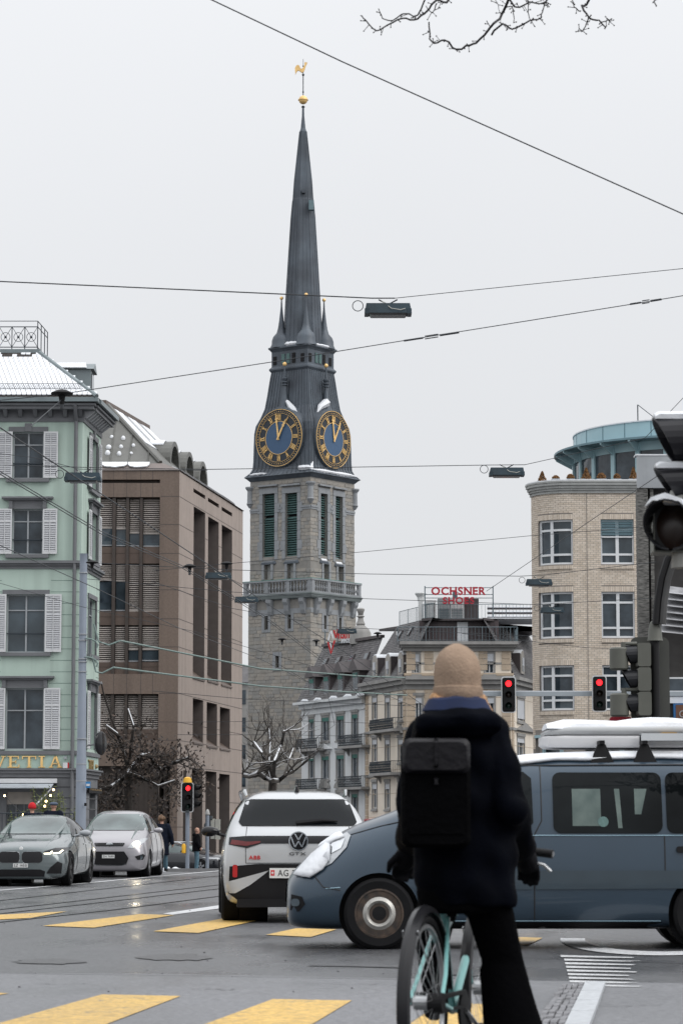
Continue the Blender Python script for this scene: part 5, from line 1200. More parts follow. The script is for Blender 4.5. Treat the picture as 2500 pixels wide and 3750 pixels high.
for (x0, x1, y0, y1, m, nm) in ((1532, 1548, 2200, 2270, LG, 'flue'), (1556, 1596, 2198, 2270, LG, 'ac_unit'), (1602, 1648, 2192, 2270, mat('unit_grey', (.3, .33, .34), .5, var=.1), 'ac_unit'), (1648, 1698, 2192, 2270, LG, 'ac_unit'), (1698, 1752, 2192, 2272, DBR, 'plant_room'), (1658, 1674, 2166, 2192, RAILM, 'flue')):
    a = FC.rect(x0, x1, y0, y1, -4); k = MB(); k.fbox(FC, a[0], a[1], zu_ if y1 > 2250 else a[2], a[3], -5.2, -4); pt_ = k.build(nm, m, ch)
    if nm == 'ac_unit' and x0 > 1600:
        for j in range(7): k = MB(); z = zu_ + .15 + j * .13; k.fbox(FC, a[0] + .1, a[1] - .1, z, z + .05, -4, -3.96); k.build('vent_slat', RAILM, pt_)
k = MB(); q_ = FC.p(FC.U(1540, 2190, -4.5), 0, -4.6); k.lathe([(.25, FC.Z(1540, 2200, -4)), (.3, FC.Z(1540, 2185, -4)), (.5, FC.Z(1540, 2172, -4)), (.45, FC.Z(1540, 2168, -4))], (q_.x, q_.y, 0), 10); k.build('flue_cap', LG, ch)
# roof lettering on its steel frame
rs = thing('roof_lettering', FC.p(5, zu_, -2.8), 'red shop lettering on a steel frame above the cream house', 'sign')
SRD = mat('letter_red', (.42, .012, .03), .45, var=.05)
for t, r in (('OCHSNER', (1578, 1777, 2150, 2178)), ('SHOES', (1620, 1735, 2187, 2211))):
    a = FC.rect(*r, -2.7); put_text(t, FC, rs, *a, -2.7, SRD, .2, bold=.03)
k = MB(); u0, u1 = FC.U(1555, 2180, -2.85), FC.U(1804, 2180, -2.85)
for u in (u0, u1): k.tube([FC.p(u, zu_, -2.85), FC.p(u, FC.Z(1680, 2146, -2.85), -2.85)], .05, 5)
for y in (2152, 2177, 2190): z = FC.Z(1680, y, -2.85); k.tube([FC.p(u0, z, -2.85), FC.p(u1, z, -2.85)], .03, 4)
k.build('sign_frame', RAILM, rs)
# ground floor shop sign
ss = thing('shop_fascia', FL_.p(3, FL_.Z(1400, 3015), .2), 'red shop fascia low on the cream house behind the van bonnet', 'sign')
a = FL_.rect(1338, 1480, 2998, 3018); k = MB(); k.fbox(FL_, a[0], a[1], a[2], a[3], 0, .15); k.build('fascia_board', mat('pale_red', (.5, .2, .2), .6), ss)
put_text('OCHSNER SHOES', FL_, ss, a[0] + .3, a[1] - .3, a[2] + .06, a[3] - .05, .15, SRD, .06)
# ---------------------------------------------------------------- pale brick house with rounded corner and turquoise penthouse
BK = [mat('brick_a', (.66, .575, .48), .8, var=.08, scale=3), mat('brick_b', (.61, .525, .43), .8, var=.08, scale=3), mat('brick_c', (.70, .615, .52), .8, var=.08, scale=3)]
MOR = mat('brick_mortar', (.25, .225, .205), .9, var=.1)
PVC = mat('white_window', (.74, .76, .78), .4, var=.03)
TQ = mat('turquoise_metal', (.36, .53, .58), .4, var=.06, scale=1); TQD = mat('turquoise_dark', (.14, .24, .28), .45, var=.1)
YN = 128.0; RAD = 1.75
class Round(Facade):
    """quarter-round corner, then a straight front running right"""
    def __init__(s, xl, yf, r, length):
        s.c = Vector((xl + r, yf + r)); s.r = r; s.q = r * math.pi / 2; s.len = s.q + length; s.y = yf
    def at(s, u):
        if u <= s.q:
            a = math.pi + u / s.r; return s.c + Vector((math.cos(a), math.sin(a))) * s.r, a + math.pi / 2
        return Vector((s.c.x + u - s.q, s.y)), 0.0
    def p(s, u, z, d=0.0):
        q, t = s.at(u); n = Vector((math.sin(t), -math.cos(t))); q = q + n * d; return Vector((q.x, q.y, z))
    def tangent_ang(s, u): return s.at(u)[1]
    def X(s, px, py):      # u of a photo column
        best = min(range(0, 3000), key=lambda i: abs(prj(s.p(i * .01, 8)) - px)); return best * .01
def prj(v):
    x, y, z = v.x, v.y, v.z - CAMZ; return 1250 + FPX * x / (y * CP + z * SP)
FN = Round(P(1951, 2200, YN + 1).x, YN, RAD, 14); ZN = gz(130)
nb = thing('brick_house', (FN.c.x + 3, YN + 3, ZN), 'pale brick house with rounded corner, white windows and turquoise penthouse', 'building')
zf = lambda y: P(2200, y, YN).z
ztop = zf(1803)
u1a, u1b, u2a, u2b = FN.X(1974, 0), FN.X(2101, 0), FN.X(2204, 0), FN.X(2326, 0)
rowy = [(1902, 2066), (2167, 2336), (2436, 2600)]
holes = [(a, b, zf(y1), zf(y0)) for (a, b) in ((u1a, u1b), (u2a, u2b), (u2b + 1.35, u2b + 2.9)) for (y0, y1) in rowy]
shop = (FN.X(1958, 0), FN.X(2060, 0), ZN, zf(2690)); sh2 = (u2a - .6, u2b + 2, ZN, zf(2720)); holes += [shop, sh2]
cut = [FN.q * i / 14 for i in range(1, 15)]
def wall_round(mb, F, z0, z1, hs, depth):
    us = sorted(set([0, F.len] + cut + [x for h in hs for x in h[:2]])); zs = sorted(set([z0, z1] + [x for h in hs for x in h[2:4]]))
    for i in range(len(us) - 1):
        for j in range(len(zs) - 1):
            a, b, c, d = us[i], us[i + 1], zs[j], zs[j + 1]
            if any(h[0] < (a + b) / 2 < h[1] and h[2] < (c + d) / 2 < h[3] for h in hs): continue
            mb.quad(F.p(a, c), F.p(b, c), F.p(b, d), F.p(a, d))
    for (a, b, c, d) in hs:
        n_ = 6; uu = [a + (b - a) * i / n_ for i in range(n_ + 1)]
        mb.quad(F.p(a, c, -depth), F.p(a, c), F.p(a, d), F.p(a, d, -depth)); mb.quad(F.p(b, c), F.p(b, c, -depth), F.p(b, d, -depth), F.p(b, d))
        for i in range(n_): mb.quad(F.p(uu[i], c, -depth), F.p(uu[i + 1], c, -depth), F.p(uu[i + 1], c), F.p(uu[i], c)); mb.quad(F.p(uu[i], d), F.p(uu[i + 1], d), F.p(uu[i + 1], d, -depth), F.p(uu[i], d, -depth))
mb = MB(); wall_round(mb, FN, ZN, ztop, holes, .22); mb.build('wall', MOR, nb)
k = MB(); q0 = FN.p(0, ZN); k.quad(Vector((q0.x + 3.5, q0.y + 14, ZN)), q0, FN.p(0, ztop), Vector((q0.x + 3.5, q0.y + 14, ztop))); k.build('side_wall', MOR, nb)
hw = .098; ex_ = [(h[0], h[1], h[2] - .24, h[3] + .26) for h in holes]
rc = bond(0, FN.X(2345, 0) + .3, zf(2740), ztop, .252, hw, .014, ex_)
fine = []
for (a, b, c, d) in rc: fine.append((a, b, c, d))
pieces(FN, nb, 'brick', fine, BK, -.03, .008, .003, 300, 'brick_field', key=lambda r: -r[3])
so = MB()
for h in holes[:6]:
    n_ = int((h[1] - h[0]) / .085)
    for i in range(n_):
        a = h[0] + (h[1] - h[0]) * i / n_; b = a + (h[1] - h[0]) / n_ - .012
        so.fbox(FN, a, b, h[3] + .005, h[3] + .25, -.03, .012, i % 3); so.fbox(FN, a, b, h[2] - .22, h[2] - .06, -.03, .075 if i % 2 else .07, i % 3)
so.build('soldier_bricks', BK, nb, kind='stuff')
def rbox(mb, F, a, b, c, d, d0, d1, m=0, n_=5):
    for i in range(n_): mb.fbox(F, a + (b - a) * i / n_, a + (b - a) * (i + 1) / n_, c, d, d0, d1, m)
for hi, h in enumerate(holes[:9]):
    a, b, c, d = h; fw = .10; s = .12; k = MB(); cv = a < FN.q
    n_ = 5 if cv else 1
    zz = [c + (d - c) * .02, c + (d - c) * .22, c + (d - c) * .77, d - (d - c) * .02]
    cols = [a + .08 if cv else a + .02, a + (b - a) * (.43 if cv else .5), b - .02]
    for z in (zz[0], zz[1], zz[2], zz[3]): rbox(k, FN, cols[0], cols[-1], z - fw / 2, z + fw / 2, -s - .06, -s + .02, 0, n_)
    for u in cols: k.fbox(FN, u - fw / 2 * (1.5 if u == cols[1] else 1), u + fw / 2 * (1.5 if u == cols[1] else 1), c, d, -s - .06, -s + .03)
    w = k.build('window', PVC, nb)
    for i in range(2):
        for j in range(3):
            g_ = MB(); ua, ub = cols[i], cols[i + 1]; t = R.uniform(-.015, .015)
            m_ = 3 if cv else 1
            for q in range(m_): aa, bb_ = ua + (ub - ua) * q / m_, ua + (ub - ua) * (q + 1) / m_; g_.quad(FN.p(aa, zz[j], -s - .03), FN.p(bb_, zz[j], -s - .03), FN.p(bb_, zz[j + 1], -s - .03 + t), FN.p(aa, zz[j + 1], -s - .03 + t))
            g_.build('pane', GLASS if R.random() < .7 else GLASSB, w)
    if hi == 3:
        for i in range(10): k = MB(); z = d - .05 - i * .075; k.fbox(FN, a + .02, b - .02, z - .02, z + .02, -s + .03, -s + .07); k.build('blind_slat', TQD, w)
        k = MB(); k.fbox(FN, a + .02, b - .02, d - .86, d - .8, -s + .03, -s + .08); k.build('blind_rail', PVC, w)
k = MB(); k.fbox(FN, FN.X(2151, 0), FN.X(2151, 0) + .03, zf(2690), ztop, .008, .02); k.build('expansion_joint', MOR, nb)
for (y0, y1, d) in ((1806, 1796, .08), (1796, 1788, .14), (1788, 1778, .20), (1778, 1768, .27), (1768, 1762, .3)):
    k = MB(); rbox(k, FN, 0, FN.len, zf(y0), zf(y1), -.3, d, 0, 30); k.build('cornice', mat('cornice_stone', (.36, .37, .36), .7, var=.1), nb)
k = MB(); rbox(k, FN, 0, FN.len, zf(1762), zf(1758), -.4, .28, 0, 30); k.build('cornice_snow', SNOW, nb)
k = MB(); k.fbox(FN, shop[0], shop[1], ZN, shop[3], -.6, -.5); k.fbox(FN, sh2[0], sh2[1], ZN, sh2[3], -.6, -.5); k.build('shop_glass', GLASS, nb)
for u in (shop[0] + .1, shop[1] - .3, sh2[0] + .4, sh2[0] + 1.4): k = MB(); k.fbox(FN, u, u + .22, ZN, zf(2690), -.4, -.3); k.build('shop_frame', TQ, nb)
k = MB(); rbox(k, FN, shop[0], shop[1], zf(2700), zf(2690), -.2, .06); k.build('shop_frame', TQ, nb)
# parapet planting: clipped shrubs in pots
BRN = mat('brown_yew', (.17, .085, .03), .9, var=.5, scale=9); 
lbl = ['cone shaped brown shrub at the rounded parapet corner', 'small brown ball shrub second along the brick parapet', 'small brown ball shrub third along the brick parapet', 'tall cone shaped brown shrub before the penthouse glass', 'brown ball shrub fifth along the brick parapet', 'brown ball shrub sixth along the brick parapet', 'cone shaped brown shrub furthest along the brick parapet']
zpar = zf(1758)
for i, (x, yt, w, cone) in enumerate(((1984, 1727, 36, 1), (2033, 1742, 26, 0), (2087, 1737, 27, 0), (2145, 1714, 38, 1), (2200, 1733, 31, 0), (2257, 1736, 25, 0), (2318, 1712, 32, 1))):
    c = P(x, 1760, YN + (1.6 if i == 0 else .75)); w_ = w / 78 ; H = P(x, yt, c.y).z - zpar
    sh = thing('parapet_shrub', (c.x, c.y, zpar), lbl[i], 'shrub', 'clipped shrubs along the brick parapet')
    k = MB(); k.box(c.x - w_ * .6, c.x + w_ * .6, c.y - .2, c.y + .2, zpar - .02, zpar + .14); k.build('planter', GREY2, sh)
    k = MB()
    for j in range(420):
        t = R.random(); a = R.uniform(0, 6.283); rr = (w_ / 2) * ((1 - t) * 1.05 + .05 if cone else math.sin(math.pi * (.12 + .86 * t)) ** .6) * R.uniform(.75, 1.05)
        p = Vector((c.x + rr * math.cos(a), c.y + rr * math.sin(a), zpar + .08 + t * (H - .08))); e = Vector((R.uniform(-1, 1), R.uniform(-1, 1), R.uniform(-1, 1))).normalized() * .05; f = e.orthogonal().normalized() * .035
        k.add([p - e, p + f, p + e, p - f], [(0, 1, 2, 3)])
    k.build('foliage', BRN, sh)
# penthouse: curved glass wall under a wide canopy
PC = Vector((P(2560, 1700, 136).x, 137.2)); Rw, Rc = 6.2, 7.2
class Arc:
    def __init__(s, r): s.r = r
    def p(s, u, z, d=0.0): a = u; return Vector((PC.x - math.cos(a) * (s.r + d), PC.y - math.sin(a) * (s.r + d), z))
    def tangent_ang(s, u): return math.pi / 2 - u
AW, AC = Arc(Rw), Arc(Rc)
za = lambda y: P(2107, y, PC.y).z
zw0, zw1, zcan, zfas0, zfas1 = zpar - .3, za(1702), za(1672), za(1640), za(1600)
N_ = 22; A0, A1 = rad(-25), rad(100)
def arcband(F, z0, z1, d0, d1, nm, mt):
    k = MB()
    for i in range(N_): a, b = A0 + (A1 - A0) * i / N_, A0 + (A1 - A0) * (i + 1) / N_; k.hexa([F.p(a, z0, d1), F.p(b, z0, d1), F.p(b, z0, d0), F.p(a, z0, d0), F.p(a, z1, d1), F.p(b, z1, d1), F.p(b, z1, d0), F.p(a, z1, d0)])
    return k.build(nm, mt, nb)
arcband(AW, zw0, zw1, -.2, 0, 'penthouse_glass', GLASS); arcband(AW, zw1, zcan + .1, -.2, .05, 'penthouse_panel', TQ); arcband(AC, zcan + .02, zcan + .12, -1.1, 0, 'canopy', TQD)
arcband(AW, zcan + .1, zfas1, -.2, .0, 'penthouse_upper', TQ); arcband(AW, zfas1, zfas1 + .06, -.6, .05, 'penthouse_snow', SNOW)
k = MB(); k.lathe([(Rw - .2, zfas1 - .05), (.1, zfas1)], (PC.x, PC.y, 0), 24); k.build('penthouse_roof', SNOW, nb)
for i in range(9):
    a = rad(-12 + i * 13.5)
    k = MB(); t = rad(1.1); k.hexa([AW.p(a - t, zw0, .1), AW.p(a + t, zw0, .1), AW.p(a + t, zw0, 0), AW.p(a - t, zw0, 0), AW.p(a - t, zcan, .1), AW.p(a + t, zcan, .1), AW.p(a + t, zcan, 0), AW.p(a - t, zcan, 0)]); k.build('penthouse_mullion', TQ, nb)
    k = MB(); q = [AW.p(a, zcan - .55, .06), AW.p(a, zcan + .02, .06), AC.p(a, zcan + .02, -.05), AC.p(a, zcan - .06, -.05)]; tn = Vector((math.sin(a), -math.cos(a), 0)) * .05; k.hexa([v - tn for v in q] + [v + tn for v in q]); k.build('canopy_bracket', TQ, nb, fix=True)
    k = MB(); k.hexa([AW.p(a + .11, zcan + .12, .012), AW.p(a + .117, zcan + .12, .012), AW.p(a + .117, zcan + .12, 0), AW.p(a + .11, zcan + .12, 0), AW.p(a + .11, zfas1, .012), AW.p(a + .117, zfas1, .012), AW.p(a + .117, zfas1, 0), AW.p(a + .11, zfas1, 0)]); k.build('panel_joint', TQD, nb)
k = MB(); q = P(2333, 1482, 140); k.tube([(q.x, q.y, zfas1), (q.x, q.y, q.z)], .03, 4); q3 = P(2420, 1550, 140); k.tube([q, q3], .02, 4); k.build('roof_mast', IRON, nb)
# ---------------------------------------------------------------- dark weathered concrete building at the right edge
YD = 88.0; ZD = gz(YD); CON = mat('fascia_concrete', (.36, .38, .40), .75, var=.15, scale=1, streak=.3)
WTH = mat('sooty_concrete', (.03, .03, .03), .85, var=.5, scale=5, c2=(.24, .235, .22), stretch=(1, 1, 5), bump=.3); DKW = mat('dark_wall', (.035, .033, .032), .8, var=.3, scale=2)
FD = Facade((P(2328, 1900, YD).x, YD), (P(2328, 1900, YD).x + 12, YD)); zd = lambda y: P(2400, y, YD).z
db = thing('concrete_building', (FD.o.x + 3, YD + 4, ZD), 'sooty dark concrete building with pale roof fascia at the right edge', 'building')
k = MB(); k.hexa([FD.p(0, zd(1790), .25), FD.p(12, zd(1790), .25), FD.p(12, zd(1790), -6), FD.p(.9, zd(1790), -6), FD.p(0, zd(1672), .25), FD.p(12, zd(1672), .25), FD.p(12, zd(1672), -6), FD.p(.9, zd(1672), -6)]); k.build('roof_fascia', CON, db)
k = MB(); k.fbox(FD, -.03, 12, zd(1672), zd(1667), -.3, .27); k.build('fascia_snow', SNOW, db)
k = MB(); k.fbox(FD, .02, .36, ZD, zd(1790), -.3, .2); k.build('corner_pier', WTH, db)
k = MB(); k.fbox(FD, .44, .55, ZD, zd(1790), -.1, .12); k.build('drain_strip', WTH, db)
k = MB(); k.fbox(FD, .36, 12, ZD, zd(1790), -.8, -.1); k.build('wall', DKW, db)
k = MB(); a = FD.rect(2440, 2560, 2480, 2575); k.fbox(FD, a[0], a[1], a[2], a[3], -.1, 0); o = k.build('shop_window', PVC, db); a2 = FD.rect(2446, 2560, 2486, 2550); k = MB(); k.fbox(FD, *a2, 0, .03); k.build('pane', GLASS, o)
lvn = ['first', 'second', 'third', 'fourth', 'fifth', 'sixth', 'seventh']
for j in range(7):
    y = 2170 + j * 24; k = MB(); p0, p1, p2, p3 = P(2436 - j * 3, y, YD - 1.3), P(2560, y + 14, YD - 1.3), P(2560, y - 8, YD - .7), P(2438 - j * 3, y - 22, YD - .7); k.hexa([p0, p1, p2, p3, p0 + Vector((0, .03, .03)), p1 + Vector((0, .03, .03)), p2 + Vector((0, .03, .03)), p3 + Vector((0, .03, .03))]); k.build('metal_louvre', mat('louvre_steel', (.36, .365, .38), .3, var=.25, scale=3), db)
k = MB(); a = FD.rect(2462, 2600, 2577, 2650); k.fbox(FD, *a, 0, .2); o = k.build('shop_sign', mat('sign_blue', (.02, .12, .3), .4), db)
a = FD.rect(2470, 2600, 2582, 2645); k = MB(); k.fbox(FD, *a, .2, .22); k.build('sign_panel', mat('sign_brown', (.13, .055, .03), .5), o)
a = FD.rect(2482, 2530, 2603, 2628); put_text('G', FD, o, a[0], a[1] - .25, a[2], a[3], .22, GREY2, .02)
# ---------------------------------------------------------------- vehicles
CHROME = mat('chrome', (.6, .62, .64), .12, metal=1, var=0); TYRE = mat('tyre', (.011, .011, .012), .8, var=.15, scale=6, spec=.15)
PLATE = mat('number_plate', (.72, .73, .72), .4, var=.03); INK = mat('plate_ink', (.012, .012, .014), .5, var=0)
CGL = mat('car_glass', (.008, .010, .012), .03, var=0, spec=.22); WSG = mat('windscreen', (.10, .132, .132), .05, var=.45, scale=1.1, spec=.6)  # windscreen: pale sky reflection painted into its base colour
REDL = mat('red_lamp', (.13, .006, .008), .2, var=.2, scale=20, coat=.3); LENS = mat('lamp_glass', (.42, .44, .46), .1, var=.15, scale=20, coat=.5)
SEAM = mat('panel_gap', (.012, .013, .015), .6, var=0); TRIM = mat('black_trim', (.011, .011, .0125), .6, var=.15, spec=.18)
def paint(nm, c, rough=.3): return mat(nm, c, rough, metal=.35, var=.05, scale=.8, coat=.9)
class Car:
    """body lofted through cross-sections (x back from the nose), smoothed, arches cut; everything else is laid on its surface"""
    def __init__(s, name, loc, rz, label, st, pm, wheels, wr, ww, arch=1.12, group=None, cat='car'):
        s.root = thing(name, loc, label, cat, group, rz, world=False)
        k = MB(); rings = []
        for (x, pts) in st:
            half = [(y, z) for y, z in pts]; rings.append([Vector((x, y, z)) for y, z in half] + [Vector((x, -y, z)) for y, z in half[::-1][1:-1]])
        k.rings(rings); s.body = k.build('body', pm, s.root, smooth='all', fix=True)
        m = s.body.modifiers.new('s', 'SUBSURF'); m.levels = 2; m.render_levels = 2
        apply_mods(s.body)
        bm = bmesh.new(); bm.from_mesh(s.body.data); s.bvh = BVHTree.FromBMesh(bm); bm.free()
        s.W = max(y for _, p in st for y, _ in p)
        for (x, tr) in wheels:
            c = MB(); c.lathe([(wr * arch, -.42), (wr * arch, .42)], (0, 0, 0), 40, axis=(0, 1, 0))
            for sd in (-1, 1):
                o = MB(); o.v = [(v[0] + x, v[1] + sd * (s.W), v[2] + wr) for v in c.v]; o.f = c.f; o.mi = c.mi; co = o.build('cutter', TRIM, s.root, fix=True)
                md = s.body.modifiers.new('b', 'BOOLEAN'); md.operation = 'DIFFERENCE'; md.object = co; md.solver = 'EXACT'; apply_mods(s.body); bpy.data.objects.remove(co)
        s.body.data.polygons.foreach_set('use_smooth', [True] * len(s.body.data.polygons)); s.body.data.set_sharp_from_angle(angle=rad(32))
        for (x, tr) in wheels:
            for sd in (-1, 1): s.wheel(x, sd * tr, wr, ww, sd)
            for sd in (-1, 1): k = MB(); k.lathe([(wr * arch * .985, -.02), (wr * arch * .985, .33)], (x, sd * (s.W - .40) - .17, wr), 32, axis=(0, 1, 0)); k.build('wheel_arch_liner', TRIM, s.root)
    rimstyle = 'spoke'; rimmat = None; nsp = 5
    def wheel(s, x, y, r, w, sd):
        ax = (0, sd, 0); k = MB()
        k.lathe([(r * .62, -w / 2), (r * .9, -w / 2), (r * .985, -w * .38), (r, -w * .15), (r, w * .15), (r * .985, w * .38), (r * .9, w / 2), (r * .66, w * .46), (r * .62, w * .3)], (x, y, r), 40, axis=ax); t = k.build('wheel', TYRE, s.root, smooth=True)
        rm = s.rimmat or mat('rim_alloy', (.3, .31, .33), .3, metal=.8, var=.1); k = MB(); f = w * .42
        if s.rimstyle == 'steel':
            k.lathe([(r * .66, f), (r * .69, f + .01), (r * .64, f + .012), (r * .60, f - .03), (r * .52, f - .05), (r * .47, f - .02)], (x, y, r), 36, axis=ax); k.build('rim', rm, t, smooth=True)
            k = MB(); k.lathe([(r * .48, f - .03), (r * .46, f + .0), (r * .36, f + .022), (r * .27, f - .005), (r * .23, f - .06), (r * .02, f - .06)], (x, y, r), 36, axis=ax); k.build('rim_dish', mat('steel_bright', (.46, .45, .42), .4, metal=.4, var=.2, scale=16), t, smooth=True)
            k = MB()
            for i in range(14): a = 2 * math.pi * i / 14; k.lathe([(.016, f - .06), (.016, f - .025)], (x + r * .56 * math.cos(a), y, r + r * .56 * math.sin(a)), 8, axis=ax)
            k.build('rim_vents', BLACK, t, kind='stuff')
            k = MB(); k.lathe([(r * .25, f - .05), (r * .2, f + .0), (r * .02, f + .005)], (x, y, r), 20, axis=ax); k.build('hub', BLACK, t, smooth=True)
        else:
            k.lathe([(r * .70, f - .10), (r * .71, f + .012), (r * .66, f + .012), (r * .64, f - .09), (r * .02, f - .10)], (x, y, r), 36, axis=ax)
            o = k.build('rim', mat('rim_dark', (.02, .02, .022), .4, metal=.3, var=0), t, smooth=True)
            for i in range(s.nsp):
                a = 2 * math.pi * i / s.nsp + .3; ca, sa = math.cos(a), math.sin(a); k = MB(); q = []
                for (rr, hw) in ((r * .1, .035), (r * .67, .05)): q += [(rr, -hw), (rr, hw)]
                P4 = [(q[0]), (q[2]), (q[3]), (q[1])]
                k.prism([Vector((x + e * ca - g_ * sa, y + sd * (f - .03), r + e * sa + g_ * ca)) for e, g_ in P4], (0, sd * .03, 0)); k.build('spoke', rm, t, fix=True)
    def hit(s, o, d):
        h = s.bvh.ray_cast(Vector(o), Vector(d)); return h
    def decal(s, nm, poly, ax, mt, off=.006, parent=None, cuts=4, thick=0.0, smooth=True, side=1):
        """lay a polygon on the body. ax 'x-': seen from the nose (y,z); 'x+': from the tail (y,z); 'y+'/'y-': from a side (x,z); 'z': from above (x,y)"""
        bm = bmesh.new(); vs = [bm.verts.new((a, b, 0)) for a, b in poly]; bm.faces.new(vs)
        bmesh.ops.triangulate(bm, faces=bm.faces[:])
        for _ in range(cuts):
            lim = .09; es = [e for e in bm.edges if e.calc_length() > lim]
            if not es: break
            bmesh.ops.subdivide_edges(bm, edges=es, cuts=1); bmesh.ops.triangulate(bm, faces=bm.faces[:])
        D = {'x-': Vector((1, 0, 0)), 'x+': Vector((-1, 0, 0)), 'y+': Vector((0, -1, 0)), 'y-': Vector((0, 1, 0)), 'z': Vector((0, 0, -1))}[ax]
        last = None
        for v in bm.verts:
            a, b = v.co.x, v.co.y
            o = {'x-': Vector((-3, a, b)), 'x+': Vector((9, a, b)), 'y+': Vector((a, 3, b)), 'y-': Vector((a, -3, b)), 'z': Vector((a, b, 4))}[ax]
            h = s.bvh.ray_cast(o, D)
            if h[0] is None: h = s.bvh.find_nearest(o + D * (3 if ax[0] == 'x' else 2))
            n = h[1] if h[1].dot(D) < 0 else -h[1]; v.co = h[0] - D * off * .6 + n * off * .6
        me = bpy.data.meshes.new(nm)
        for f in bm.faces:
            f.normal_update()
            if f.normal.dot(D) > 0: f.normal_flip()
        if thick: bmesh.ops.solidify(bm, geom=bm.faces[:], thickness=-thick)
        bm.to_mesh(me); bm.free(); me.materials.append(mt)
        if smooth: me.polygons.foreach_set('use_smooth', [True] * len(me.polygons))
        return link_mesh(nm, me, parent or s.root)
    def line(s, nm, pts, ax, mt, w=.008, off=.008, parent=None):
        k = MB(); q = []; D = {'x-': Vector((1, 0, 0)), 'x+': Vector((-1, 0, 0)), 'y+': Vector((0, -1, 0)), 'y-': Vector((0, 1, 0)), 'z': Vector((0, 0, -1))}[ax]
        for (a0, b0), (a1, b1) in zip(pts[:-1], pts[1:]):
            n_ = max(2, int(math.hypot(a1 - a0, b1 - b0) / .08))
            for i in range(n_ + (1 if (a1, b1) == pts[-1] else 0)):
                a, b = a0 + (a1 - a0) * i / n_, b0 + (b1 - b0) * i / n_
                o = {'x-': Vector((-3, a, b)), 'x+': Vector((9, a, b)), 'y+': Vector((a, 3, b)), 'y-': Vector((a, -3, b)), 'z': Vector((a, b, 4))}[ax]; h = s.bvh.ray_cast(o, D)
                if h[0] is not None: q.append(h[0] - D * .002)
        if len(q) > 1: k.tube(q, w / 2, 5); k.build(nm, mt, parent or s.root)
    def plate(s, txt, y, z, w, h, ax, x, sd=1, red=False):
        k = MB(); e = -1 if ax == 'x-' else 1
        xx = x + e * .012; k.box(min(x, xx), max(x, xx), y - w / 2, y + w / 2, z - h / 2, z + h / 2); o = k.build('number_plate', PLATE, s.root)
        F = Facade((xx, y + w / 2 * (1 if e < 0 else -1)), (xx, y - w / 2 * (1 if e < 0 else -1)))
        put_text(txt, F, o, w * (.06 if not red else .2), w * .94, z - h * .30, z + h * .32, .001, INK, .002, 'plate_letter')
        if red:
            k = MB(); k.fbox(F, w * .03, w * .12, z - h * .25, z + h * .3, 0, .003); k.build('plate_shield', mat('shield_red', (.6, .02, .03), .4, var=0), o)
            k = MB(); k.fbox(F, w * .067, w * .083, z - h * .13, z + h * .18, .003, .005); k.fbox(F, w * .045, w * .105, z - h * .02, z + h * .07, .003, .0045); k.build('shield_cross', PLATE, o)
def sec(zb, wb, zs, ws, zm, wm, zsh, wsh, zr, wr, zt): return [(0, zb), (wb * .8, zb), (wb, zs), (ws, (zs + zm) / 2), (wm, zm), (wsh, zsh), (wr, zr), (wr * .55, zt), (0, zt)]
def sec2(zb, w, zm, zsh, wsh, zr, wr, zt): return [(0, zb), (w * .86, zb), (w * .97, zb + .08), (w, zm * .75 + zb * .25), (w, zm), (wsh, zsh), (wr, zr), (wr * .6, zt), (0, zt + .006)]
def rr(a0, a1, b0, b1, r, n=4):
    out = []
    for (cx, cy, s) in ((a1 - r, b1 - r, 0), (a0 + r, b1 - r, 90), (a0 + r, b0 + r, 180), (a1 - r, b0 + r, 270)): out += [(cx + r * math.cos(rad(s + 90 * i / n)), cy + r * math.sin(rad(s + 90 * i / n))) for i in range(n + 1)]
    return out
def mirror(c, z, y, parent, mt, sd, x):
    k = MB(); k.sphere((0, 0, 0), .12, 14, sz=.7); k.v = [(x + v[0] * .6 + .02, sd * (y + v[1] * 1.05 + .08), z + v[2] * (.8 - sd * 0 + (v[1] * 1.5))) for v in k.v]; k.tube([(x, sd * (y - .14), z - .06), (x, sd * (y + .02), z - .02)], .025, 6)
    k.build('wing_mirror', mt, parent, smooth=True, fix=True)
def scaled(st, f): return st
# ---------------- white electric car seen from behind
WP = paint('white_car_paint', (.50, .515, .53), .28)
# nose at x=0, tail at x=4.58
st = [(.02, sec2(.32, .55, .5, .62, .5, .66, .35, .68)), (.12, sec2(.24, .80, .55, .74, .74, .80, .5, .83)), (.7, sec2(.2, .91, .6, .86, .84, .96, .6, 1.0)), (1.35, sec2(.2, .91, .65, .94, .88, 1.06, .7, 1.1)),
      (2.0, sec2(.2, .91, .65, 1.0, .90, 1.42, .69, 1.49)), (2.6, sec2(.2, .91, .65, 1.02, .90, 1.57, .67, 1.62)), (3.5, sec2(.2, .91, .66, 1.05, .90, 1.56, .66, 1.61)), (4.05, sec2(.22, .91, .68, 1.09, .90, 1.53, .66, 1.58)),
      (4.2, sec2(.2, .91, .72, 1.11, .89, 1.49, .66, 1.54)), (4.40, sec2(.2, .905, .74, 1.08, .87, 1.18, .76, 1.21)), (4.50, sec2(.22, .885, .78, 1.02, .84, 1.08, .74, 1.10)), (4.56, sec2(.24, .86, .70, .93, .80, 1.0, .70, 1.02)), (4.58, sec2(.30, .72, .66, .82, .70, .9, .56, .92))]
Yi = 33.4; loc = P(1092, 3200, Yi); 
Car.rimstyle = 'spoke'
c = Car('electric_car', (loc.x, loc.y, 0), rad(-90 + 3.2) , 'white electric car seen from behind on the far crossing', st, WP, [(.9, .80), (3.67, .80)], .36, .235)
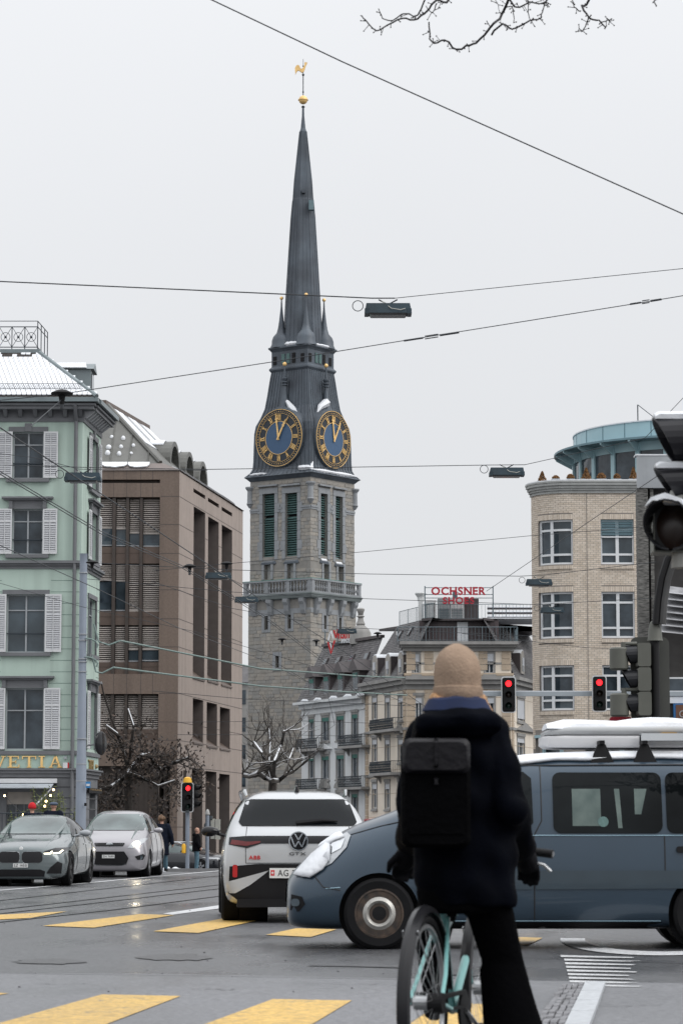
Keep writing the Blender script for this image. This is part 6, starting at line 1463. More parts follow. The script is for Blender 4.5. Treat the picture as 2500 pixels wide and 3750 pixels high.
# local +x runs nose->tail; origin is moved so that the tail sits at the given place
def seat_car(c, dist_pt, lx):  # place so that local point (lx,0) is at dist_pt
    a = c.root.rotation_euler.z; c.root.location = (dist_pt.x - lx * math.cos(a), dist_pt.y - lx * math.sin(a), gz(dist_pt.y))
seat_car(c, P(1092, 3200, Yi), 4.55)
c.decal('rear_window', [(-.68, 1.17), (.68, 1.17), (.72, 1.21), (.63, 1.47), (.56, 1.49), (-.56, 1.49), (-.63, 1.47), (-.72, 1.21)], 'x+', CGL, .012)
c.decal('light_band', [(-.84, .94), (-.62, .90), (-.45, .955), (.45, .955), (.62, .90), (.84, .94), (.83, 1.03), (.6, 1.045), (-.6, 1.045), (-.83, 1.03)], 'x+', BLACKG, .010)
for s_ in (-1, 1):
    c.decal('tail_lamp', [(s_ * .82, .945), (s_ * .63, .925), (s_ * .46, .965), (s_ * .46, .985), (s_ * .62, .975), (s_ * .8, 1.0)], 'x+', REDL, .016)
    c.decal('rear_reflector', rr(s_ * .765 - .028, s_ * .765 + .028, .55, .70, .015, 2), 'x+', mat('reflector_red', (.42, .01, .012), .3, var=0), .024)
    c.decal('bumper_fin', [(s_ * .86, .36), (s_ * .84, .50), (s_ * .36, .63), (s_ * .42, .58), (s_ * .58, .46), (s_ * .76, .36)], 'x+', WP, .022)
c.decal('bumper_black', [(-.84, .36), (-.83, .68), (-.5, .71), (.5, .71), (.83, .68), (.84, .36), (.72, .27), (-.72, .27)], 'x+', TRIM, .016)
k = MB(); k.box(4.2, 4.595, -.74, .74, .19, .29); k.build('diffuser', TRIM, c.root)
for s_ in (-1, 1):
    ax = 'y+' if s_ > 0 else 'y-'
    c.decal('side_window', [(1.55, 1.06), (3.9, 1.16), (4.02, 1.26), (3.75, 1.46), (3.0, 1.53), (2.45, 1.50), (1.95, 1.34)], ax, CGL)
    k = MB(); k.tube([(2.0, s_ * .64, 1.51), (2.3, s_ * .66, 1.60), (3.6, s_ * .63, 1.60), (4.0, s_ * .61, 1.53)], [.015, .028, .028, .015], 6); k.build('roof_rail', CHROME, c.root)
    mirror(c, 1.10, .96, c.root, BLACKG, s_, 1.55)
    c.decal('sill_cladding', [(1.35, .26), (3.2, .26), (3.2, .36), (1.35, .36)], ax, TRIM)
c.line('hatch_gap', [(-.62, 1.16), (-.64, 1.0), (-.635, .72)], 'x+', SEAM); c.line('hatch_gap', [(.62, 1.16), (.64, 1.0), (.635, .72)], 'x+', SEAM); c.line('hatch_gap', [(-.635, .72), (.635, .72)], 'x+', SEAM)
k = MB(); k.tube([(4.43, -.02, 1.20), (4.44, .30, 1.235), (4.44, .48, 1.225)], [.035, .025, .012], 6); k.build('rear_wiper', TRIM, c.root)
k = MB(); k.hexa([(3.83, -.05, 1.585), (4.03, -.03, 1.56), (4.03, .03, 1.56), (3.83, .05, 1.585), (3.95, -.012, 1.665), (4.02, -.01, 1.655), (4.02, .01, 1.655), (3.95, .012, 1.665)]); k.build('roof_aerial', BLACKG, c.root)
# round emblem: ring with V over W, badge, lettering
ex = c.hit((9, 0, .985), (-1, 0, 0))[0].x
k = MB(); k.lathe([(.115, 0), (.115, .02), (.01, .022)], (ex - .004, 0, .985), 28, axis=(1, 0, 0)); em = k.build('emblem', BLACKG, c.root, smooth=True)
k = MB(); k.lathe([(.115, .015), (.118, .03), (.106, .03), (.103, .02), (.103, .015)], (ex - .004, 0, .985), 28, axis=(1, 0, 0)); k.build('emblem_ring', CHROME, em, smooth=True)
def strk(a, b, w=.008): k.hexa([(ex + .018, a[0] - w, .985 + a[1]), (ex + .018, a[0] + w, .985 + a[1]), (ex + .026, a[0] + w, .985 + a[1]), (ex + .026, a[0] - w, .985 + a[1]), (ex + .018, b[0] - w, .985 + b[1]), (ex + .018, b[0] + w, .985 + b[1]), (ex + .026, b[0] + w, .985 + b[1]), (ex + .026, b[0] - w, .985 + b[1])])
k = MB()
for a, b in (((-.045, .09), (0, .012)), ((.045, .09), (0, .012)), ((-.09, .05), (-.042, -.075)), ((.09, .05), (.042, -.075)), ((-.042, -.075), (0, .0)), ((.042, -.075), (0, .0))): strk(a, b)
k.build('emblem_letters', CHROME, em, fix=True)
def rear_text(t, y0, y1, z0, z1, m, nm='badge'):
    x = c.hit((9, (y0 + y1) / 2, (z0 + z1) / 2), (-1, 0, 0))[0].x + .003; F = Facade((x, y0), (x, y1)); put_text(t, F, c.root, 0, abs(y1 - y0), z0, z1, 0, m, .008, nm, bold=.03 if t == 'ABB' else 0)
glyph('A', .03); glyph('B', .03)
rear_text('GTX', -.11, .09, .815, .85, INK); rear_text('ABB', -.60, -.46, .765, .81, mat('badge_red', (.5, .02, .02), .4, var=0))
c.plate('AG 23451', -.10, .60, .50, .12, 'x+', c.hit((9, 0, .6), (-1, 0, 0))[0].x + .028, red=True)
# ---------------- blue van crossing in front
VP = mat('van_paint', (.031, .054, .080), .3, metal=.3, var=.12, scale=.7, coat=.45)
st = [(.0, sec2(.24, .62, .44, .56, .6, .61, .45, .63)), (.05, sec2(.2, .82, .46, .60, .80, .68, .6, .70)), (.16, sec2(.18, .90, .5, .66, .86, .79, .68, .82)), (.34, sec2(.17, .94, .55, .76, .90, .94, .74, .97)), (.6, sec2(.17, .95, .6, .88, .92, 1.11, .76, 1.14)), (.8, sec2(.17, .95, .6, .95, .925, 1.18, .77, 1.21)), (1.15, sec2(.18, .95, .62, 1.04, .93, 1.30, .78, 1.33)),
      (1.55, sec2(.18, .95, .64, 1.07, .935, 1.52, .76, 1.56)), (1.95, sec2(.18, .95, .64, 1.07, .935, 1.70, .76, 1.76)), (2.4, sec2(.18, .95, .64, 1.07, .935, 1.76, .78, 1.83)), (3.5, sec2(.18, .95, .64, 1.07, .935, 1.77, .78, 1.85)), (4.5, sec2(.18, .95, .64, 1.07, .935, 1.76, .78, 1.84)), (4.74, sec2(.22, .93, .64, 1.07, .92, 1.72, .76, 1.79)), (4.8, sec2(.32, .85, .64, 1.0, .84, 1.6, .68, 1.68))]
Car.rimstyle = 'steel'; Car.rimmat = mat('steel_rim', (.05, .045, .042), .5, metal=.3, var=.4, scale=14, c2=(.10, .07, .052))
Yv = 26.87
v = Car('van', (P(1046, 3300, 26.3).x, Yv, 0), 0, 'steel blue passenger van with snowy roof driving across the crossing', st, VP, [(.885, .85), (3.98, .85)], .335, .215, 1.13, cat='van')
VG = mat('van_glass', (.009, .011, .012), .03, var=.5, scale=1.5, spec=.12)
for ax, s_ in (('y-', -1), ('y+', 1)):
    v.decal('door_window', [(1.42, 1.12), (2.28, 1.12), (2.34, 1.18), (2.33, 1.60), (2.26, 1.66), (1.9, 1.655), (1.62, 1.44)], ax, VG, .012)
    v.decal('sliding_window', rr(2.53, 3.56, 1.085, 1.655, .07), ax, VG, .012); v.decal('rear_side_window', rr(3.60, 4.58, 1.085, 1.655, .07), ax, VG, .012)
    v.decal('rub_strip', [(2.36, .56), (4.0, .57), (4.03, .62), (3.98, .735), (2.36, .735)], ax, mat('van_rub', (.024, .042, .057), .4, var=.1, coat=.3), .012)
    v.decal('rub_strip', [(1.33, .56), (2.33, .56), (2.33, .735), (1.33, .735)], ax, MATS['van_rub'], .012)
    v.decal('sill_skirt', [(1.32, .185), (3.54, .185), (3.54, .255), (1.32, .255)], ax, TRIM, .012)
    for pts in ([(2.345, .2), (2.345, 1.06), (2.42, 1.2), (2.42, 1.72)], [(1.36, .7), (1.36, 1.1)], [(3.575, .7), (3.575, 1.06)]): v.line('door_gap', pts, ax, SEAM, .012)
    v.line('belt_highlight', [(1.5, 1.062), (3.0, 1.062), (4.6, 1.062)], ax, mat('crease_highlight', (.2, .3, .36), .25, metal=.4, var=0), .014)  # paler line paints the highlight along the crease
    v.line('sill_highlight', [(1.35, .262), (3.53, .262)], ax, MATS['crease_highlight'], .012)
    v.line('bumper_highlight', [(.38, .565), (.52, .575)], ax, MATS['crease_highlight'], .012)
    v.line('bumper_gap', [(.27, .69), (.36, .58), (.52, .55)], ax, SEAM, .012); v.line('bonnet_gap', [(.62, 1.07), (.9, 1.15), (1.3, 1.24)], ax, SEAM, .012)
    v.line('roof_gutter', [(2.2, 1.725), (4.6, 1.735)], ax, SEAM, .018)
    v.decal('door_handle', rr(3.68, 3.84, .90, .96, .025, 3), ax, TRIM, .02); v.decal('door_handle', rr(1.46, 1.62, .93, .97, .015, 2), ax, TRIM, .02)
    v.decal('head_lamp', [(.10, .68), (.17, .665), (.44, .80), (.58, .95), (.62, 1.06), (.585, 1.09), (.46, 1.02), (.24, .83)], ax, LENS, .012)
    v.decal('lamp_reflector', [(.40, .87), (.53, .94), (.57, 1.03), (.50, 1.03), (.40, .94)], ax, CHROME, .018)
    v.decal('fog_lamp', rr(.06, .14, .40, .47, .03), ax, GLASSB, .012); v.decal('fog_recess', [(.05, .36), (.13, .35), (.19, .42), (.16, .49), (.06, .51)], ax, TRIM, .007)
    v.decal('snow_on_lamp', [(.09, .68), (.24, .66), (.36, .74), (.42, .82), (.37, .85), (.44, .96), (.40, .98), (.26, .87), (.16, .76)], ax, SNOW, .02, thick=.02)
    mirror(v, 1.17, 1.02, v.root, TRIM, s_, 1.5)
v.decal('windscreen', [(1.2, -.72), (1.95, -.66), (1.95, .66), (1.2, .72)], 'z', CGL, .012)
v.decal('roof_snow', [(2.02, -.52)] + [(2.1 + i * .25, -.64 + R.uniform(-.015, .015)) for i in range(10)] + [(4.62, -.60), (4.62, .60), (2.02, .55)], 'z', SNOW, .008, thick=.028, cuts=5)
v.decal('bonnet_snow', [(.32, -.55), (.42, -.70), (.56, -.74), (.50, -.40), (.42, .3), (.36, .5)], 'z', SNOW, .008, thick=.02)
v.decal('front_grille', rr(-.45, .45, .42, .6, .05), 'x-', TRIM, .012)
st_ = v.decal('window_sticker', [(3.0 + .05 * math.cos(i * .4488), 1.19 + .05 * math.sin(i * .4488)) for i in range(14)], 'y-', mat('sticker', (.10, .18, .17), .4, var=.2, scale=40), .016)
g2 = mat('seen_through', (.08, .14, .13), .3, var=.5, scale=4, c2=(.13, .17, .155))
for q in ([(2.71, 1.15), (2.98, 1.15), (2.98, 1.50), (2.71, 1.50)], [(3.14, 1.13), (3.18, 1.13), (3.16, 1.50), (3.11, 1.50)], [(3.30, 1.26), (3.36, 1.26), (3.42, 1.50), (3.30, 1.50)]): v.decal('seen_through_patch', q, 'y-', g2, .0135)  # painted patches for the bright view through the opaque glass
# roof bars and load
ZR = 1.83
for x in (3.02, 3.43, 4.2):
    k = MB()
    for s_ in (-1, 1):
        k2 = MB(); k2.hexa([(x - .12, s_ * .62 - .05, 1.74), (x + .12, s_ * .62 - .05, 1.74), (x + .12, s_ * .62 + .05, 1.74), (x - .12, s_ * .62 + .05, 1.74), (x - .035, s_ * .60 - .035, 1.93), (x + .035, s_ * .60 - .035, 1.93), (x + .035, s_ * .60 + .035, 1.93), (x - .035, s_ * .60 + .035, 1.93)]); k2.build('rack_foot', BLACK, v.root)
    k.box(x - .025, x + .025, -.68, .68, 1.93, 1.965); k.build('rack_bar', TRIM, v.root)
bxo = v.root.location; BXM = mat('roof_box_grey', (.42, .43, .435), .4, var=.06)
rb = thing('roof_box', (bxo.x + 2.5, Yv, 1.965), 'long grey roof box under thick snow on the van', 'roof box', world=False)
def boxring(x, w, z0, z1, r): return [Vector((x, y, z)) for y, z in rr(-w, w, z0, z1, r, 3)]
def ring_box(prof, nm, mt, par, sm=True): k = MB(); k.rings([boxring(*p) for p in prof]); return k.build(nm, mt, par, smooth=sm, fix=True)
ring_box([(-.02, .28, -.03, .05, .02), (.03, .36, -.055, .055, .03), (.2, .40, -.06, .058, .03), (2.4, .40, -.06, .058, .03)], 'box_tray', mat('tray_pale', (.55, .55, .56), .4, var=.05), rb)
ring_box([(.0, .28, .062, .10, .02), (.06, .36, .061, .13, .03), (.3, .40, .061, .145, .04), (2.4, .40, .061, .15, .04)], 'box_lid', BXM, rb)
k = MB(); rg = []
for i in range(15): x = .02 + i * .17; h = (.03 if i == 0 else .055 + .012 * math.sin(i * 1.3) + R.uniform(-.006, .006) + .012 * i / 3); rg.append([Vector((x, y, z)) for y, z in [(-.36 - R.uniform(0, .03), .125 + R.uniform(-.012, .004)), (-.34, .125 + h * .7), (-.2, .148 + h), (.1, .148 + h * 1.05), (.33, .13 + h * .6), (.35, .125)]])
k.rings(rg); k.build('box_snow', SNOW, rb, smooth=True, fix=True)
ld = thing('roof_ladder', (bxo.x + 3.4, Yv - .45, 1.965), 'metal ladder rails strapped beside the roof box', 'ladder', world=False)
for y in (-.17, .0): k = MB(); k.box(0, 2.2, y - .015, y + .015, .0, .07); k.build('rail', CHROME, ld)
for i in range(8): k = MB(); k.tube([(.12 + i * .27, -.16, .04), (.12 + i * .27, -.01, .04)], .014, 6); k.build('rung', CHROME, ld)
k = MB(); k.box(.20, .34, -.20, .02, .071, .078); k.build('strap', mat('strap_yellow', (.45, .25, .05), .7), ld)
# ---------------- oncoming grey saloon
Car.rimstyle = 'spoke'; Car.rimmat = mat('rim_black', (.035, .035, .038), .35, metal=.5, var=0); Car.nsp = 5
GP = paint('grey_car_paint', (.115, .14, .145), .25)
st = [(.0, sec2(.18, .60, .45, .60, .5, .68, .36, .72)), (.06, sec2(.13, .82, .5, .66, .76, .76, .5, .79)), (.45, sec2(.13, .91, .55, .75, .84, .87, .62, .90)), (1.3, sec2(.17, .93, .6, .83, .88, .97, .68, 1.0)), (1.72, sec2(.17, .93, .62, .90, .90, 1.03, .68, 1.06)), (2.4, sec2(.17, .93, .62, .95, .9, 1.36, .62, 1.40)), (3.0, sec2(.17, .935, .62, .97, .9, 1.43, .60, 1.47)), (3.7, sec2(.17, .935, .62, .98, .9, 1.36, .58, 1.42)), (4.3, sec2(.19, .93, .65, 1.0, .88, 1.12, .62, 1.15)), (4.8, sec2(.24, .9, .65, .98, .84, 1.05, .62, 1.08)), (4.94, sec2(.34, .8, .6, .9, .74, .98, .5, 1.0))]
b = Car('saloon_car', (0, 0, 0), rad(87.6), 'grey saloon car with black kidney grille leading the oncoming lane', st, GP, [(.86, .80), (3.84, .80)], .345, .235, 1.09)
seat_car(b, P(76, 3200, 55.5), .0)
for s_ in (-1, 1):
    b.decal('kidney_grille', rr(min(s_ * .025, s_ * .44), max(s_ * .025, s_ * .44), .475, .695, .07), 'x-', BLACKG, .012)
    b.line('grille_frame', [(s_ * .03, .50), (s_ * .03, .68), (s_ * .12, .695), (s_ * .38, .69), (s_ * .44, .60), (s_ * .36, .48), (s_ * .05, .475)], 'x-', CHROME, .012)
    for i in range(6): b.line('grille_bar', [(s_ * (.09 + i * .06), .655), (s_ * (.09 + i * .06), .688)], 'x-', CHROME, .012)
    b.decal('head_lamp', [(s_ * .47, .655), (s_ * .47, .70), (s_ * .66, .765), (s_ * .86, .775), (s_ * .84, .70), (s_ * .76, .65)], 'x-', BLACKG, .012)
    DRL = mat('daytime_lamp', (1.0, .93, .70), .3, var=0, emit=5.0)
    for q in ([(.47, .645), (.60, .645), (.63, .70), (.605, .70), (.585, .665), (.47, .665)], [(.64, .65), (.76, .655), (.80, .72), (.775, .72), (.745, .675), (.64, .67)]): b.decal('daytime_lamp', [(s_ * y, z) for y, z in q], 'x-', DRL, .018)
    b.decal('side_intake', [(s_ * .52, .26), (s_ * .80, .26), (s_ * .82, .46), (s_ * .74, .50), (s_ * .60, .38)], 'x-', TRIM, .012)
    ax = 'y+' if s_ > 0 else 'y-'
    b.decal('side_window', [(1.85, 1.0), (3.0, 1.0), (3.0, 1.40), (2.75, 1.395), (2.35, 1.29)], ax, CGL, .012); b.decal('side_window', [(3.05, 1.0), (3.95, 1.03), (4.02, 1.08), (3.6, 1.33), (3.05, 1.40)], ax, CGL, .012)
    b.line('door_gap', [(1.62, .3), (1.64, .9), (1.8, 1.0)], ax, SEAM, .012); b.line('door_gap', [(2.98, .3), (3.02, 1.0)], ax, SEAM, .012); b.line('door_gap', [(3.9, .55), (4.0, 1.0)], ax, SEAM, .012); b.decal('door_handle', rr(2.78, 2.96, .83, .86, .012, 2), ax, CHROME, .02); b.decal('door_handle', rr(3.75, 3.92, .85, .88, .012, 2), ax, CHROME, .02)
    mirror(b, 1.07, .95, b.root, GREY2, s_, 1.95)
b.decal('windscreen', [(-.74, 1.05), (.74, 1.05), (.70, 1.12), (.60, 1.375), (.5, 1.39), (-.5, 1.39), (-.60, 1.375), (-.70, 1.12)], 'x-', WSG, .014)
b.decal('lower_intake', [(-.48, .20), (.48, .20), (.5, .30), (.40, .34), (-.40, .34), (-.5, .30)], 'x-', TRIM, .012)
k = MB(); e = b.hit((-3, 0, .755), (1, 0, 0))[0]; k.lathe([(.04, 0), (.035, .012)], (e.x + .003, 0, .755), 16, axis=(-1, 0, 0)); k.build('round_badge', PLATE, b.root)
b.plate('SZ 14551', 0, .42, .30, .08, 'x-', b.hit((-3, 0, .42), (1, 0, 0))[0].x - .004)
# ---------------- oncoming silver people carrier with its lamp lit
Car.rimmat = mat('rim_silver', (.42, .43, .45), .3, metal=.7, var=.1); Car.nsp = 7
SP_ = paint('silver_car_paint', (.31, .30, .32), .28)
st = [(.0, sec2(.2, .6, .5, .64, .5, .72, .36, .76)), (.06, sec2(.13, .8, .55, .72, .74, .84, .52, .88)), (.4, sec2(.13, .89, .6, .84, .82, .98, .64, 1.02)), (.95, sec2(.17, .912, .62, .92, .86, 1.09, .70, 1.12)), (1.5, sec2(.17, .914, .65, .98, .88, 1.40, .66, 1.45)), (2.1, sec2(.17, .914, .65, 1.0, .89, 1.58, .64, 1.63)), (3.0, sec2(.17, .914, .65, 1.03, .89, 1.58, .63, 1.63)), (3.8, sec2(.2, .91, .68, 1.06, .87, 1.47, .60, 1.53)), (4.2, sec2(.26, .89, .7, 1.06, .83, 1.2, .6, 1.25)), (4.36, sec2(.4, .8, .7, .95, .74, 1.05, .5, 1.08))]
f = Car('people_carrier', (0, 0, 0), rad(87.4), 'silver people carrier with a lit headlamp behind the grey saloon', st, SP_, [(.88, .78), (3.53, .78)], .325, .22, 1.1)
seat_car(f, P(400, 3200, 66.5), .0)
f.decal('windscreen', [(-.77, 1.13), (.77, 1.13), (.76, 1.17), (.64, 1.51), (.56, 1.53), (-.56, 1.53), (-.64, 1.51), (-.76, 1.17)], 'x-', WSG, .014)
f.decal('upper_grille', [(-.37, .80), (-.33, .745), (.33, .745), (.37, .80), (.36, .825), (-.36, .825)], 'x-', BLACKG, .012)
f.line('grille_bar', [(-.34, .80), (.34, .80)], 'x-', CHROME, .022); f.line('grille_bar', [(-.32, .765), (.32, .765)], 'x-', CHROME, .02)
k = MB(); e = f.hit((-3, 0, .785), (1, 0, 0))[0]; k.lathe([(.05, 0), (.045, .012), (.005, .014)], (e.x - .002, 0, .785), 20, axis=(-1, 0, 0), sx=1.0); k.v = [(a, y * 1.8, z) for a, y, z in k.v]; k.build('oval_badge', CHROME, f.root, smooth=True)
f.decal('lower_grille', [(-.36, .62), (.36, .62), (.47, .46), (.42, .33), (.3, .30), (-.3, .30), (-.42, .33), (-.47, .46)], 'x-', TRIM, .012)
f.line('grille_lip', [(-.42, .325), (-.3, .29), (.3, .29), (.42, .325)], 'x-', CHROME, .025)
LIT = mat('lit_headlamp', (1.0, .87, .62), .3, var=0, emit=60.0)
for s_ in (-1, 1):
    f.decal('head_lamp', [(s_ * .44, .70), (s_ * .58, .70), (s_ * .78, .82), (s_ * .83, .94), (s_ * .76, .94), (s_ * .52, .82)], 'x-', LENS, .012)
    f.decal('head_lamp_bulb', [(s_ * .64 + .075 * math.cos(i * .6283), .80 + .06 * math.sin(i * .6283)) for i in range(10)], 'x-', LIT if s_ < 0 else mat('dim_headlamp', (1, .88, .66), .3, var=0, emit=3.0), .02)
    f.decal('fog_recess', [(s_ * .62, .50), (s_ * .80, .56), (s_ * .84, .52), (s_ * .80, .42), (s_ * .68, .42)], 'x-', TRIM, .012); k = MB(); e = f.hit((-3, s_ * .755, .48), (1, 0, 0))[0]; k.lathe([(.055, -.02), (.055, .03), (.04, .02), (.005, .02)], (e.x, s_ * .755, .48), 16, axis=(-1, 0, 0)); k.build('fog_lamp', GLASSB, f.root, smooth=True)
    ax = 'y+' if s_ > 0 else 'y-'
    f.decal('side_window', [(1.35, 1.06), (2.25, 1.08), (2.25, 1.53), (2.0, 1.51), (1.6, 1.32)], ax, CGL, .012); f.decal('side_window', [(2.3, 1.08), (3.3, 1.12), (3.3, 1.52), (2.3, 1.54)], ax, CGL, .012); f.decal('side_window', [(3.36, 1.13), (3.85, 1.2), (3.7, 1.42), (3.36, 1.5)], ax, CGL, .012)
    f.line('door_gap', [(1.32, .3), (1.3, 1.0)], ax, SEAM, .012); f.line('door_gap', [(2.26, .3), (2.28, 1.06)], ax, SEAM, .012); f.line('door_gap', [(3.1, .5), (3.35, 1.05)], ax, SEAM, .012); f.decal('door_handle', rr(2.05, 2.22, .92, .95, .012, 2), ax, SP_, .025); mirror(f, 1.13, .93, f.root, SP_, s_, 1.5)
f.plate('ZH 7699', 0.02, .50, .30, .08, 'x-', f.hit((-3, 0.02, .5), (1, 0, 0))[0].x - .012)
# ---------------- black estate car beyond the island
BP = paint('black_car_paint', (.018, .02, .026), .18); Car.rimmat = MATS['rim_alloy'] if 'rim_alloy' in MATS else None; Car.nsp = 5
st = [(.0, sec2(.28, .62, .5, .68, .56, .76, .4, .8)), (.08, sec2(.22, .84, .52, .74, .80, .84, .56, .87)), (.6, sec2(.18, .92, .56, .82, .86, .95, .66, .98)), (1.5, sec2(.18, .94, .6, .92, .9, 1.06, .68, 1.08)), (2.2, sec2(.18, .94, .62, .96, .9, 1.36, .64, 1.40)), (2.9, sec2(.18, .94, .62, .98, .9, 1.45, .62, 1.49)), (3.9, sec2(.18, .94, .64, 1.0, .9, 1.43, .6, 1.48)), (4.6, sec2(.22, .92, .66, 1.02, .86, 1.25, .58, 1.3)), (4.88, sec2(.34, .82, .62, .95, .76, 1.0, .5, 1.02))]
e_ = Car('estate_car', (0, 0, 0), rad(146), 'black estate car with chrome window line beyond the signal post', st, BP, [(.92, .8), (3.8, .8)], .35, .23, 1.08)
seat_car(e_, P(832, 3150, 133.0), .0); e_.root.location.z = gz(e_.root.location.y)
e_.decal('windscreen', [(1.55, -.72), (2.22, -.62), (2.22, .62), (1.55, .72)], 'z', WSG, .014)
for ax, s_ in (('y+', 1), ('y-', -1)):
    e_.decal('side_window', [(1.7, 1.02), (3.0, 1.02), (3.0, 1.42), (2.7, 1.40), (2.2, 1.27)], ax, WSG, .012); e_.decal('side_window', [(3.05, 1.02), (4.3, 1.06), (4.2, 1.25), (3.8, 1.38), (3.05, 1.42)], ax, CGL, .012)
    e_.line('window_chrome', [(1.65, 1.0), (3.0, 1.0), (4.35, 1.05)], ax, CHROME, .03); e_.line('window_chrome', [(1.7, 1.04), (2.2, 1.30), (2.7, 1.43), (3.8, 1.42), (4.3, 1.15)], ax, CHROME, .03)
    k = MB(); k.tube([(2.3, s_ * .6, 1.44), (2.5, s_ * .61, 1.52), (3.9, s_ * .6, 1.53), (4.2, s_ * .58, 1.46)], .025, 6); k.build('roof_rail', CHROME, e_.root); mirror(e_, 1.08, .96, e_.root, BLACKG, s_, 1.9)
    e_.decal('head_lamp', [(s_ * .52, .70), (s_ * .84, .72), (s_ * .86, .80), (s_ * .54, .78)], 'x-', LENS, .012)
e_.decal('front_grille', rr(-.45, .45, .48, .74, .06), 'x-', BLACKG, .012); e_.line('grille_frame', rr(-.45, .45, .48, .74, .06) + [(.45, .7)], 'x-', CHROME, .03); e_.line('grille_slash', [(-.42, .50), (.42, .72)], 'x-', CHROME, .025)
# ---------------------------------------------------------------- people
SKIN = mat('skin', (.46, .26, .19), .6, var=.08, scale=8)
def ell(z, cx, cy, rx, ry, n=18): return [Vector((cx + rx * math.cos(2 * math.pi * i / n), cy + ry * math.sin(2 * math.pi * i / n), z)) for i in range(n)]
def fuse(mb, name, mt, parent, vox=.02, sm=6):
    """several overlapping closed shapes become one continuous skin"""
    o = mb.build(name, mt, parent, fix=False)
    m = o.modifiers.new('r', 'REMESH'); m.mode = 'VOXEL'; m.voxel_size = vox
    m2 = o.modifiers.new('s', 'SMOOTH'); m2.factor = .5; m2.iterations = sm
    apply_mods(o); o.data.materials.clear(); o.data.materials.append(mt); o.data.polygons.foreach_set('use_smooth', [True] * len(o.data.polygons)); return o
def limb(mb, pts, rs):
    mb.tube(pts, rs, 12)
    for p, r in zip(pts, rs): mb.sphere(p, r * .99, 12)
def hand(mb, p, d, n, s=1.0, curl=.5):
    """palm at p pointing along d, palm facing n; five fingers"""
    d = Vector(d).normalized(); n = Vector(n).normalized(); w = d.cross(n).normalized(); p = Vector(p)
    mb.tube([p, p + d * .045 * s, p + d * .085 * s], [.028 * s, .038 * s, .034 * s], 10)
    for i, L in enumerate((.062, .074, .078, .07)):
        a = p + d * .08 * s + w * (.03 - i * .02) * s; b = a + (d * math.cos(curl) + n * math.sin(curl)) * L * .5 * s; c = b + (d * math.cos(curl * 2.4) + n * math.sin(curl * 2.4)) * L * .55 * s
        mb.tube([a, b, c], [.0105 * s, .0095 * s, .008 * s], 8); mb.sphere(c, .008 * s, 8); mb.sphere(b, .0095 * s, 8)
    a = p + d * .02 * s + w * .03 * s; b = a + (w * .7 + d * .6 + n * .3).normalized() * .045 * s; c = b + (d * .8 + n * .5).normalized() * .035 * s
    mb.tube([a, b, c], [.014 * s, .012 * s, .009 * s], 8); mb.sphere(c, .009 * s, 8)
def head(mb, c, fw, s=1.0):
    """c centre of skull, fw facing direction"""
    c = Vector(c); f = Vector(fw).normalized(); sd = Vector((f.y, -f.x, 0))
    def e(o, rx, ry, rz, k=12):
        m = MB(); m.sphere((0, 0, 0), 1, k); mb.add([c + o + sd * v[0] * rx + f * v[1] * ry + Vector((0, 0, v[2] * rz)) for v in m.v], m.f)
    e(Vector((0, 0, .02)) * s, .077 * s, .098 * s, .098 * s, 16); e(f * .025 * s + Vector((0, 0, -.06)) * s, .058 * s, .068 * s, .062 * s); e(f * .10 * s + Vector((0, 0, -.022)) * s, .013 * s, .02 * s, .022 * s, 8); e(f * .082 * s + Vector((0, 0, -.10)) * s, .025 * s, .02 * s, .02 * s, 8)
    e(f * .088 * s + Vector((0, 0, -.065)) * s, .024 * s, .012 * s, .009 * s, 8)
    for k in (-1, 1): e(sd * k * .078 * s + Vector((0, 0, -.02)) * s, .012 * s, .022 * s, .032 * s, 8); e(sd * k * .032 * s + f * .084 * s + Vector((0, 0, .008)) * s, .016 * s, .01 * s, .008 * s, 8)
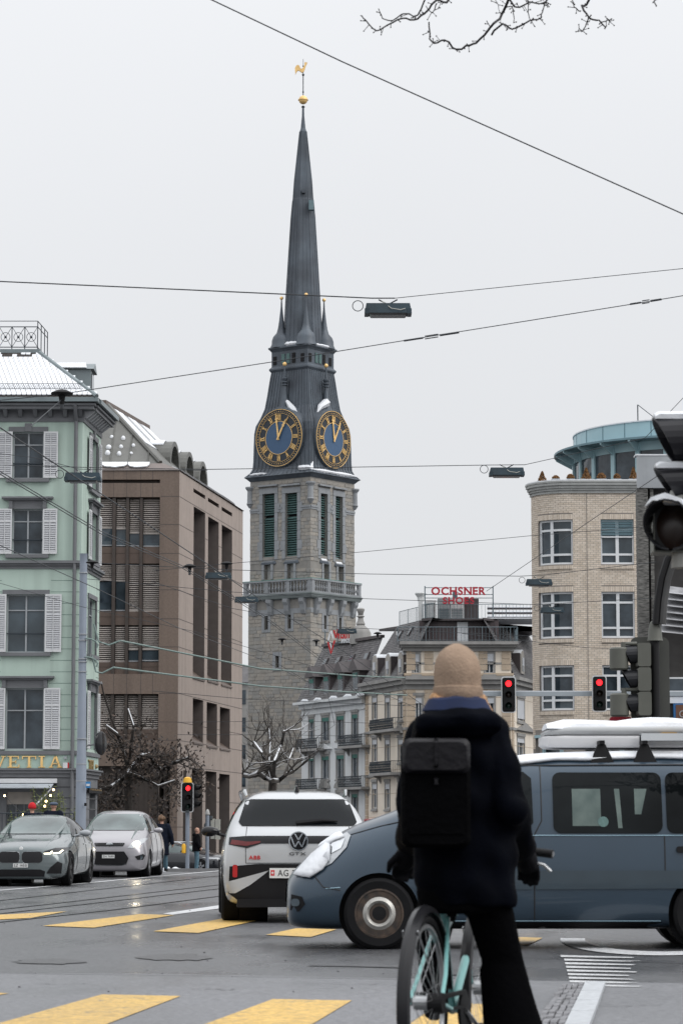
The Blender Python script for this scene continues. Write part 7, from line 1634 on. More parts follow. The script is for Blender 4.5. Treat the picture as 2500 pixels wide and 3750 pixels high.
def figure(name, loc, rz, H, label, coat, trous, coatlen, pose, coatw=1.0, shoes=None, hood=False):
    k = H / 1.75; root = None
    S = lambda x, y, z: Vector((x * k, y * k, z * k))
    hip, sho = .90, 1.43; J = {}
    for s in (-1, 1):
        a = pose.get('arm%d' % s, ((.26, .0, 1.15), (.26, .06, .90))); J[s] = (S(s * .19, 0, sho), S(s * a[0][0], a[0][1], a[0][2]), S(s * a[1][0], a[1][1], a[1][2]))
        l = pose.get('leg%d' % s, ((.10, .02, .48), (.10, .0, .07))); J[s, 'l'] = (S(s * .10, 0, hip), S(s * l[0][0], l[0][1], l[0][2]), S(s * l[1][0], l[1][1], l[1][2]))
    fw = Vector(pose.get('look', (0, 1, 0)))
    hc = S(0, pose.get('lean', .02), 1.615); b = MB()
    head(b, hc, fw, k); b.tube([S(0, 0, 1.40), hc - S(0, 0, .06)], [.062 * k, .055 * k], 12)
    b.rings([ell(z * k, 0, 0, rx * k, ry * k) for z, rx, ry in ((.84, .13, .10), (.95, .16, .11), (1.1, .14, .10), (1.3, .17, .11), (1.42, .16, .09), (1.47, .07, .06))])
    for s in (-1, 1):
        limb(b, J[s], [.055 * k, .042 * k, .03 * k]); hand(b, J[s][2], (J[s][2] - J[s][1]), (-s, .2, 0), k)
        limb(b, J[s, 'l'], [.08 * k, .055 * k, .04 * k]); f_ = J[s, 'l'][2]; b.tube([f_ + S(0, -.06, -.035), f_ + S(0, .06, -.035), f_ + S(0, .17, -.04)], [.035 * k, .04 * k, .028 * k], 10)
    o = fuse(b, name, SKIN, None, .012 * k, 3)
    # a top-level mesh built at origin: move it to its place
    o.location = (0, 0, 0); off = WORLD[o.name]
    for v in o.data.vertices: v.co += off
    WORLD[o.name] = Vector((0, 0, 0)); o.location = loc; o.rotation_euler = (0, 0, rz); tag(o, label, 'person')
    c = MB(); z0 = coatlen; w = coatw
    c.rings([ell(z * k, 0, 0, rx * k * w, ry * k * w) for z, rx, ry in ((z0, .205, .16), ((z0 + .9) / 2 + .02, .20, .155), (1.0, .20, .15), (1.2, .20, .145), (1.36, .205, .135), (1.44, .15, .10), (1.49, .085, .075))])
    for s in (-1, 1): limb(c, [J[s][0] - S(s * .01, 0, .02), J[s][1], J[s][2] - (J[s][2] - J[s][1]) * .04], [.085 * k * w, .068 * k * w, .055 * k * w])
    if hood: m = MB(); m.sphere((0, 0, 0), 1, 12); c.add([S(v[0] * .13, -.09 + v[1] * .085, 1.45 + v[2] * .075) for v in m.v], m.f)
    fuse(c, 'coat', coat, o, .016 * k, 5)
    t = MB(); t.rings([ell(z * k, 0, 0, rx * k, ry * k) for z, rx, ry in ((.80, .15, .11), (.9, .165, .125), (1.02, .155, .12))])
    for s in (-1, 1): L = J[s, 'l']; limb(t, [L[0], L[1], L[2] + S(0, 0, .02)], [.095 * k, .075 * k, .065 * k])
    fuse(t, 'trousers', trous, o, .014 * k, 4)
    for s in (-1, 1): f_ = J[s, 'l'][2]; q = MB(); q.tube([f_ + S(0, -.09, -.03), f_ + S(0, .05, -.03), f_ + S(0, .2, -.042)], [.045 * k, .05 * k, .032 * k], 10); q.build('shoe', BLACK, o, smooth=True)
    return o, hc, k
NAVY = mat('navy_cloth', (.008, .011, .02), .8, var=.3, scale=7, spec=.08, bump=.5, bscale=9); BLKC = mat('black_cloth', (.006, .006, .0075), .85, var=.3, scale=7, spec=.08, bump=.4, bscale=9); JEAN = mat('jeans', (.09, .17, .22), .8, var=.25, scale=12)
HAIRB = mat('brown_hair', (.13, .075, .04), .7, var=.4, scale=25); REDK = mat('red_knit', (.5, .008, .015), .85, var=.15, scale=30, bump=.6); GREYK = mat('cap_blue', (.06, .08, .12), .8, var=.2)
def cap(o, c, k, mt, nm, up=.03, r=.115, hz=.105, cut=-.02, back=0.0):
    m = MB(); m.sphere((0, 0, 0), 1, 18); 
    m.v = [(c.x + x * r * k, c.y - back + y * r * 1.15 * k, c.z + up * k + max(z, cut / hz) * hz * k) for x, y, z in m.v]; return m.build(nm, mt, o, smooth='all', fix=True)
# bald man at the signal post, facing right
Yp = 106.0; q = P(720, 3100, Yp)
figure('person', (q.x, Yp, gz(Yp) + .06), rad(-78), 1.70, 'bald man in a black jacket and blue jeans beside the signal post', BLKC, JEAN, .80, {'arm1': ((.25, -.02, 1.15), (.24, .10, .95)), 'arm-1': ((.25, -.04, 1.15), (.24, .08, .95)), 'look': (0, 1, -.08)}, 1.12, hood=True)
# woman in long dark coat walking away behind the silver car
Yp = 84.0; q = P(592, 3100, Yp)
o, hc, k = figure('person', (q.x, Yp, gz(Yp)), rad(-8), 1.72, 'woman with tousled hair in a long dark coat behind the silver car', NAVY, JEAN, .52, {'leg1': ((.10, .10, .48), (.10, .20, .10)), 'leg-1': ((.10, -.05, .48), (.10, -.18, .10)), 'arm1': ((.30, -.02, 1.13), (.33, .06, .88))}, 1.18)
h_ = MB()
for i in range(26):
    a = R.uniform(0, 6.283); z = R.uniform(-.4, 1); rr_ = math.sqrt(max(0, 1 - z * z)); h_.sphere((hc.x + .085 * rr_ * math.cos(a), hc.y - .02 + .095 * rr_ * math.sin(a), hc.z + .03 + .085 * z), R.uniform(.035, .055), 8)
fuse(h_, 'hair', HAIRB, o, .014, 1)
# two people on the terrace
Yp = 80.0; q = P(119, 3000, Yp); q2 = P(196, 3000, Yp + .6)
o, hc, k = figure('person', (q.x, Yp, .12), rad(20), 1.78, 'person in a red knitted hat outside the green hotel', NAVY, BLKC, .75, {}, 1.15); cap(o, hc, k, REDK, 'knitted_hat', .045, .115, .14, -.05)
o, hc, k = figure('person', (q2.x, Yp + .6, .12), rad(-15), 1.86, 'person in a flat blue cap and dark jacket outside the green hotel', NAVY, BLKC, .75, {}, 1.22); cap(o, hc, k, GREYK, 'flat_cap', .06, .125, .06, -.03); 
# ---------------------------------------------------------------- bicycle
MINT = mat('mint_frame', (.20, .46, .45), .3, var=.05, coat=.5); ALU = mat('aluminium', (.42, .43, .44), .3, metal=.8, var=.15)
HB = .08; rh = P(1556, 3600, 11.0); BR_ = rad(74.5)
bk = thing('bicycle', (rh.x, 11.0, HB), 'mint green city bicycle with black mudguards under the cyclist', 'bicycle', rz=BR_, world=False)
def W2B(v): d = Vector(v) - Vector((rh.x, 11.0, HB)); c, s = math.cos(-BR_), math.sin(-BR_); return Vector((d.x * c - d.y * s, d.x * s + d.y * c, d.z))
WR = .345
def bwheel(x, nm):
    k = MB(); n_ = 44
    k.rings([[Vector((x + (WR - .017 + .017 * math.cos(t)) * math.cos(a), .017 * math.sin(t), WR + (WR - .017 + .017 * math.cos(t)) * math.sin(a))) for t in [j * math.pi / 4 for j in range(8)]] for a in [2 * math.pi * i / n_ for i in range(n_ + 1)]], cap=False)
    w = k.build('wheel', TYRE, bk, smooth=True)
    k = MB(); k.rings([[Vector((x + (WR - .045 + .012 * math.cos(t)) * math.cos(a), .011 * math.sin(t), WR + (WR - .045 + .012 * math.cos(t)) * math.sin(a))) for t in [j * math.pi / 3 for j in range(6)]] for a in [2 * math.pi * i / n_ for i in range(n_ + 1)]], cap=False); k.build('rim', ALU, w, smooth=True)
    k = MB(); k.lathe([(.03, -.045), (.03, .045)], (x, 0, WR), 14, axis=(0, 1, 0)); k.build('hub', ALU, w)
    for i in range(28):
        a = 2 * math.pi * i / 28; a2 = a + (.5 if i % 2 else -.5); k = MB(); k.tube([(x + .028 * math.cos(a2), .04 * (1 if i % 4 < 2 else -1), WR + .028 * math.sin(a2)), (x + (WR - .05) * math.cos(a), 0, WR + (WR - .05) * math.sin(a))], .0013, 3); k.build('spoke', ALU, w)
    k = MB(); n2 = 20; rg = []
    for i in range(n2 + 1):
        a = rad(-8 + 178 * i / n2) if x == 0 else rad(15 + 150 * i / n2)
        a = rad(5) + (rad(190) * i / n2) if x == 0 else rad(20) + rad(170) * i / n2
        rg.append([Vector((x + r * math.cos(a), y, WR + r * math.sin(a))) for y, r in ((-.028, WR + .012), (-.022, WR + .032), (0, WR + .04), (.022, WR + .032), (.028, WR + .012), (.024, WR + .010), (0, WR + .034), (-.024, WR + .010))])
    k.rings(rg); k.build('mudguard', mat('mudguard_black', (.012, .012, .014), .3, var=.1, spec=.35), bk, smooth=True, fix=True)
bwheel(0, 'rear'); bwheel(1.06, 'front')
def fr(nm, pts, r, m=MINT): k = MB(); k.tube(pts, r, 10); k.build(nm, m, bk, smooth=True)
BBp, ST0, ST1, HT0, HT1 = (.46, 0, .285), (.46, 0, .285), (.30, 0, .70), (.945, 0, .66), (.905, 0, .82)
fr('seat_tube', [ST0, ST1], .017); fr('down_tube', [BBp, HT0], .019); fr('top_tube', [(.33, 0, .62), HT1], .016); fr('head_tube', [HT0, HT1], .021)
for s in (-1, 1):
    fr('chain_stay', [(.44, s * .03, .285), (.2, s * .055, .31), (0, s * .065, WR)], .010); fr('seat_stay', [(.315, s * .02, .67), (.12, s * .055, .45), (0, s * .065, WR)], .009)
    fr('fork_blade', [(.95, s * .03, .64), (.985, s * .05, .5), (1.06, s * .055, WR)], .012); fr('mudguard_stay', [(0, s * .06, WR), (-.24, s * .03, WR + .29)], .003, ALU); fr('mudguard_stay', [(1.06, s * .06, WR), (.80, s * .03, WR + .27)], .003, ALU)
fr('seat_post', [ST1, (.27, 0, .80)], .013, ALU)
k = MB(); k.rings([[Vector((x, w * math.cos(t), z + .028 * math.sin(t))) for t in [j * math.pi / 4 for j in range(8)]] for x, w, z in ((.18, .04, .82), (.21, .08, .825), (.30, .07, .82), (.40, .03, .825), (.45, .015, .825))]); k.build('saddle', BLACK, bk, smooth=True)
k = MB(); k.box(.215, .235, -.018, .018, .745, .77); k.build('rear_lamp', REDL, bk);
fr('stem', [HT1, (.89, 0, .94), (.95, 0, .965)], .014, ALU)
hl = W2B(P(1478, 3128, 11.78)); hr = W2B(P(2022, 3128, 11.78)); mid = Vector((.95, 0, .965))
fr('handlebar', [hl, hl.lerp(mid, .35) + Vector((.05, 0, .0)), mid, hr.lerp(mid, .35) + Vector((.05, 0, .0)), hr], .0125, ALU)
for e, s in ((hl, 1), (hr, -1)):
    k = MB(); d = (mid - e).normalized(); k.tube([e, e + d * .13], .019, 10); k.build('grip', BLACK, bk, smooth=True)
lv = [W2B(P(x, y, 11.85)) for x, y in ((1520, 3165), (1500, 3185), (1486, 3207))]; fr('brake_lever', lv, .008, ALU); lv = [W2B(P(x, y, 11.85)) for x, y in ((1965, 3162), (1990, 3168), (2015, 3192))]; fr('brake_lever', lv, .008, ALU)
k = MB(); k.lathe([(.085, -.006), (.085, .006)], (.46, -.05, .285), 28, axis=(0, 1, 0)); k.build('chainset', BLACK, bk); k = MB(); k.lathe([(.04, -.03), (.04, .03)], (0, -.045, WR), 16, axis=(0, 1, 0)); k.build('sprocket', BLACK, bk)
k = MB(); k.box(0.02, .46, -.062, -.045, .355, .372); k.box(0.02, .46, -.062, -.045, .20 + .1, .312); k.build('chain_guard', BLACK, bk)
for s, a in ((-1, 1), (1, -1)): fr('crank', [(.46, s * .06, .285), (.46 + a * .15, s * .075, .285 - a * .07)], .010, ALU); k = MB(); k.box(.42 + a * .15, .50 + a * .15, s * .12 - .045, s * .12 + .045, .275 - a * .07, .295 - a * .07); k.build('pedal', BLACK, bk)
# ---------------------------------------------------------------- cyclist
HATM = mat('beige_knit', (.31, .225, .165), .9, var=.14, scale=18, bump=.35, bscale=110, spec=.1); BLOND = mat('blond_hair', (.40, .22, .10), .7, var=.3, scale=30); JKT = mat('navy_jacket', (.0016, .0021, .0042), .75, var=.5, scale=5, spec=.03, bump=.8, bscale=5); BLUE = mat('blue_lining', (.001, .010, .05), .85, var=.25, scale=9); TRS = mat('black_trousers', (.0022, .0022, .0027), .9, var=.2, spec=.02, bump=.3)
YR = 11.25
def X_(px, Y=YR): return (px - 1250) / FPX * Y
def V(px, py, Y=YR): return P(px, py, Y)
hcn = V(1677, 2470); b = MB()
head(b, hcn + Vector((0, 0, -.01)), (.05, 1, .02), 1.02); b.tube([V(1680, 2640), hcn - Vector((0, 0, .06))], [.06, .052], 12)
def tor(lst): return [[Vector((c.x + rx * math.cos(t), c.y + ry * math.sin(t), c.z)) for t in [2 * math.pi * i / 22 for i in range(22)]] for c, rx, ry in lst]
b.rings(tor([(V(1695, 3240), .15, .11), (V(1692, 3100), .17, .115), (V(1690, 2950), .14, .10), (V(1688, 2800), .16, .11), (V(1686, 2680), .17, .10), (V(1682, 2620), .08, .06)]))
SL_, SR_ = V(1548, 2690), V(1806, 2690); EL, ER = V(1508, 2960, 11.2), V(1872, 2965, 11.12); HL, HR = V(1500, 3108, 11.66), V(1915, 3118, 11.66)
limb(b, [SL_, EL, HL], [.055, .043, .03]); limb(b, [SR_, ER, HR], [.055, .043, .03])
for h, nx in ((HL, -.1), (HR, .1)): hand(b, h + Vector((0, .01, 0)), (nx, .35, -.25), (0, .45, -1), .85, .9)
hipL, hipR = V(1620, 3200), V(1762, 3200); kR = Vector((X_(1826), 11.32, .56)); aR = Vector((X_(1882), 11.25, .17)); kL = Vector((X_(1575, 11.62), 11.62, .62)); aL = Vector((X_(1585, 11.5), 11.5, .42))
limb(b, [hipR, kR, aR], [.085, .06, .045]); limb(b, [hipL, kL, aL], [.085, .06, .045])
for f_ in (aR, aL): b.tube([f_ + Vector((0, -.05, -.05)), f_ + Vector((0, .06, -.05)), f_ + Vector((.02, .17, -.055))], [.036, .04, .028], 10)
cy = fuse(b, 'person', SKIN, None, .012, 3); tag(cy, 'cyclist in beige beanie and dark navy jacket standing over a mint bicycle', 'person')
j = MB()
j.rings(tor([(V(1712, 3318), .195, .15), (V(1708, 3240), .205, .155), (V(1700, 3130), .215, .16), (V(1693, 3000), .205, .15), (V(1690, 2860), .205, .15), (V(1688, 2740), .205, .14), (V(1686, 2665), .18, .12), (V(1684, 2625), .11, .09), (V(1682, 2600), .08, .075)]))
limb(j, [SL_ + Vector((.01, 0, .0)), EL, HL.lerp(EL, .1)], [.085, .072, .056]); limb(j, [SR_ + Vector((-.01, 0, 0)), ER, HR.lerp(ER, .1)], [.085, .072, .06])
j.rings(tor([(V(1680, 2700, 11.12), .15, .05), (V(1675, 2665, 11.10), .185, .085), (V(1672, 2625, 11.10), .17, .09), (V(1672, 2598, 11.12), .12, .06)]))
jo = fuse(j, 'jacket', JKT, cy, .012, 5)
# quilting and folds: small even swells in the cloth itself
for v_ in jo.data.vertices:
    c = v_.co; n_ = v_.normal; v_.co = c + n_ * (.007 * math.sin(c.z * 34 + 1.5 * math.sin(c.x * 9)) + .004 * math.sin(c.x * 41 + c.z * 23 + c.y * 17))
k = MB(); rg = []
for i in range(19):
    a = math.pi + math.pi * i / 18 if False else rad(180 + 180 * i / 18); c = V(1672, 2585, 11.2)
    wob = .003 * math.sin(i * .9)
    o_ = Vector((math.cos(a), math.sin(a) * .8, 0))
    rg.append([c + o_ * .085 + Vector((0, 0, .035 + wob)), c + o_ * .118 + Vector((0, 0, .025 + wob)), c + o_ * .145 + Vector((0, 0, -.02)), c + o_ * .12 + Vector((0, 0, -.035)), c + o_ * .09 + Vector((0, 0, 0))])
k.rings(rg); k.build('hood_lining', BLUE, cy, smooth=True, fix=True)
t = MB(); t.rings(tor([(V(1690, 3345), .17, .13), (V(1695, 3260), .195, .145), (V(1693, 3180), .165, .125)]))
limb(t, [hipR + Vector((-.0, 0, -.02)), kR + Vector((.015, 0, 0)), Vector((aR.x + .015, aR.y, .24))], [.105, .085, .105]); t.tube([kR, Vector((aR.x + .02, aR.y, .13))], [.088, .146], 16); limb(t, [hipL + Vector((0, 0, -.02)), kL, aL + Vector((0, 0, .04))], [.10, .07, .055])
fuse(t, 'trousers', TRS, cy, .014, 4)
for h, nx in ((HL, -.1), (HR, .1)): q = MB(); hand(q, h - Vector((0, .012, 0)), (nx, .35, -.25), (0, .45, -1), 1.32, .9); fuse(q, 'glove', BLKC, cy, .007, 2)
for f_ in (aR, aL): q = MB(); q.tube([f_ + Vector((-.005, -.09, -.05)), f_ + Vector((0, .05, -.045)), f_ + Vector((.02, .2, -.06))], [.045, .05, .03], 10); q.build('shoe', BLACK, cy, smooth=True)
# beanie with rolled brim, hair
k = MB(); pr = [(2573, .088, 1), (2560, .100, 1), (2535, .1035, 1), (2518, .102, 1), (2514, .0965, 1), (2480, .098, 1), (2445, .096, 1), (2415, .088, 1), (2390, .072, 1), (2370, .045, 1), (2357, .014, 1)]
k.rings(tor([(V(1677 - (2573 - y) * .03, y), r, r * 1.12) for y, r, _ in pr])); k.build('beanie', HATM, cy, smooth=True, fix=True)
k = MB()
for (x0, x1, x2, y0, y1, y2, dy) in ((1600, 1592, 1594, 2540, 2575, 2600, -.03), (1610, 1604, 1612, 2550, 2580, 2605, -.07), (1745, 1762, 1802, 2545, 2580, 2622, .02), (1752, 1768, 1808, 2550, 2590, 2632, .05), (1740, 1752, 1785, 2555, 2590, 2615, -.04), (1690, 1695, 1700, 2560, 2590, 2610, -.085), (1650, 1648, 1650, 2560, 2590, 2610, -.09)): k.tube([V(x0, y0, YR + dy), V(x1, y1, YR + dy), V(x2, y2, YR + dy)], [.028, .03, .016], 8)
fuse(k, 'hair', BLOND, cy, .010, 2)
# backpack on her back
LEA = mat('pack_leather', (.0055, .005, .007), .45, var=.25, scale=6, bump=.3, bscale=30, spec=.22); PCK = mat('pack_canvas', (.0016, .0016, .002), .75, var=.2, scale=9, spec=.03, bump=.3)
bp = thing('backpack', V(1597, 3110, 11.02), 'black backpack with leather flap and strap on the cyclist', 'backpack')
def pr_(x0, x1, y0, y1, Y0, Y1, r=.03, n=3):
    a, b_ = V(x0, y1, Y0), V(x1, y0, Y0); rg = []
    for Y, sh in ((Y1, 0), (Y0 + .02, 0), (Y0, .015)): rg.append([Vector((x, Y, z)) for x, z in rr(a.x + sh, b_.x - sh, a.z + sh, b_.z - sh, r, n)])
    m = MB(); m.rings(rg); return m
pr_(1470, 1722, 2705, 3105, 10.965, 11.13, .035).build('pack_body', PCK, bp, smooth=True, fix=True)
fl_ = pr_(1472, 1722, 2703, 2833, 10.935, 11.0, .03).build('flap', LEA, bp, smooth=True, fix=True)
pr_(1588, 1604, 2704, 2812, 10.925, 10.936, .004, 1).build('strap', LEA, fl_, fix=True); pr_(1583, 1606, 2800, 2815, 10.920, 10.937, .004, 1).build('buckle', BLACKG, fl_, fix=True); pr_(1589, 1604, 2838, 2886, 10.953, 10.966, .004, 1).build('strap_tip', LEA, bp, fix=True)
pr_(1484, 1710, 3040, 3048, 10.96, 10.97, .003, 1).build('zip', PCK, bp, fix=True)
for s, xs in ((-1, (1520, 1535)), (1, (1690, 1720))):
    k = MB(); k.tube([V(xs[0], 2720, 11.1), V(xs[1], 2640, 11.22), V(xs[1], 2660, 11.36)], .022, 8); k.build('shoulder_strap', PCK, bp, smooth=True)
# ---------------------------------------------------------------- hanging street lamps, poles, signals
LMP = mat('lamp_teal', (.014, .034, .048), .45, var=.3, scale=3); LMPL = mat('lamp_lens', (.06, .062, .065), .2, var=.2, scale=4)
PGR = mat('pole_bluegrey', (.235, .27, .325), .55, var=.08, scale=1.5, streak=.12)
def hang_lamp(px, py, wpx, label, mt=LMP, tilt=0.0):
    Y = .75 / wpx * FPX; c = P(px, py, Y); L, h, d = .375, .095, .16
    t = thing('hanging_lamp', (c.x, c.y, c.z - h), label, 'street lamp', 'lamps slung on wires over the street', rz=tilt, world=False)
    k = MB(); k.hexa([(-L, -d, .03), (L, -d, .03), (L, d, .03), (-L, d, .03), (-L * .92, -d * .85, h * 2), (L * .92, -d * .85, h * 2), (L * .92, d * .85, h * 2), (-L * .92, d * .85, h * 2)]); k.build('housing', mt, t)
    k = MB(); k.hexa([(-L * .72, -d * .85, -.005), (L * .72, -d * .85, -.005), (L * .72, d * .85, -.005), (-L * .72, d * .85, -.005), (-L * .8, -d * .95, .029), (L * .8, -d * .95, .029), (L * .8, d * .95, .029), (-L * .8, d * .95, .029)]); k.build('lens', LMPL, t)
    for s in (-1, 1): k = MB(); k.box(s * L * .9 - .035, s * L * .9 + .035, -d * 1.02, d * 1.02, .02, .1); k.build('end_cap', mt, t)
    k = MB(); k.tube([(-.15, 0, h * 2 + .08), (.0, 0, h * 2), (.15, 0, h * 2 + .08)], .012, 5); k.build('hanger', WIRE, t)
    k = MB(); k.tube([(-.48 + .085 * math.cos(a * .4189), 0, h * 2 - .02 + .085 * math.sin(a * .4189)) for a in range(16)], .007, 4); k.build('cable_coil', WIRE, t)
    k = MB(); k.tube([(-.1, -.05, h * 2 + .05), (.05, -d - .02, h), (.2, -d - .03, .07), (.27, -d - .01, h)], .008, 4); k.build('flex', mat('flex_pale', (.34, .34, .31), .6, var=0), t)
for a in ((1420, 1137, 175, 'dark lamp hanging in the sky beside the church spire'), (1854, 1731, 130, 'dark lamp hanging in the sky left of the turquoise penthouse'), (1972, 2134, 97, 'teal lamp hanging at the edge of the pale brick house'), (2020, 2236, 87, 'teal lamp hanging before the lower brick house window'), (305, 1750, 135, 'teal lamp hanging across the corner of the green hotel'), (800, 2110, 97, 'teal lamp hanging before the side windows of the brown block'), (903, 2197, 87, 'teal lamp hanging at the church gallery corner'), (1270, 2312, 72, 'green lamp hanging before the rooftop company sign')): hang_lamp(*a)
def wire(label, pts, r=.010, sag=0.0, name='overhead_wire', mt=None):
    q = [P(*p) for p in pts]; full = []
    for i in range(len(q) - 1):
        n_ = 8 if sag else 1
        for j in range(n_): t = j / n_; full.append(q[i].lerp(q[i + 1], t) - Vector((0, 0, sag * 4 * t * (1 - t))))
    full.append(q[-1]); k = MB(); k.tube(full, r, 5); return k.build(name, mt or WIRE, label=label, cat='wire', group='overhead wires')
wire('thick wire running down across the top of the sky', [(650, -60, 24), (1250, 225, 24), (2620, 838, 24)], .0065)
wire('wire entering at left and holding the lamp beside the spire', [(-150, 1024, 43), (700, 1062, 43), (1360, 1092, 43), (1445, 1092, 43)], .0105)
wire('thin wire from the spire lamp to the right edge', [(1445, 1092, 43), (2620, 971, 43)], .006)
wire('wire sloping up from the hotel roof past the spire base to the right edge', [(-120, 1478, 38), (228, 1443, 38), (1000, 1325, 38), (1480, 1247, 38), (2380, 1103, 38), (2620, 1062, 38)], .0065)
for (x0, y0, x1, y1, lb) in ((1478, 1248, 1680, 1217, 'black turnbuckle on the rising wire right of the spire'), (2305, 1114, 2420, 1096, 'black clamp on the rising wire near the right edge')):
    t = thing('wire_turnbuckle', P((x0 + x1) / 2, (y0 + y1) / 2, 38), lb, 'turnbuckle'); k = MB(); a, b = P(x0, y0, 38), P(x1, y1, 38); k.tube([a, a.lerp(b, .35)], .014, 6); k.build('rope_grip', WIRE, t)
    for s in (-1, 1): k = MB(); k.tube([a.lerp(b, .38) + Vector((0, 0, .02 * s)), a.lerp(b, .62) + Vector((0, 0, .02 * s))], .008, 5); k.build('bar', WIRE, t)
    k = MB(); k.tube([a.lerp(b, .65), b], .016, 6); k.build('eye', WIRE, t)
wire('wire crossing the clock tower foot and holding the penthouse lamp', [(-100, 1700, 58), (370, 1713, 58), (760, 1719, 58), (1790, 1703, 58), (1920, 1702, 58)], .008)
wire('wire rising from the penthouse lamp past the near signal', [(1920, 1702, 58), (2360, 1604, 58), (2620, 1330, 58)], .007)
wire('wire holding the lamp at the hotel corner', [(-100, 1650, 55), (130, 1676, 55), (290, 1718, 55), (390, 1720, 55), (760, 1722, 55)], .006)
wire('thick contact wire from the hotel window down to the slate roofs', [(-60, 1526, 31), (500, 1893, 43), (1010, 2232, 62), (1230, 2366, 75), (1560, 2590, 100)], .009)
wire('upper of two twin contact wires before the green hotel', [(-60, 1690, 36), (370, 1945, 46), (664, 2070, 55), (960, 2250, 68), (1190, 2420, 84), (1320, 2545, 95)], .008)
wire('lower of two twin contact wires before the green hotel', [(-60, 1700, 36), (370, 1955, 46), (664, 2078, 55), (960, 2258, 68), (1190, 2430, 84), (1320, 2556, 95)], .008)
wire('contact wire crossing the third floor windows of the hotel', [(-60, 1970, 45), (360, 2158, 55), (656, 2300, 66), (950, 2412, 80), (1130, 2500, 92)], .008)
wire('span wire crossing the belfry to the brick house windows', [(560, 2090, 80), (850, 2063, 80), (1350, 2019, 80), (1940, 1962, 80), (2400, 1926, 80)], .008)
wire('span wire over the church gallery to the brick house lamp', [(320, 2060, 77), (850, 2087, 77), (1350, 2102, 77), (1900, 2110, 77), (1990, 2106, 77), (2400, 2058, 77)], .009)
wire('span wire under the church gallery to the lower lamp', [(320, 2120, 86), (850, 2168, 86), (1350, 2193, 86), (1960, 2214, 86), (2400, 2190, 86)], .009)
wire('wire from the brown block to the company sign lamp', [(560, 2130, 104), (850, 2228, 104), (1240, 2297, 104), (1300, 2300, 104), (1960, 2330, 104)], .01)
wire('steep wire from the rooftop lettering up to the near signal', [(1780, 2165, 60), (2200, 1880, 48), (2560, 1640, 38)], .006)
wire('wire across the lower brick house with a clamp', [(1690, 2320, 66), (2150, 2372, 66), (2400, 2384, 66)], .006)
wire('thin wire before the hotel first floor', [(-60, 2118, 70), (300, 2222, 70), (700, 2310, 70), (1150, 2442, 70)], .006)
wire('thin wire across the apartment house eaves', [(560, 2530, 120), (900, 2560, 120), (1500, 2585, 120)], .012)
wire('thin wire across the apartment house upper windows', [(650, 2645, 120), (1100, 2640, 120), (1480, 2652, 120)], .010)
wire('thin wire across the apartment house balconies', [(650, 2690, 120), (1100, 2692, 120), (1480, 2700, 120)], .010)
wire('wire slanting over the white house front', [(1000, 2420, 110), (1200, 2540, 110), (1225, 2655, 110), (1160, 2700, 110)], .010)
wire('long wire slanting down over the cream house', [(1158, 2360, 105), (1380, 2530, 105), (1540, 2600, 105)], .010)
CABL = mat('feeder_cable', (.17, .23, .215), .6, var=.15, scale=10)
for lb, pts in (('upper pale green feeder cable looping off the tram pole', [(345, 2285, 88), (362, 2350, 88), (400, 2362, 88), (440, 2346, 88), (950, 2448, 95), (1320, 2476, 110), (1480, 2482, 116)]), ('lower pale green feeder cable looping off the tram pole', [(338, 2400, 88), (352, 2460, 88), (375, 2465, 88), (415, 2444, 88), (950, 2512, 95), (1250, 2533, 110), (1490, 2546, 116)])):
    wire(lb, pts, .03, 0, 'feeder_cable', CABL)
def dome(px, py, Y, label):
    c = P(px, py, Y); t = thing('wire_insulator', (c.x, c.y, c.z - .12), label, 'insulator', 'black insulators on the wires'); r = 75 / 2 / FPX * Y if False else .16
    k = MB(); k.lathe([(.03, -.14), (.045, -.05), (.05, -.02), (r * .95, 0), (r, .02), (r * .5, .06), (.04, .07)], c, 14); k.build('bell', BLACK, t, smooth=True); k = MB(); k.lathe([(.028, -.20), (.028, -.14)], c, 8); k.build('pin', WIRE, t)
for a in ((228, 1445, 38, 'black insulator hanging over the snowy hotel roof'), (695, 2076, 66, 'black insulator before the brown block, left of the pair'), (830, 2066, 72, 'black insulator before the brown block, right of the pair'), (1033, 2342, 100, 'black insulator before the tower shaft, left of the pair'), (1158, 2348, 104, 'black insulator before the tower shaft, right of the pair'), (1382, 2321, 104, 'black insulator before the cream house slates'), (338, 2062, 70, 'black insulator beside the tram pole top')): dome(*a)
wire('short stay from the roof insulator down to the contact wire', [(228, 1462, 38), (115, 1560, 36)], .006); wire('short stay from the shaft insulator to the contact wire', [(1033, 2352, 100), (965, 2412, 82)], .007)
# tram pole before the hotel
Yp = 88.0; pc = P(302, 2500, Yp); z_ = lambda y: P(302, y, Yp).z
tp = thing('tram_pole', (pc.x, Yp, gz(Yp)), 'tall blue grey tram pole in front of the green hotel', 'pole')
k = MB(); k.lathe([(.17, gz(Yp) - .1), (.165, z_(2775)), (.145, z_(2765)), (.14, z_(2535)), (.125, z_(2525)), (.12, z_(2070)), (.125, z_(2032)), (.14, z_(2028))], (pc.x, Yp, 0), 16); k.build('shaft', PGR, tp, smooth=True)
for y in (2100, 2325, 2347, 2415, 2426, 2462, 2708, 2800, 2862): k = MB(); z = z_(y); k.lathe([(.15 if y < 2600 else .175, z), (.15 if y < 2600 else .175, z + .035)], (pc.x, Yp, 0), 14); k.build('band', GREY2, tp)
for y in (2352, 2420): k = MB(); k.tube([Vector((pc.x, Yp - .12, z_(y))) + Vector((.1 + .4 * math.sin(a), 0, .22 * math.cos(a) - .1)) for a in [0, .5, 1, 1.5, 2]], .03, 6); k.build('cable_loop', CABL, tp)
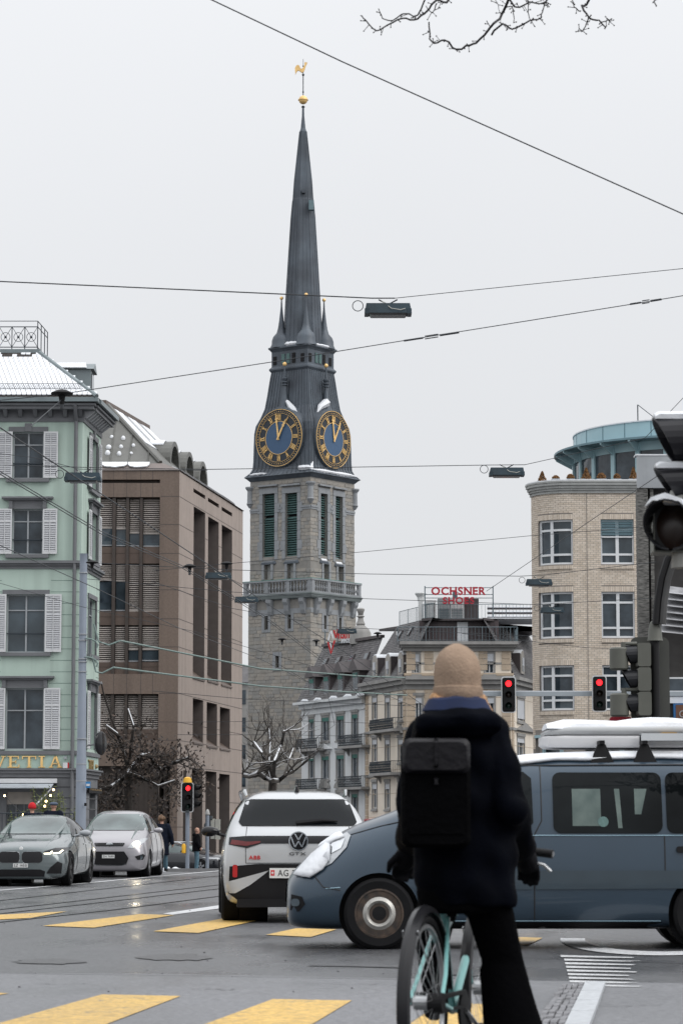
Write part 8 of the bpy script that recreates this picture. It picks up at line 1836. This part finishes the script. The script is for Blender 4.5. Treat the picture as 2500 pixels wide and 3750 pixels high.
k = MB(); q = P(323, 2874, Yp - .2); k.box(q.x - .07, q.x + .08, q.y - .02, q.y, q.z - .1, q.z + .1); k.build('blue_sign', mat('sign_sky', (.03, .2, .45), .5, var=.05), tp)
k = MB(); k.box(q.x - .05, q.x + .06, q.y - .03, q.y - .021, q.z - .04, q.z + .03); k.build('sign_text', SHUT, tp); k = MB(); q = P(314, 2946, Yp - .2); k.box(q.x - .04, q.x + .04, q.y - .02, q.y, q.z - .05, q.z + .05); k.build('stop_plate', BLACK, tp)
q = P(372, 2722, 96); tm = thing('traffic_mirror', (q.x, q.y, q.z - .45), 'large black back of a round mirror beside the hotel corner', 'mirror')
k = MB(); k.lathe([(.38, -.03), (.42, 0), (.40, .06), (.2, .14), (.05, .16)], q, 24, axis=(-.93, .36, 0)); k.build('shell', BLACKG, tm, smooth=True); k = MB(); k.tube([q, q + Vector((-.7, .4, -.1))], .03, 6); k.build('bracket', GREY, tm)
# ---------------- signal heads
SGB = mat('signal_black', (.009, .009, .010), .5, var=.1, spec=.25); SGW = mat('signal_border', (.62, .63, .64), .4, var=.03); RLIT = mat('red_lit', (1, .015, .02), .4, var=0, emit=4.0); RDK = mat('red_unlit', (.10, .008, .008), .2, var=0); ADK = mat('amber_unlit', (.016, .007, .004), .3, var=.2); GDK = mat('green_unlit', (.008, .03, .022), .2, var=0); OLIVE = mat('signal_olive', (.105, .108, .092), .5, var=.1, scale=3)
def visor(mb, c, f, r, L, n=14, full=False):
    f = Vector(f).normalized(); sd = Vector((0, 0, 1)).cross(f).normalized(); up = f.cross(sd); a0, a1 = (rad(-60), rad(240)) if not full else (rad(-85), rad(265)); o = []; i_ = []
    for j in range(n + 1):
        a = a0 + (a1 - a0) * j / n; d = sd * math.cos(a) + up * math.sin(a); l = L * (.45 + .55 * max(0, math.sin(a) * .5 + .5)); o.append((c + d * r, c + d * r + f * l)); i_.append((c + d * r * .93, c + d * r * .93 + f * l))
    for j in range(n):
        mb.quad(o[j][0], o[j][1], o[j + 1][1], o[j + 1][0]); mb.quad(i_[j + 1][0], i_[j + 1][1], i_[j][1], i_[j][0]); mb.quad(o[j][1], i_[j][1], i_[j + 1][1], o[j + 1][1])
def head_(parent, c, f, h, board=True, lit=True, w=.34, dark=SGB, bd=.06):
    """three-lamp head centred at c facing f, h tall"""
    f = Vector((f[0], f[1], 0)).normalized(); sd = Vector((0, 0, 1)).cross(f); up = Vector((0, 0, 1)); c = Vector(c)
    def slab(w0, h0, d0, d1, r, nm, m):
        q = rr(-w0, w0, -h0, h0, r, 4); k = MB(); k.prism([c + sd * a + up * b + f * d0 for a, b in q], f * (d1 - d0)); return k.build(nm, m, parent, fix=True)
    if board: slab(w / 2 + bd, h / 2 + .05, -.02, .0, .08, 'backboard_border', SGW); slab(w / 2 + bd - .03, h / 2 + .02, .001, .012, .06, 'backboard', SGB)
    bx_ = slab(w / 2 - .02, h / 2 - .02, -.18, .05, .04, 'signal_case', dark); R_ = h / 3 * .28
    for i, m in enumerate(((RLIT if lit else RDK), ADK, GDK)):
        cc = c + up * (h / 3) * (1 - i) + f * .051; k = MB(); k.lathe([(R_, 0), (R_ * .7, .02), (.005, .028)], cc, 18, axis=f); k.build('lens', m, bx_, smooth=True); k = MB(); visor(k, cc, f, R_ * 1.12, .2); k.build('visor', dark, bx_, smooth=True)
    return bx_
Yp = 100.0; q = P(688, 2920, Yp); sp_ = thing('signal_post', (q.x, Yp, gz(Yp)), 'signal post with yellow cap showing red behind the silver car', 'traffic light')
k = MB(); k.lathe([(.075, gz(Yp)), (.075, q.z + .6)], (q.x, Yp, 0), 14); k.build('post', PGR, sp_, smooth=True)
YLW = mat('yellow_plastic', (.78, .42, .02), .45, var=.05)
head_(sp_, q - Vector((0, .25, 0)), (.25, -1), .98, True); head_(sp_, q + Vector((.27, -.05, .05)), (1, -.35), .9, False, False)
zt = P(688, 2866, Yp).z; k = MB(); k.lathe([(.17, zt), (.16, zt + .05), (.13, zt + .16), (.06, zt + .2), (.01, zt + .205)], (q.x, Yp - .22, 0), 16); k.build('yellow_cap', YLW, sp_, smooth=True)
a = P(672, 3108, Yp); k = MB(); k.lathe([(.05, -.17), (.075, -.15), (.075, .12), (.04, .18)], (q.x - .13, Yp - .05, a.z), 12); k.build('push_box', YLW, sp_, smooth=True)
k = MB(); z = P(688, 2970, Yp).z; k.box(q.x - .06, q.x + .07, Yp - .29, Yp - .268, z - .06, z + .03); k.build('sticker', GLASSB, sp_)
Yp = 112.0; q = P(760, 3000, Yp); s2 = thing('sign_post', (q.x, Yp, gz(Yp)), 'grey post with cone cap and round sign back by the brown block', 'sign post')
k = MB(); k.lathe([(.07, gz(Yp)), (.07, P(760, 2985, Yp).z)], (q.x, Yp, 0), 12); k.build('post', PGR, s2, smooth=True); k = MB(); z0 = P(760, 2983, Yp).z; k.lathe([(.10, z0), (.09, z0 + .08), (.05, z0 + .19), (.02, z0 + .22)], (q.x, Yp, 0), 12); k.build('cone_cap', mat('cap_grey', (.4, .4, .39), .6), s2, smooth=True)
a = P(764, 3024, Yp + .1); k = MB(); k.lathe([(.19, 0), (.19, .02)], a, 20, axis=(0, -1, 0)); k.build('round_sign', mat('sign_back', (.09, .1, .11), .5, var=.1), s2)
for (x0, x1, y0, y1, nm) in ((772, 786, 2998, 3072, 'cabinet'), (788, 806, 3000, 3040, 'signal_case'), (788, 806, 3046, 3074, 'signal_case'), (766, 777, 2988, 3004, 'plate')): a, b = P(x0, y1, Yp), P(x1, y0, Yp); k = MB(); k.box(a.x, b.x, Yp + .05, Yp + .35, a.z, b.z); k.build(nm, mat('box_pale', (.40, .40, .36), .6, var=.1) if nm != 'plate' else GLASSB, s2)
# gantry with two red signals
Yp = 78.0; ga = thing('signal_gantry', (P(2590, 2540, Yp).x, Yp, gz(Yp)), 'grey mast arm carrying two red signals before the brick house', 'traffic light')
a, b = P(1700, 2541, Yp), P(2590, 2536, Yp); k = MB(); k.box(a.x, b.x, Yp - .07, Yp + .07, a.z - .065, a.z + .065); k.build('mast_arm', mat('gantry_grey', (.33, .37, .40), .5, var=.06), ga); k = MB(); k.box(a.x, b.x, Yp - .06, Yp + .06, a.z + .065, a.z + .085); k.build('arm_snow', SNOW, ga)
k = MB(); k.lathe([(.16, gz(Yp)), (.12, a.z + .6)], (b.x, Yp, 0), 14); k.build('mast', MATS['gantry_grey'], ga)
for (x, y) in ((1861, 2544), (2193, 2540)): head_(ga, P(x, y, Yp - .3), (-.05, -1), .93, True, True, .31, bd=.055)
# near signal cluster seen side-on
Yp = 36.0; q = P(2396, 2400, Yp); sc_ = thing('signal_cluster', (q.x, Yp, gz(Yp)), 'olive grey signal cluster seen from the side above the van', 'traffic light')
z_ = lambda y: P(2396, y, Yp).z; mx = lambda px: P(px, 2480, Yp).x
k = MB(); k.lathe([(.06, 0), (.06, z_(2330))], (q.x, Yp, 0), 14); k.build('post', SGB, sc_, smooth=True); k = MB(); k.lathe([(.105, z_(2347)), (.095, z_(2335)), (.085, z_(2300)), (.06, z_(2278)), (.02, z_(2272))], (q.x + .005, Yp, 0), 16); k.build('cone_cap', OLIVE, sc_, smooth=True)
q_ = rr(mx(2312), mx(2455), z_(2640), z_(2330), .09, 5); k = MB(); k.prism([Vector((x, Yp + .16, z)) for x, z in q_], (0, .025, 0)); k.build('backboard', mat('board_olive', (.06, .062, .055), .6, var=.1), sc_, fix=True)
for i in range(3):
    y0 = 2357 + i * 89; k = MB(); q_ = rr(mx(2330), mx(2378), z_(y0 + 86), z_(y0), .03, 3); k.prism([Vector((x, Yp - .16, z)) for x, z in q_], (0, .30, 0)); cs = k.build('signal_case', OLIVE, sc_, fix=True)
    k = MB(); cc = Vector((mx(2331), Yp - .02, z_(y0 + 40))); visor(k, cc, (-1, 0, -.06), .125, .20, 16); k.build('visor', mat('visor_dark', (.016, .017, .02), .3, var=.1, spec=.4), cs, smooth=True); k = MB(); k.lathe([(.11, 0), (.005, .03)], cc, 16, axis=(-1, 0, 0)); k.build('lens', SGB, cs)
for (y0, y1) in ((2372, 2455), (2540, 2625)):
    k = MB(); xm = mx(2264); k.lathe([(.10, z_(y1)), (.118, z_(y1) + .02), (.118, z_(y0) - .02), (.10, z_(y0))], (xm, Yp - .05, 0), 18); k.v = [(xm + (x - xm) * 1.05, y, z) for x, y, z in k.v]; cs = k.build('side_case', OLIVE, sc_, smooth=True)
    k = MB(); k.tube([(xm + .08, Yp - .05, z_(y0) + .05), (mx(2330), Yp - .05, z_(y0) + .05)], .025, 8); k.build('bracket', OLIVE, cs); k = MB(); k.lathe([(.035, z_(y0) - .02), (.035, z_(y0) + .07)], (xm + .06, Yp - .05, 0), 10); k.build('clamp', OLIVE, cs)
k = MB(); q2 = [P(x, y, Yp - .1) for x, y in ((2398, 2285), (2405, 2200), (2418, 2120), (2440, 2050), (2475, 1990), (2560, 1960))]; k.tube(q2, .045, 8); k.build('curved_arm', SGB, sc_, smooth=True)
k = MB(); k.tube([v + Vector((.09, .02, 0)) for v in q2], .05, 8); k.build('cable_duct', mat('duct_grey', (.05, .05, .05), .6, var=.3), sc_, smooth=True)
k = MB(); q2 = rr(P(2230, 2640, Yp + .3).x, P(2312, 2640, Yp + .3).x, z_(2700), z_(2622), .03, 2); k.prism([Vector((x, Yp + .3, z)) for x, z in q2], (0, .02, 0)); k.build('red_sign', mat('sign_crimson', (.4, .02, .04), .5), sc_, fix=True)
# very near signal at the right edge
Yp = 14.0; z_ = lambda y: P(2500, y, Yp).z; mx = lambda px: P(px, 1800, Yp).x
ns = thing('near_signal', (mx(2640), Yp, gz(Yp)), 'large dark signal head with snowy visors at the right edge', 'traffic light')
k = MB(); k.lathe([(.06, gz(Yp)), (.06, z_(1400))], (mx(2640), Yp, 0), 14); k.build('post', SGB, ns, smooth=True)
VD = mat('near_visor', (.012, .012, .015), .25, var=.15, spec=.35)
for (y0, y1, x0) in ((1522, 1695, 2393), (1705, 1830, 2396)):
    r = (z_(y0) - z_(y1)) / 2; c = Vector((mx(2530), Yp, z_(y0) - r)); k = MB(); visor(k, c, (-1, .0, -.05), r, mx(2530) - mx(x0), 20); vs = k.build('side_visor', VD, ns, smooth=True); k = MB(); k.lathe([(r * .95, 0), (.01, .03)], c + Vector((.01, 0, 0)), 18, axis=(-1, 0, 0)); k.build('lens', SGB, vs)
    k = MB(); n_ = 8; rg = [[c + Vector((-(mx(2530) - mx(x0)) * (.02 + .96 * i / n_), math.cos(a) * r * 1.03, math.sin(a) * r * 1.0 + (.0 if abs(a - 1.57) > .7 else .022) * (1 if 0 < i < n_ else .4))) for a in (2.2, 1.9, 1.57, 1.24, .94)] + [c + Vector((-(mx(2530) - mx(x0)) * (.02 + .96 * i / n_), math.cos(a) * r * .98, math.sin(a) * r * .97)) for a in (.94, 1.57, 2.2)] for i in range(n_ + 1)]; k.rings(rg); k.build('visor_snow', SNOW, vs, smooth=True, fix=True)
    k = MB(); k.box(mx(2530), mx(2620), Yp - .15, Yp + .15, z_(y1), z_(y0)); k.build('case', SGB, ns)
c = Vector((mx(2460), Yp - .12, z_(1932))); k = MB(); q2 = rr(mx(2388), mx(2590), z_(2022), z_(1838), .02, 2); k.prism([Vector((x, Yp - .05, z)) for x, z in q2], (0, .2, 0)); fc = k.build('front_case', SGB, ns, fix=True)
k = MB(); k.box(mx(2386), mx(2592), Yp - .06, Yp + .12, z_(2026), z_(2020)); k.box(mx(2384), mx(2389), Yp - .06, Yp + .1, z_(2022), z_(1838)); k.build('case_rim', OLIVE, fc)
visor_ = MB(); visor(visor_, c + Vector((0, .06, 0)), (-.35, -1, -.05), .128, .22, 20, True); visor_.build('visor', VD, fc, smooth=True); k = MB(); k.lathe([(.12, 0), (.08, .02), (.005, .03)], c + Vector((0.01, .06, 0)), 20, axis=(-.2, -1, 0)); k.build('amber_lens', ADK, fc, smooth=True)
k = MB(); k.box(mx(2392), mx(2590), Yp - .05, Yp + .15, z_(1838), z_(1826)); k.build('case_snow', SNOW, fc); k = MB(); rg = [[c + Vector((-.35 * t * .21, .06 - t * .21, 0)) + Vector((math.cos(a) * rr_, 0, math.sin(a) * rr_)) for a, rr_ in ((2.5, .13), (2.1, .145), (1.57, .15), (1.0, .145), (.6, .13), (1.0, .127), (2.1, .127))] for t in (0, .3, .6, .95)]; k.rings(rg); k.build('visor_snow', SNOW, fc, smooth=True, fix=True)
k = MB(); k.lathe([(.055, z_(2080)), (.05, z_(2026))], (mx(2490), Yp, 0), 12); k.build('lower_clamp', mat('clamp_pale', (.28, .28, .26), .6), ns); k = MB(); k.lathe([(.06, z_(1830)), (.055, z_(1800)), (.05, z_(1796))], (mx(2490), Yp, 0), 12); k.build('upper_clamp', MATS['clamp_pale'], ns)
k = MB(); k.tube([(mx(2490), Yp, z_(2060)), (mx(2640), Yp, z_(2060))], .03, 8); k.build('support_arm', SGB, ns)
# ---------------------------------------------------------------- trees
BARK = mat('bark', (.045, .038, .033), .85, var=.35, scale=6, bump=.4); TWG = mat('twig', (.022, .020, .022), .8, var=.2); DLF = mat('dead_leaf', (.055, .038, .028), .8, var=.5, scale=2); DLF2 = mat('dead_leaf_dark', (.032, .026, .024), .8, var=.4, scale=2)
def grow(p, d, L, r, dep, out, tips, wob=.35, ratio=.72, nb=(2, 3), snow=None, up=.05):
    pts = [p]; rs = [r]; n_ = 4; q = p.copy(); dd = d.normalized()
    for i in range(n_):
        dd = (dd + Vector((R.uniform(-wob, wob), R.uniform(-wob, wob), R.uniform(-wob, wob) + up))).normalized(); q = q + dd * L / n_; pts.append(q.copy()); rs.append(r * (1 - .4 * (i + 1) / n_))
    out.tube(pts, rs, 6 if dep > 1 else 4, cap=False)
    if snow is not None and abs(dd.z) < .75 and dep > 0: snow.tube([v + Vector((0, 0, r_ * .75)) for v, r_ in zip(pts, rs)], [x * .62 for x in rs], 5, cap=False)
    if dep == 0: tips.append((pts[-1], dd)); tips.append((pts[2], dd)); return
    for i in range(R.randint(*nb)):
        k_ = R.randint(2, n_); a = (dd + Vector((R.uniform(-1, 1), R.uniform(-1, 1), R.uniform(-.6, .7))) * .9).normalized(); grow(pts[k_], a, L * ratio * R.uniform(.8, 1.15), rs[k_] * .68, dep - 1, out, tips, wob, ratio, nb, snow, up)
def leaves(tips, mb, n, sz, spread):
    for p, d in tips:
        for _ in range(n):
            c = p + Vector((R.gauss(0, spread), R.gauss(0, spread), R.gauss(0, spread))); a = Vector((R.uniform(-1, 1), R.uniform(-1, 1), R.uniform(-1, 1))).normalized() * sz * R.uniform(.6, 1.3); b = a.orthogonal().normalized() * sz * R.uniform(.3, .6)
            mb.add([c - a, c + b, c + a, c - b], [(0, 1, 2, 3)], R.randrange(2))
Yt = 118.0; base = P(475, 3250, Yt); base.z = gz(Yt); t1 = thing('leafy_tree', base, 'gnarled tree with withered brown leaves before the brown office block', 'tree')
tk = MB(); tips = []; sn = MB(); pz = lambda x, y, dy=0: P(x, y, Yt + dy)
tk.tube([base, pz(478, 3050), pz(470, 2900), pz(468, 2820)], [.22, .18, .16, .15], 8)
br = MB()
for pts, r in (([(468, 2830), (500, 2790), (520, 2768), (545, 2762), (565, 2795), (590, 2820)], .10), ([(468, 2840), (440, 2860), (410, 2880), (380, 2890), (350, 2905)], .09), ([(470, 2820), (450, 2740), (430, 2690), (390, 2660)], .09), ([(470, 2815), (480, 2740), (490, 2660), (470, 2600)], .08), ([(590, 2820), (620, 2800), (650, 2790), (690, 2775)], .06), ([(468, 2830), (520, 2850), (580, 2880), (640, 2860)], .07), ([(430, 2690), (400, 2600), (380, 2540), (372, 2500)], .05)):
    q = [pz(x, y, R.uniform(-1, 1)) for x, y in pts]; br.tube(q, [r * (1 - .5 * i / len(q)) for i in range(len(q))], 6); sn.tube([v + Vector((0, 0, r * .75)) for v in q], [r * .55 * (1 - .5 * i / len(q)) for i in range(len(q))], 5)
    for v in q[1:]:
        for _ in range(3 if v.z < P(470, 2720, Yt).z else 1): grow(v, Vector((R.uniform(-1, 1), R.uniform(-1, 1), R.uniform(-.8, .6))), .85, r * .45, 2, br, tips, .3, .7, (2, 3), None, 0)
tk.build('trunk', BARK, t1, smooth=True); br.build('branches', BARK, t1, smooth=True); sn.build('branch_snow', SNOW, t1, smooth=True, kind='stuff')
lf = MB(); low = [t for t in tips if t[0].z < P(470, 2690, Yt).z]; leaves(low, lf, 4, .10, .2); leaves([t for t in tips if t[0].z >= P(470, 2690, Yt).z], lf, 1, .10, .2); lf.build('crown', [DLF, DLF2], t1, kind='stuff')
Yt = 175.0; base = P(985, 3250, Yt); base.z = gz(Yt); t2 = thing('plane_tree', base, 'bare pollarded tree with snowy limbs before the tower foot', 'tree')
tk = MB(); br = MB(); sn = MB(); tips = []
pz = lambda x, y, dy=0: P(x, y, Yt + dy); tk.tube([base, pz(992, 2960), pz(998, 2890), pz(1000, 2860)], [.36, .3, .27, .26], 8)
for pts, r in (([(1000, 2865), (970, 2850), (945, 2830), (915, 2845), (885, 2840)], .17), ([(1000, 2860), (1020, 2860), (1050, 2835), (1075, 2825)], .15), ([(998, 2870), (975, 2800), (960, 2760), (930, 2720)], .13), ([(1000, 2860), (1005, 2790), (1030, 2730), (1040, 2680)], .13), ([(1000, 2862), (985, 2800), (990, 2720), (985, 2670)], .1), ([(1040, 2840), (1060, 2780), (1075, 2740)], .08)):
    q = [pz(x, y, R.uniform(-2, 2)) for x, y in pts]; br.tube(q, [r * (1 - .45 * i / len(q)) for i in range(len(q))], 6); sn.tube([v + Vector((0, 0, r * .7)) for v in q], [r * .6 * (1 - .45 * i / len(q)) for i in range(len(q))], 5)
    for v in q[1:]:
        for _ in range(3): grow(v, Vector((R.uniform(-1, 1), R.uniform(-1, 1), R.uniform(-.2, 1))), 1.5, r * .4, 2, br, tips, .28, .7, (2, 3), sn if R.random() < .4 else None, .1)
tk.build('trunk', BARK, t2, smooth=True); br.build('branches', mat('pale_bark', (.075, .067, .06), .85, var=.3, scale=3), t2, smooth=True); sn.build('branch_snow', SNOW, t2, smooth=True, kind='stuff')
# overhanging twigs of a tree that stands just outside the frame at right
Yt = 19.0; base = Vector((4.6, 19.5, gz(19.5))); t3 = thing('overhanging_tree', base, 'bare tree whose budded twigs hang in at the top right', 'tree')
zz = lambda x, y: P(1250 + x / 1.2544, y / 1.2544, Yt)
tk = MB(); cr = Vector((4.3, 19.3, 7.2)); tk.tube([base, base + Vector((-.05, 0, 2.5)), base + Vector((-.2, -.1, 5)), cr], [.22, .18, .15, .12], 10); tk.build('trunk', BARK, t3, smooth=True)
br = MB()
lines = [([(520, -60), (480, 0), (430, 20), (385, 50), (330, 70), (280, 95), (215, 105), (160, 115), (110, 90), (88, 58)], .009), ([(420, -50), (390, 0), (350, 45), (290, 65), (235, 70), (190, 60), (170, 38)], .007), ([(440, 15), (418, 55), (385, 48)], .005), ([(790, -60), (765, 0), (740, 50), (690, 135), (640, 170), (590, 200), (530, 210), (470, 200), (430, 180), (410, 150), (400, 112)], .011), ([(690, 135), (740, 130), (785, 125), (860, 110), (910, 85), (925, 30), (955, -50)], .008), ([(760, 10), (780, 60), (785, 125)], .005), ([(740, -40), (800, 15), (860, 22), (925, 15), (975, -30)], .008), ([(1150, -50), (1130, 0), (1100, 40), (1135, 95), (1180, 110), (1210, 135)], .010), ([(1135, 95), (1110, 125), (1090, 128)], .005), ([(1180, 105), (1215, 108), (1232, 105)], .005), ([(1100, 40), (1065, 42), (1050, 18)], .005), ([(1500, -60), (1460, -5), (1428, 12)], .007), ([(705, 15), (720, 60), (735, 95)], .003), ([(665, 90), (685, 125)], .004), ([(850, 20), (862, 85), (885, 100)], .004)]
for pts, r in lines:
    q = [zz(x, y) + Vector((0, R.uniform(-.15, .15), 0)) for x, y in pts]; e = [q[0]] + q + [q[-1]]; q = []
    for a, b, c, d in zip(e, e[1:], e[2:], e[3:]):
        for t in (0, .33, .67): q.append(.5 * (2 * b + (c - a) * t + (2 * a - 5 * b + 4 * c - d) * t * t + (3 * b - a - 3 * c + d) * t ** 3) + Vector((R.uniform(-.006, .006), 0, R.uniform(-.006, .006))))
    q.append(e[-1]); n_ = len(q); br.tube(q, [r * (1 - .55 * i / n_) for i in range(n_)], 5)
    for a, b in zip(q[1:-1], q[2:]):
        for _ in range(R.randint(0, 2)):
            c = a.lerp(b, R.random()); d = Vector((R.uniform(-1, 1), R.uniform(-.6, .6), R.uniform(-1, .6))).normalized(); L = R.uniform(.012, .06); br.tube([c, c + d * L], [.0032, .002], 4); br.sphere(c + d * L, .0055, 6)
sc = 9.2
for i, (x, y) in enumerate(((520, -60), (420, -50), (790, -60), (955, -50), (1150, -50), (1500, -60), (740, -40), (975, -30))):
    e = zz(x, y); m = e.lerp(cr, .5) + Vector((0, 0, .45)); br.tube([cr, m, e], [.05, .025, .010], 6)
for i in range(16): grow(cr + Vector((R.uniform(-.3, .3), R.uniform(-.3, .3), R.uniform(-1, .3))), Vector((R.uniform(-.35, 1), R.uniform(-1, 1), R.uniform(.25, 1))), 2.2, .05, 3, br, [], .22, .72, (2, 3), None, .05)
br.build('branches', TWG, t3, smooth=True)
# ---------------------------------------------------------------- terrace of the hotel: bamboo, string of bulbs, railing
BMB = mat('bamboo_leaf', (.10, .12, .035), .7, var=.5, scale=6); BULB = mat('warm_bulb', (1, .72, .32), .4, var=0, emit=9.0)
for i, (x, yb, yt, n, lb) in enumerate(((150, 3120, 2880, 40, 'yellow green bamboo plant left of the awning arm'), (200, 3120, 2870, 46, 'yellow green bamboo plant under the awning end'), (60, 3120, 2960, 30, 'low green shrub by the hotel shop window'), (255, 3100, 2905, 26, 'thin pale bamboo stem beside the hotel downpipe'))):
    Yb = 99.0; b0 = P(x, yb, Yb); b0.z = gz(Yb) - .05; pl = thing('terrace_plant', b0, lb, 'plant', 'plants on the hotel terrace'); zt = P(x, yt, Yb).z; st_ = MB(); lf = MB()
    for j in range(6 if i != 3 else 2):
        tx = R.uniform(-.28, .28); q = [b0, b0 + Vector((tx * .5, R.uniform(-.1, .1), (zt - b0.z) * .6)), b0 + Vector((tx, R.uniform(-.2, .2), (zt - b0.z) * R.uniform(.8, 1)))]; st_.tube(q, .012, 4)
        for m in range(n):
            c = q[1].lerp(q[2], R.random()) + Vector((R.gauss(0, .09), R.gauss(0, .09), R.gauss(0, .08))); a = Vector((R.uniform(-1, 1), R.uniform(-1, 1), R.uniform(-.7, .4))).normalized() * .075; b_ = a.orthogonal().normalized() * .018; lf.add([c - a, c + b_, c + a, c - b_], [(0, 1, 2, 3)])
    st_.build('stems', BMB, pl); lf.build('leaves', BMB, pl, kind='stuff')
    if i < 3: k = MB(); k.lathe([(.16, 0), (.22, .4), (.2, .4)], b0, 12); k.build('pot', GREY, pl)
sl_ = thing('string_lights', P(120, 2960, 98.4), 'string of warm glowing bulbs on the hotel terrace', 'string lights')
pts = [(18, 2910), (40, 2938), (85, 2980), (130, 2975), (165, 2948), (170, 2930), (186, 2909), (197, 2888)]; q = [P(x, y, 98.4) for x, y in pts]; k = MB(); k.tube(q, .008, 4); k.build('flex', WIRE, sl_)
for i in (0, 2, 4, 5, 6, 7): k = MB(); k.sphere(q[i] - Vector((0, 0, .04)), .04, 10); k.build('bulb', BULB, sl_, smooth=True)
tr = thing('terrace_railing', P(100, 3100, 98.0), 'thin dark railing along the hotel terrace', 'railing'); a, b = P(-150, 2978, 98), P(270, 2978, 98); k = MB(); k.tube([a, b], .02, 5); k.build('top_rail', IRON, tr)
for i in range(30): v_ = a.lerp(b, i / 29); k = MB(); k.tube([v_, Vector((v_.x, v_.y, gz(98)))], .012, 4); k.build('baluster', IRON, tr)
for (px, lb) in ((640, 'dirty snow heap beside the black estate car'), (735, 'small snow heap at the signal island')):
    Yh = 92.0 if px < 700 else 104; c = P(px, 3185, Yh); c.z = gz(Yh) - .02; hp = MB()
    for i in range(9): hp.sphere(c + Vector((R.uniform(-.45, .45), R.uniform(-.3, .3), R.uniform(0, .08))), R.uniform(.08, .17), 8)
    o = fuse(hp, 'snow_heap', SNOW, None, .03, 1); tag(o, lb, 'snow')
fh = thing('distant_house', (P(893, 2900, 330).x, 332, gz(330)), 'grey distant house glimpsed between brown block and tower', 'building'); a, b = P(868, 2500, 330), P(912, 2490, 330)
k = MB(); k.box(a.x, b.x, 330, 336, gz(330), a.z); k.build('wall', GST, fh); k = MB(); k.prism([(a.x - .2, 329.6, a.z), (a.x - .2, 333, a.z + 2.2), (a.x - .2, 336.4, a.z)], (b.x - a.x + .4, 0, 0)); k.build('roof', SLT, fh, fix=True)
for i in range(4): k = MB(); z = a.z - 2.6 - i * 3.3; k.box((a.x + b.x) / 2 - .35, (a.x + b.x) / 2 + .35, 329.95, 330.1, z, z + 1.7); k.build('window', GLASS, fh)
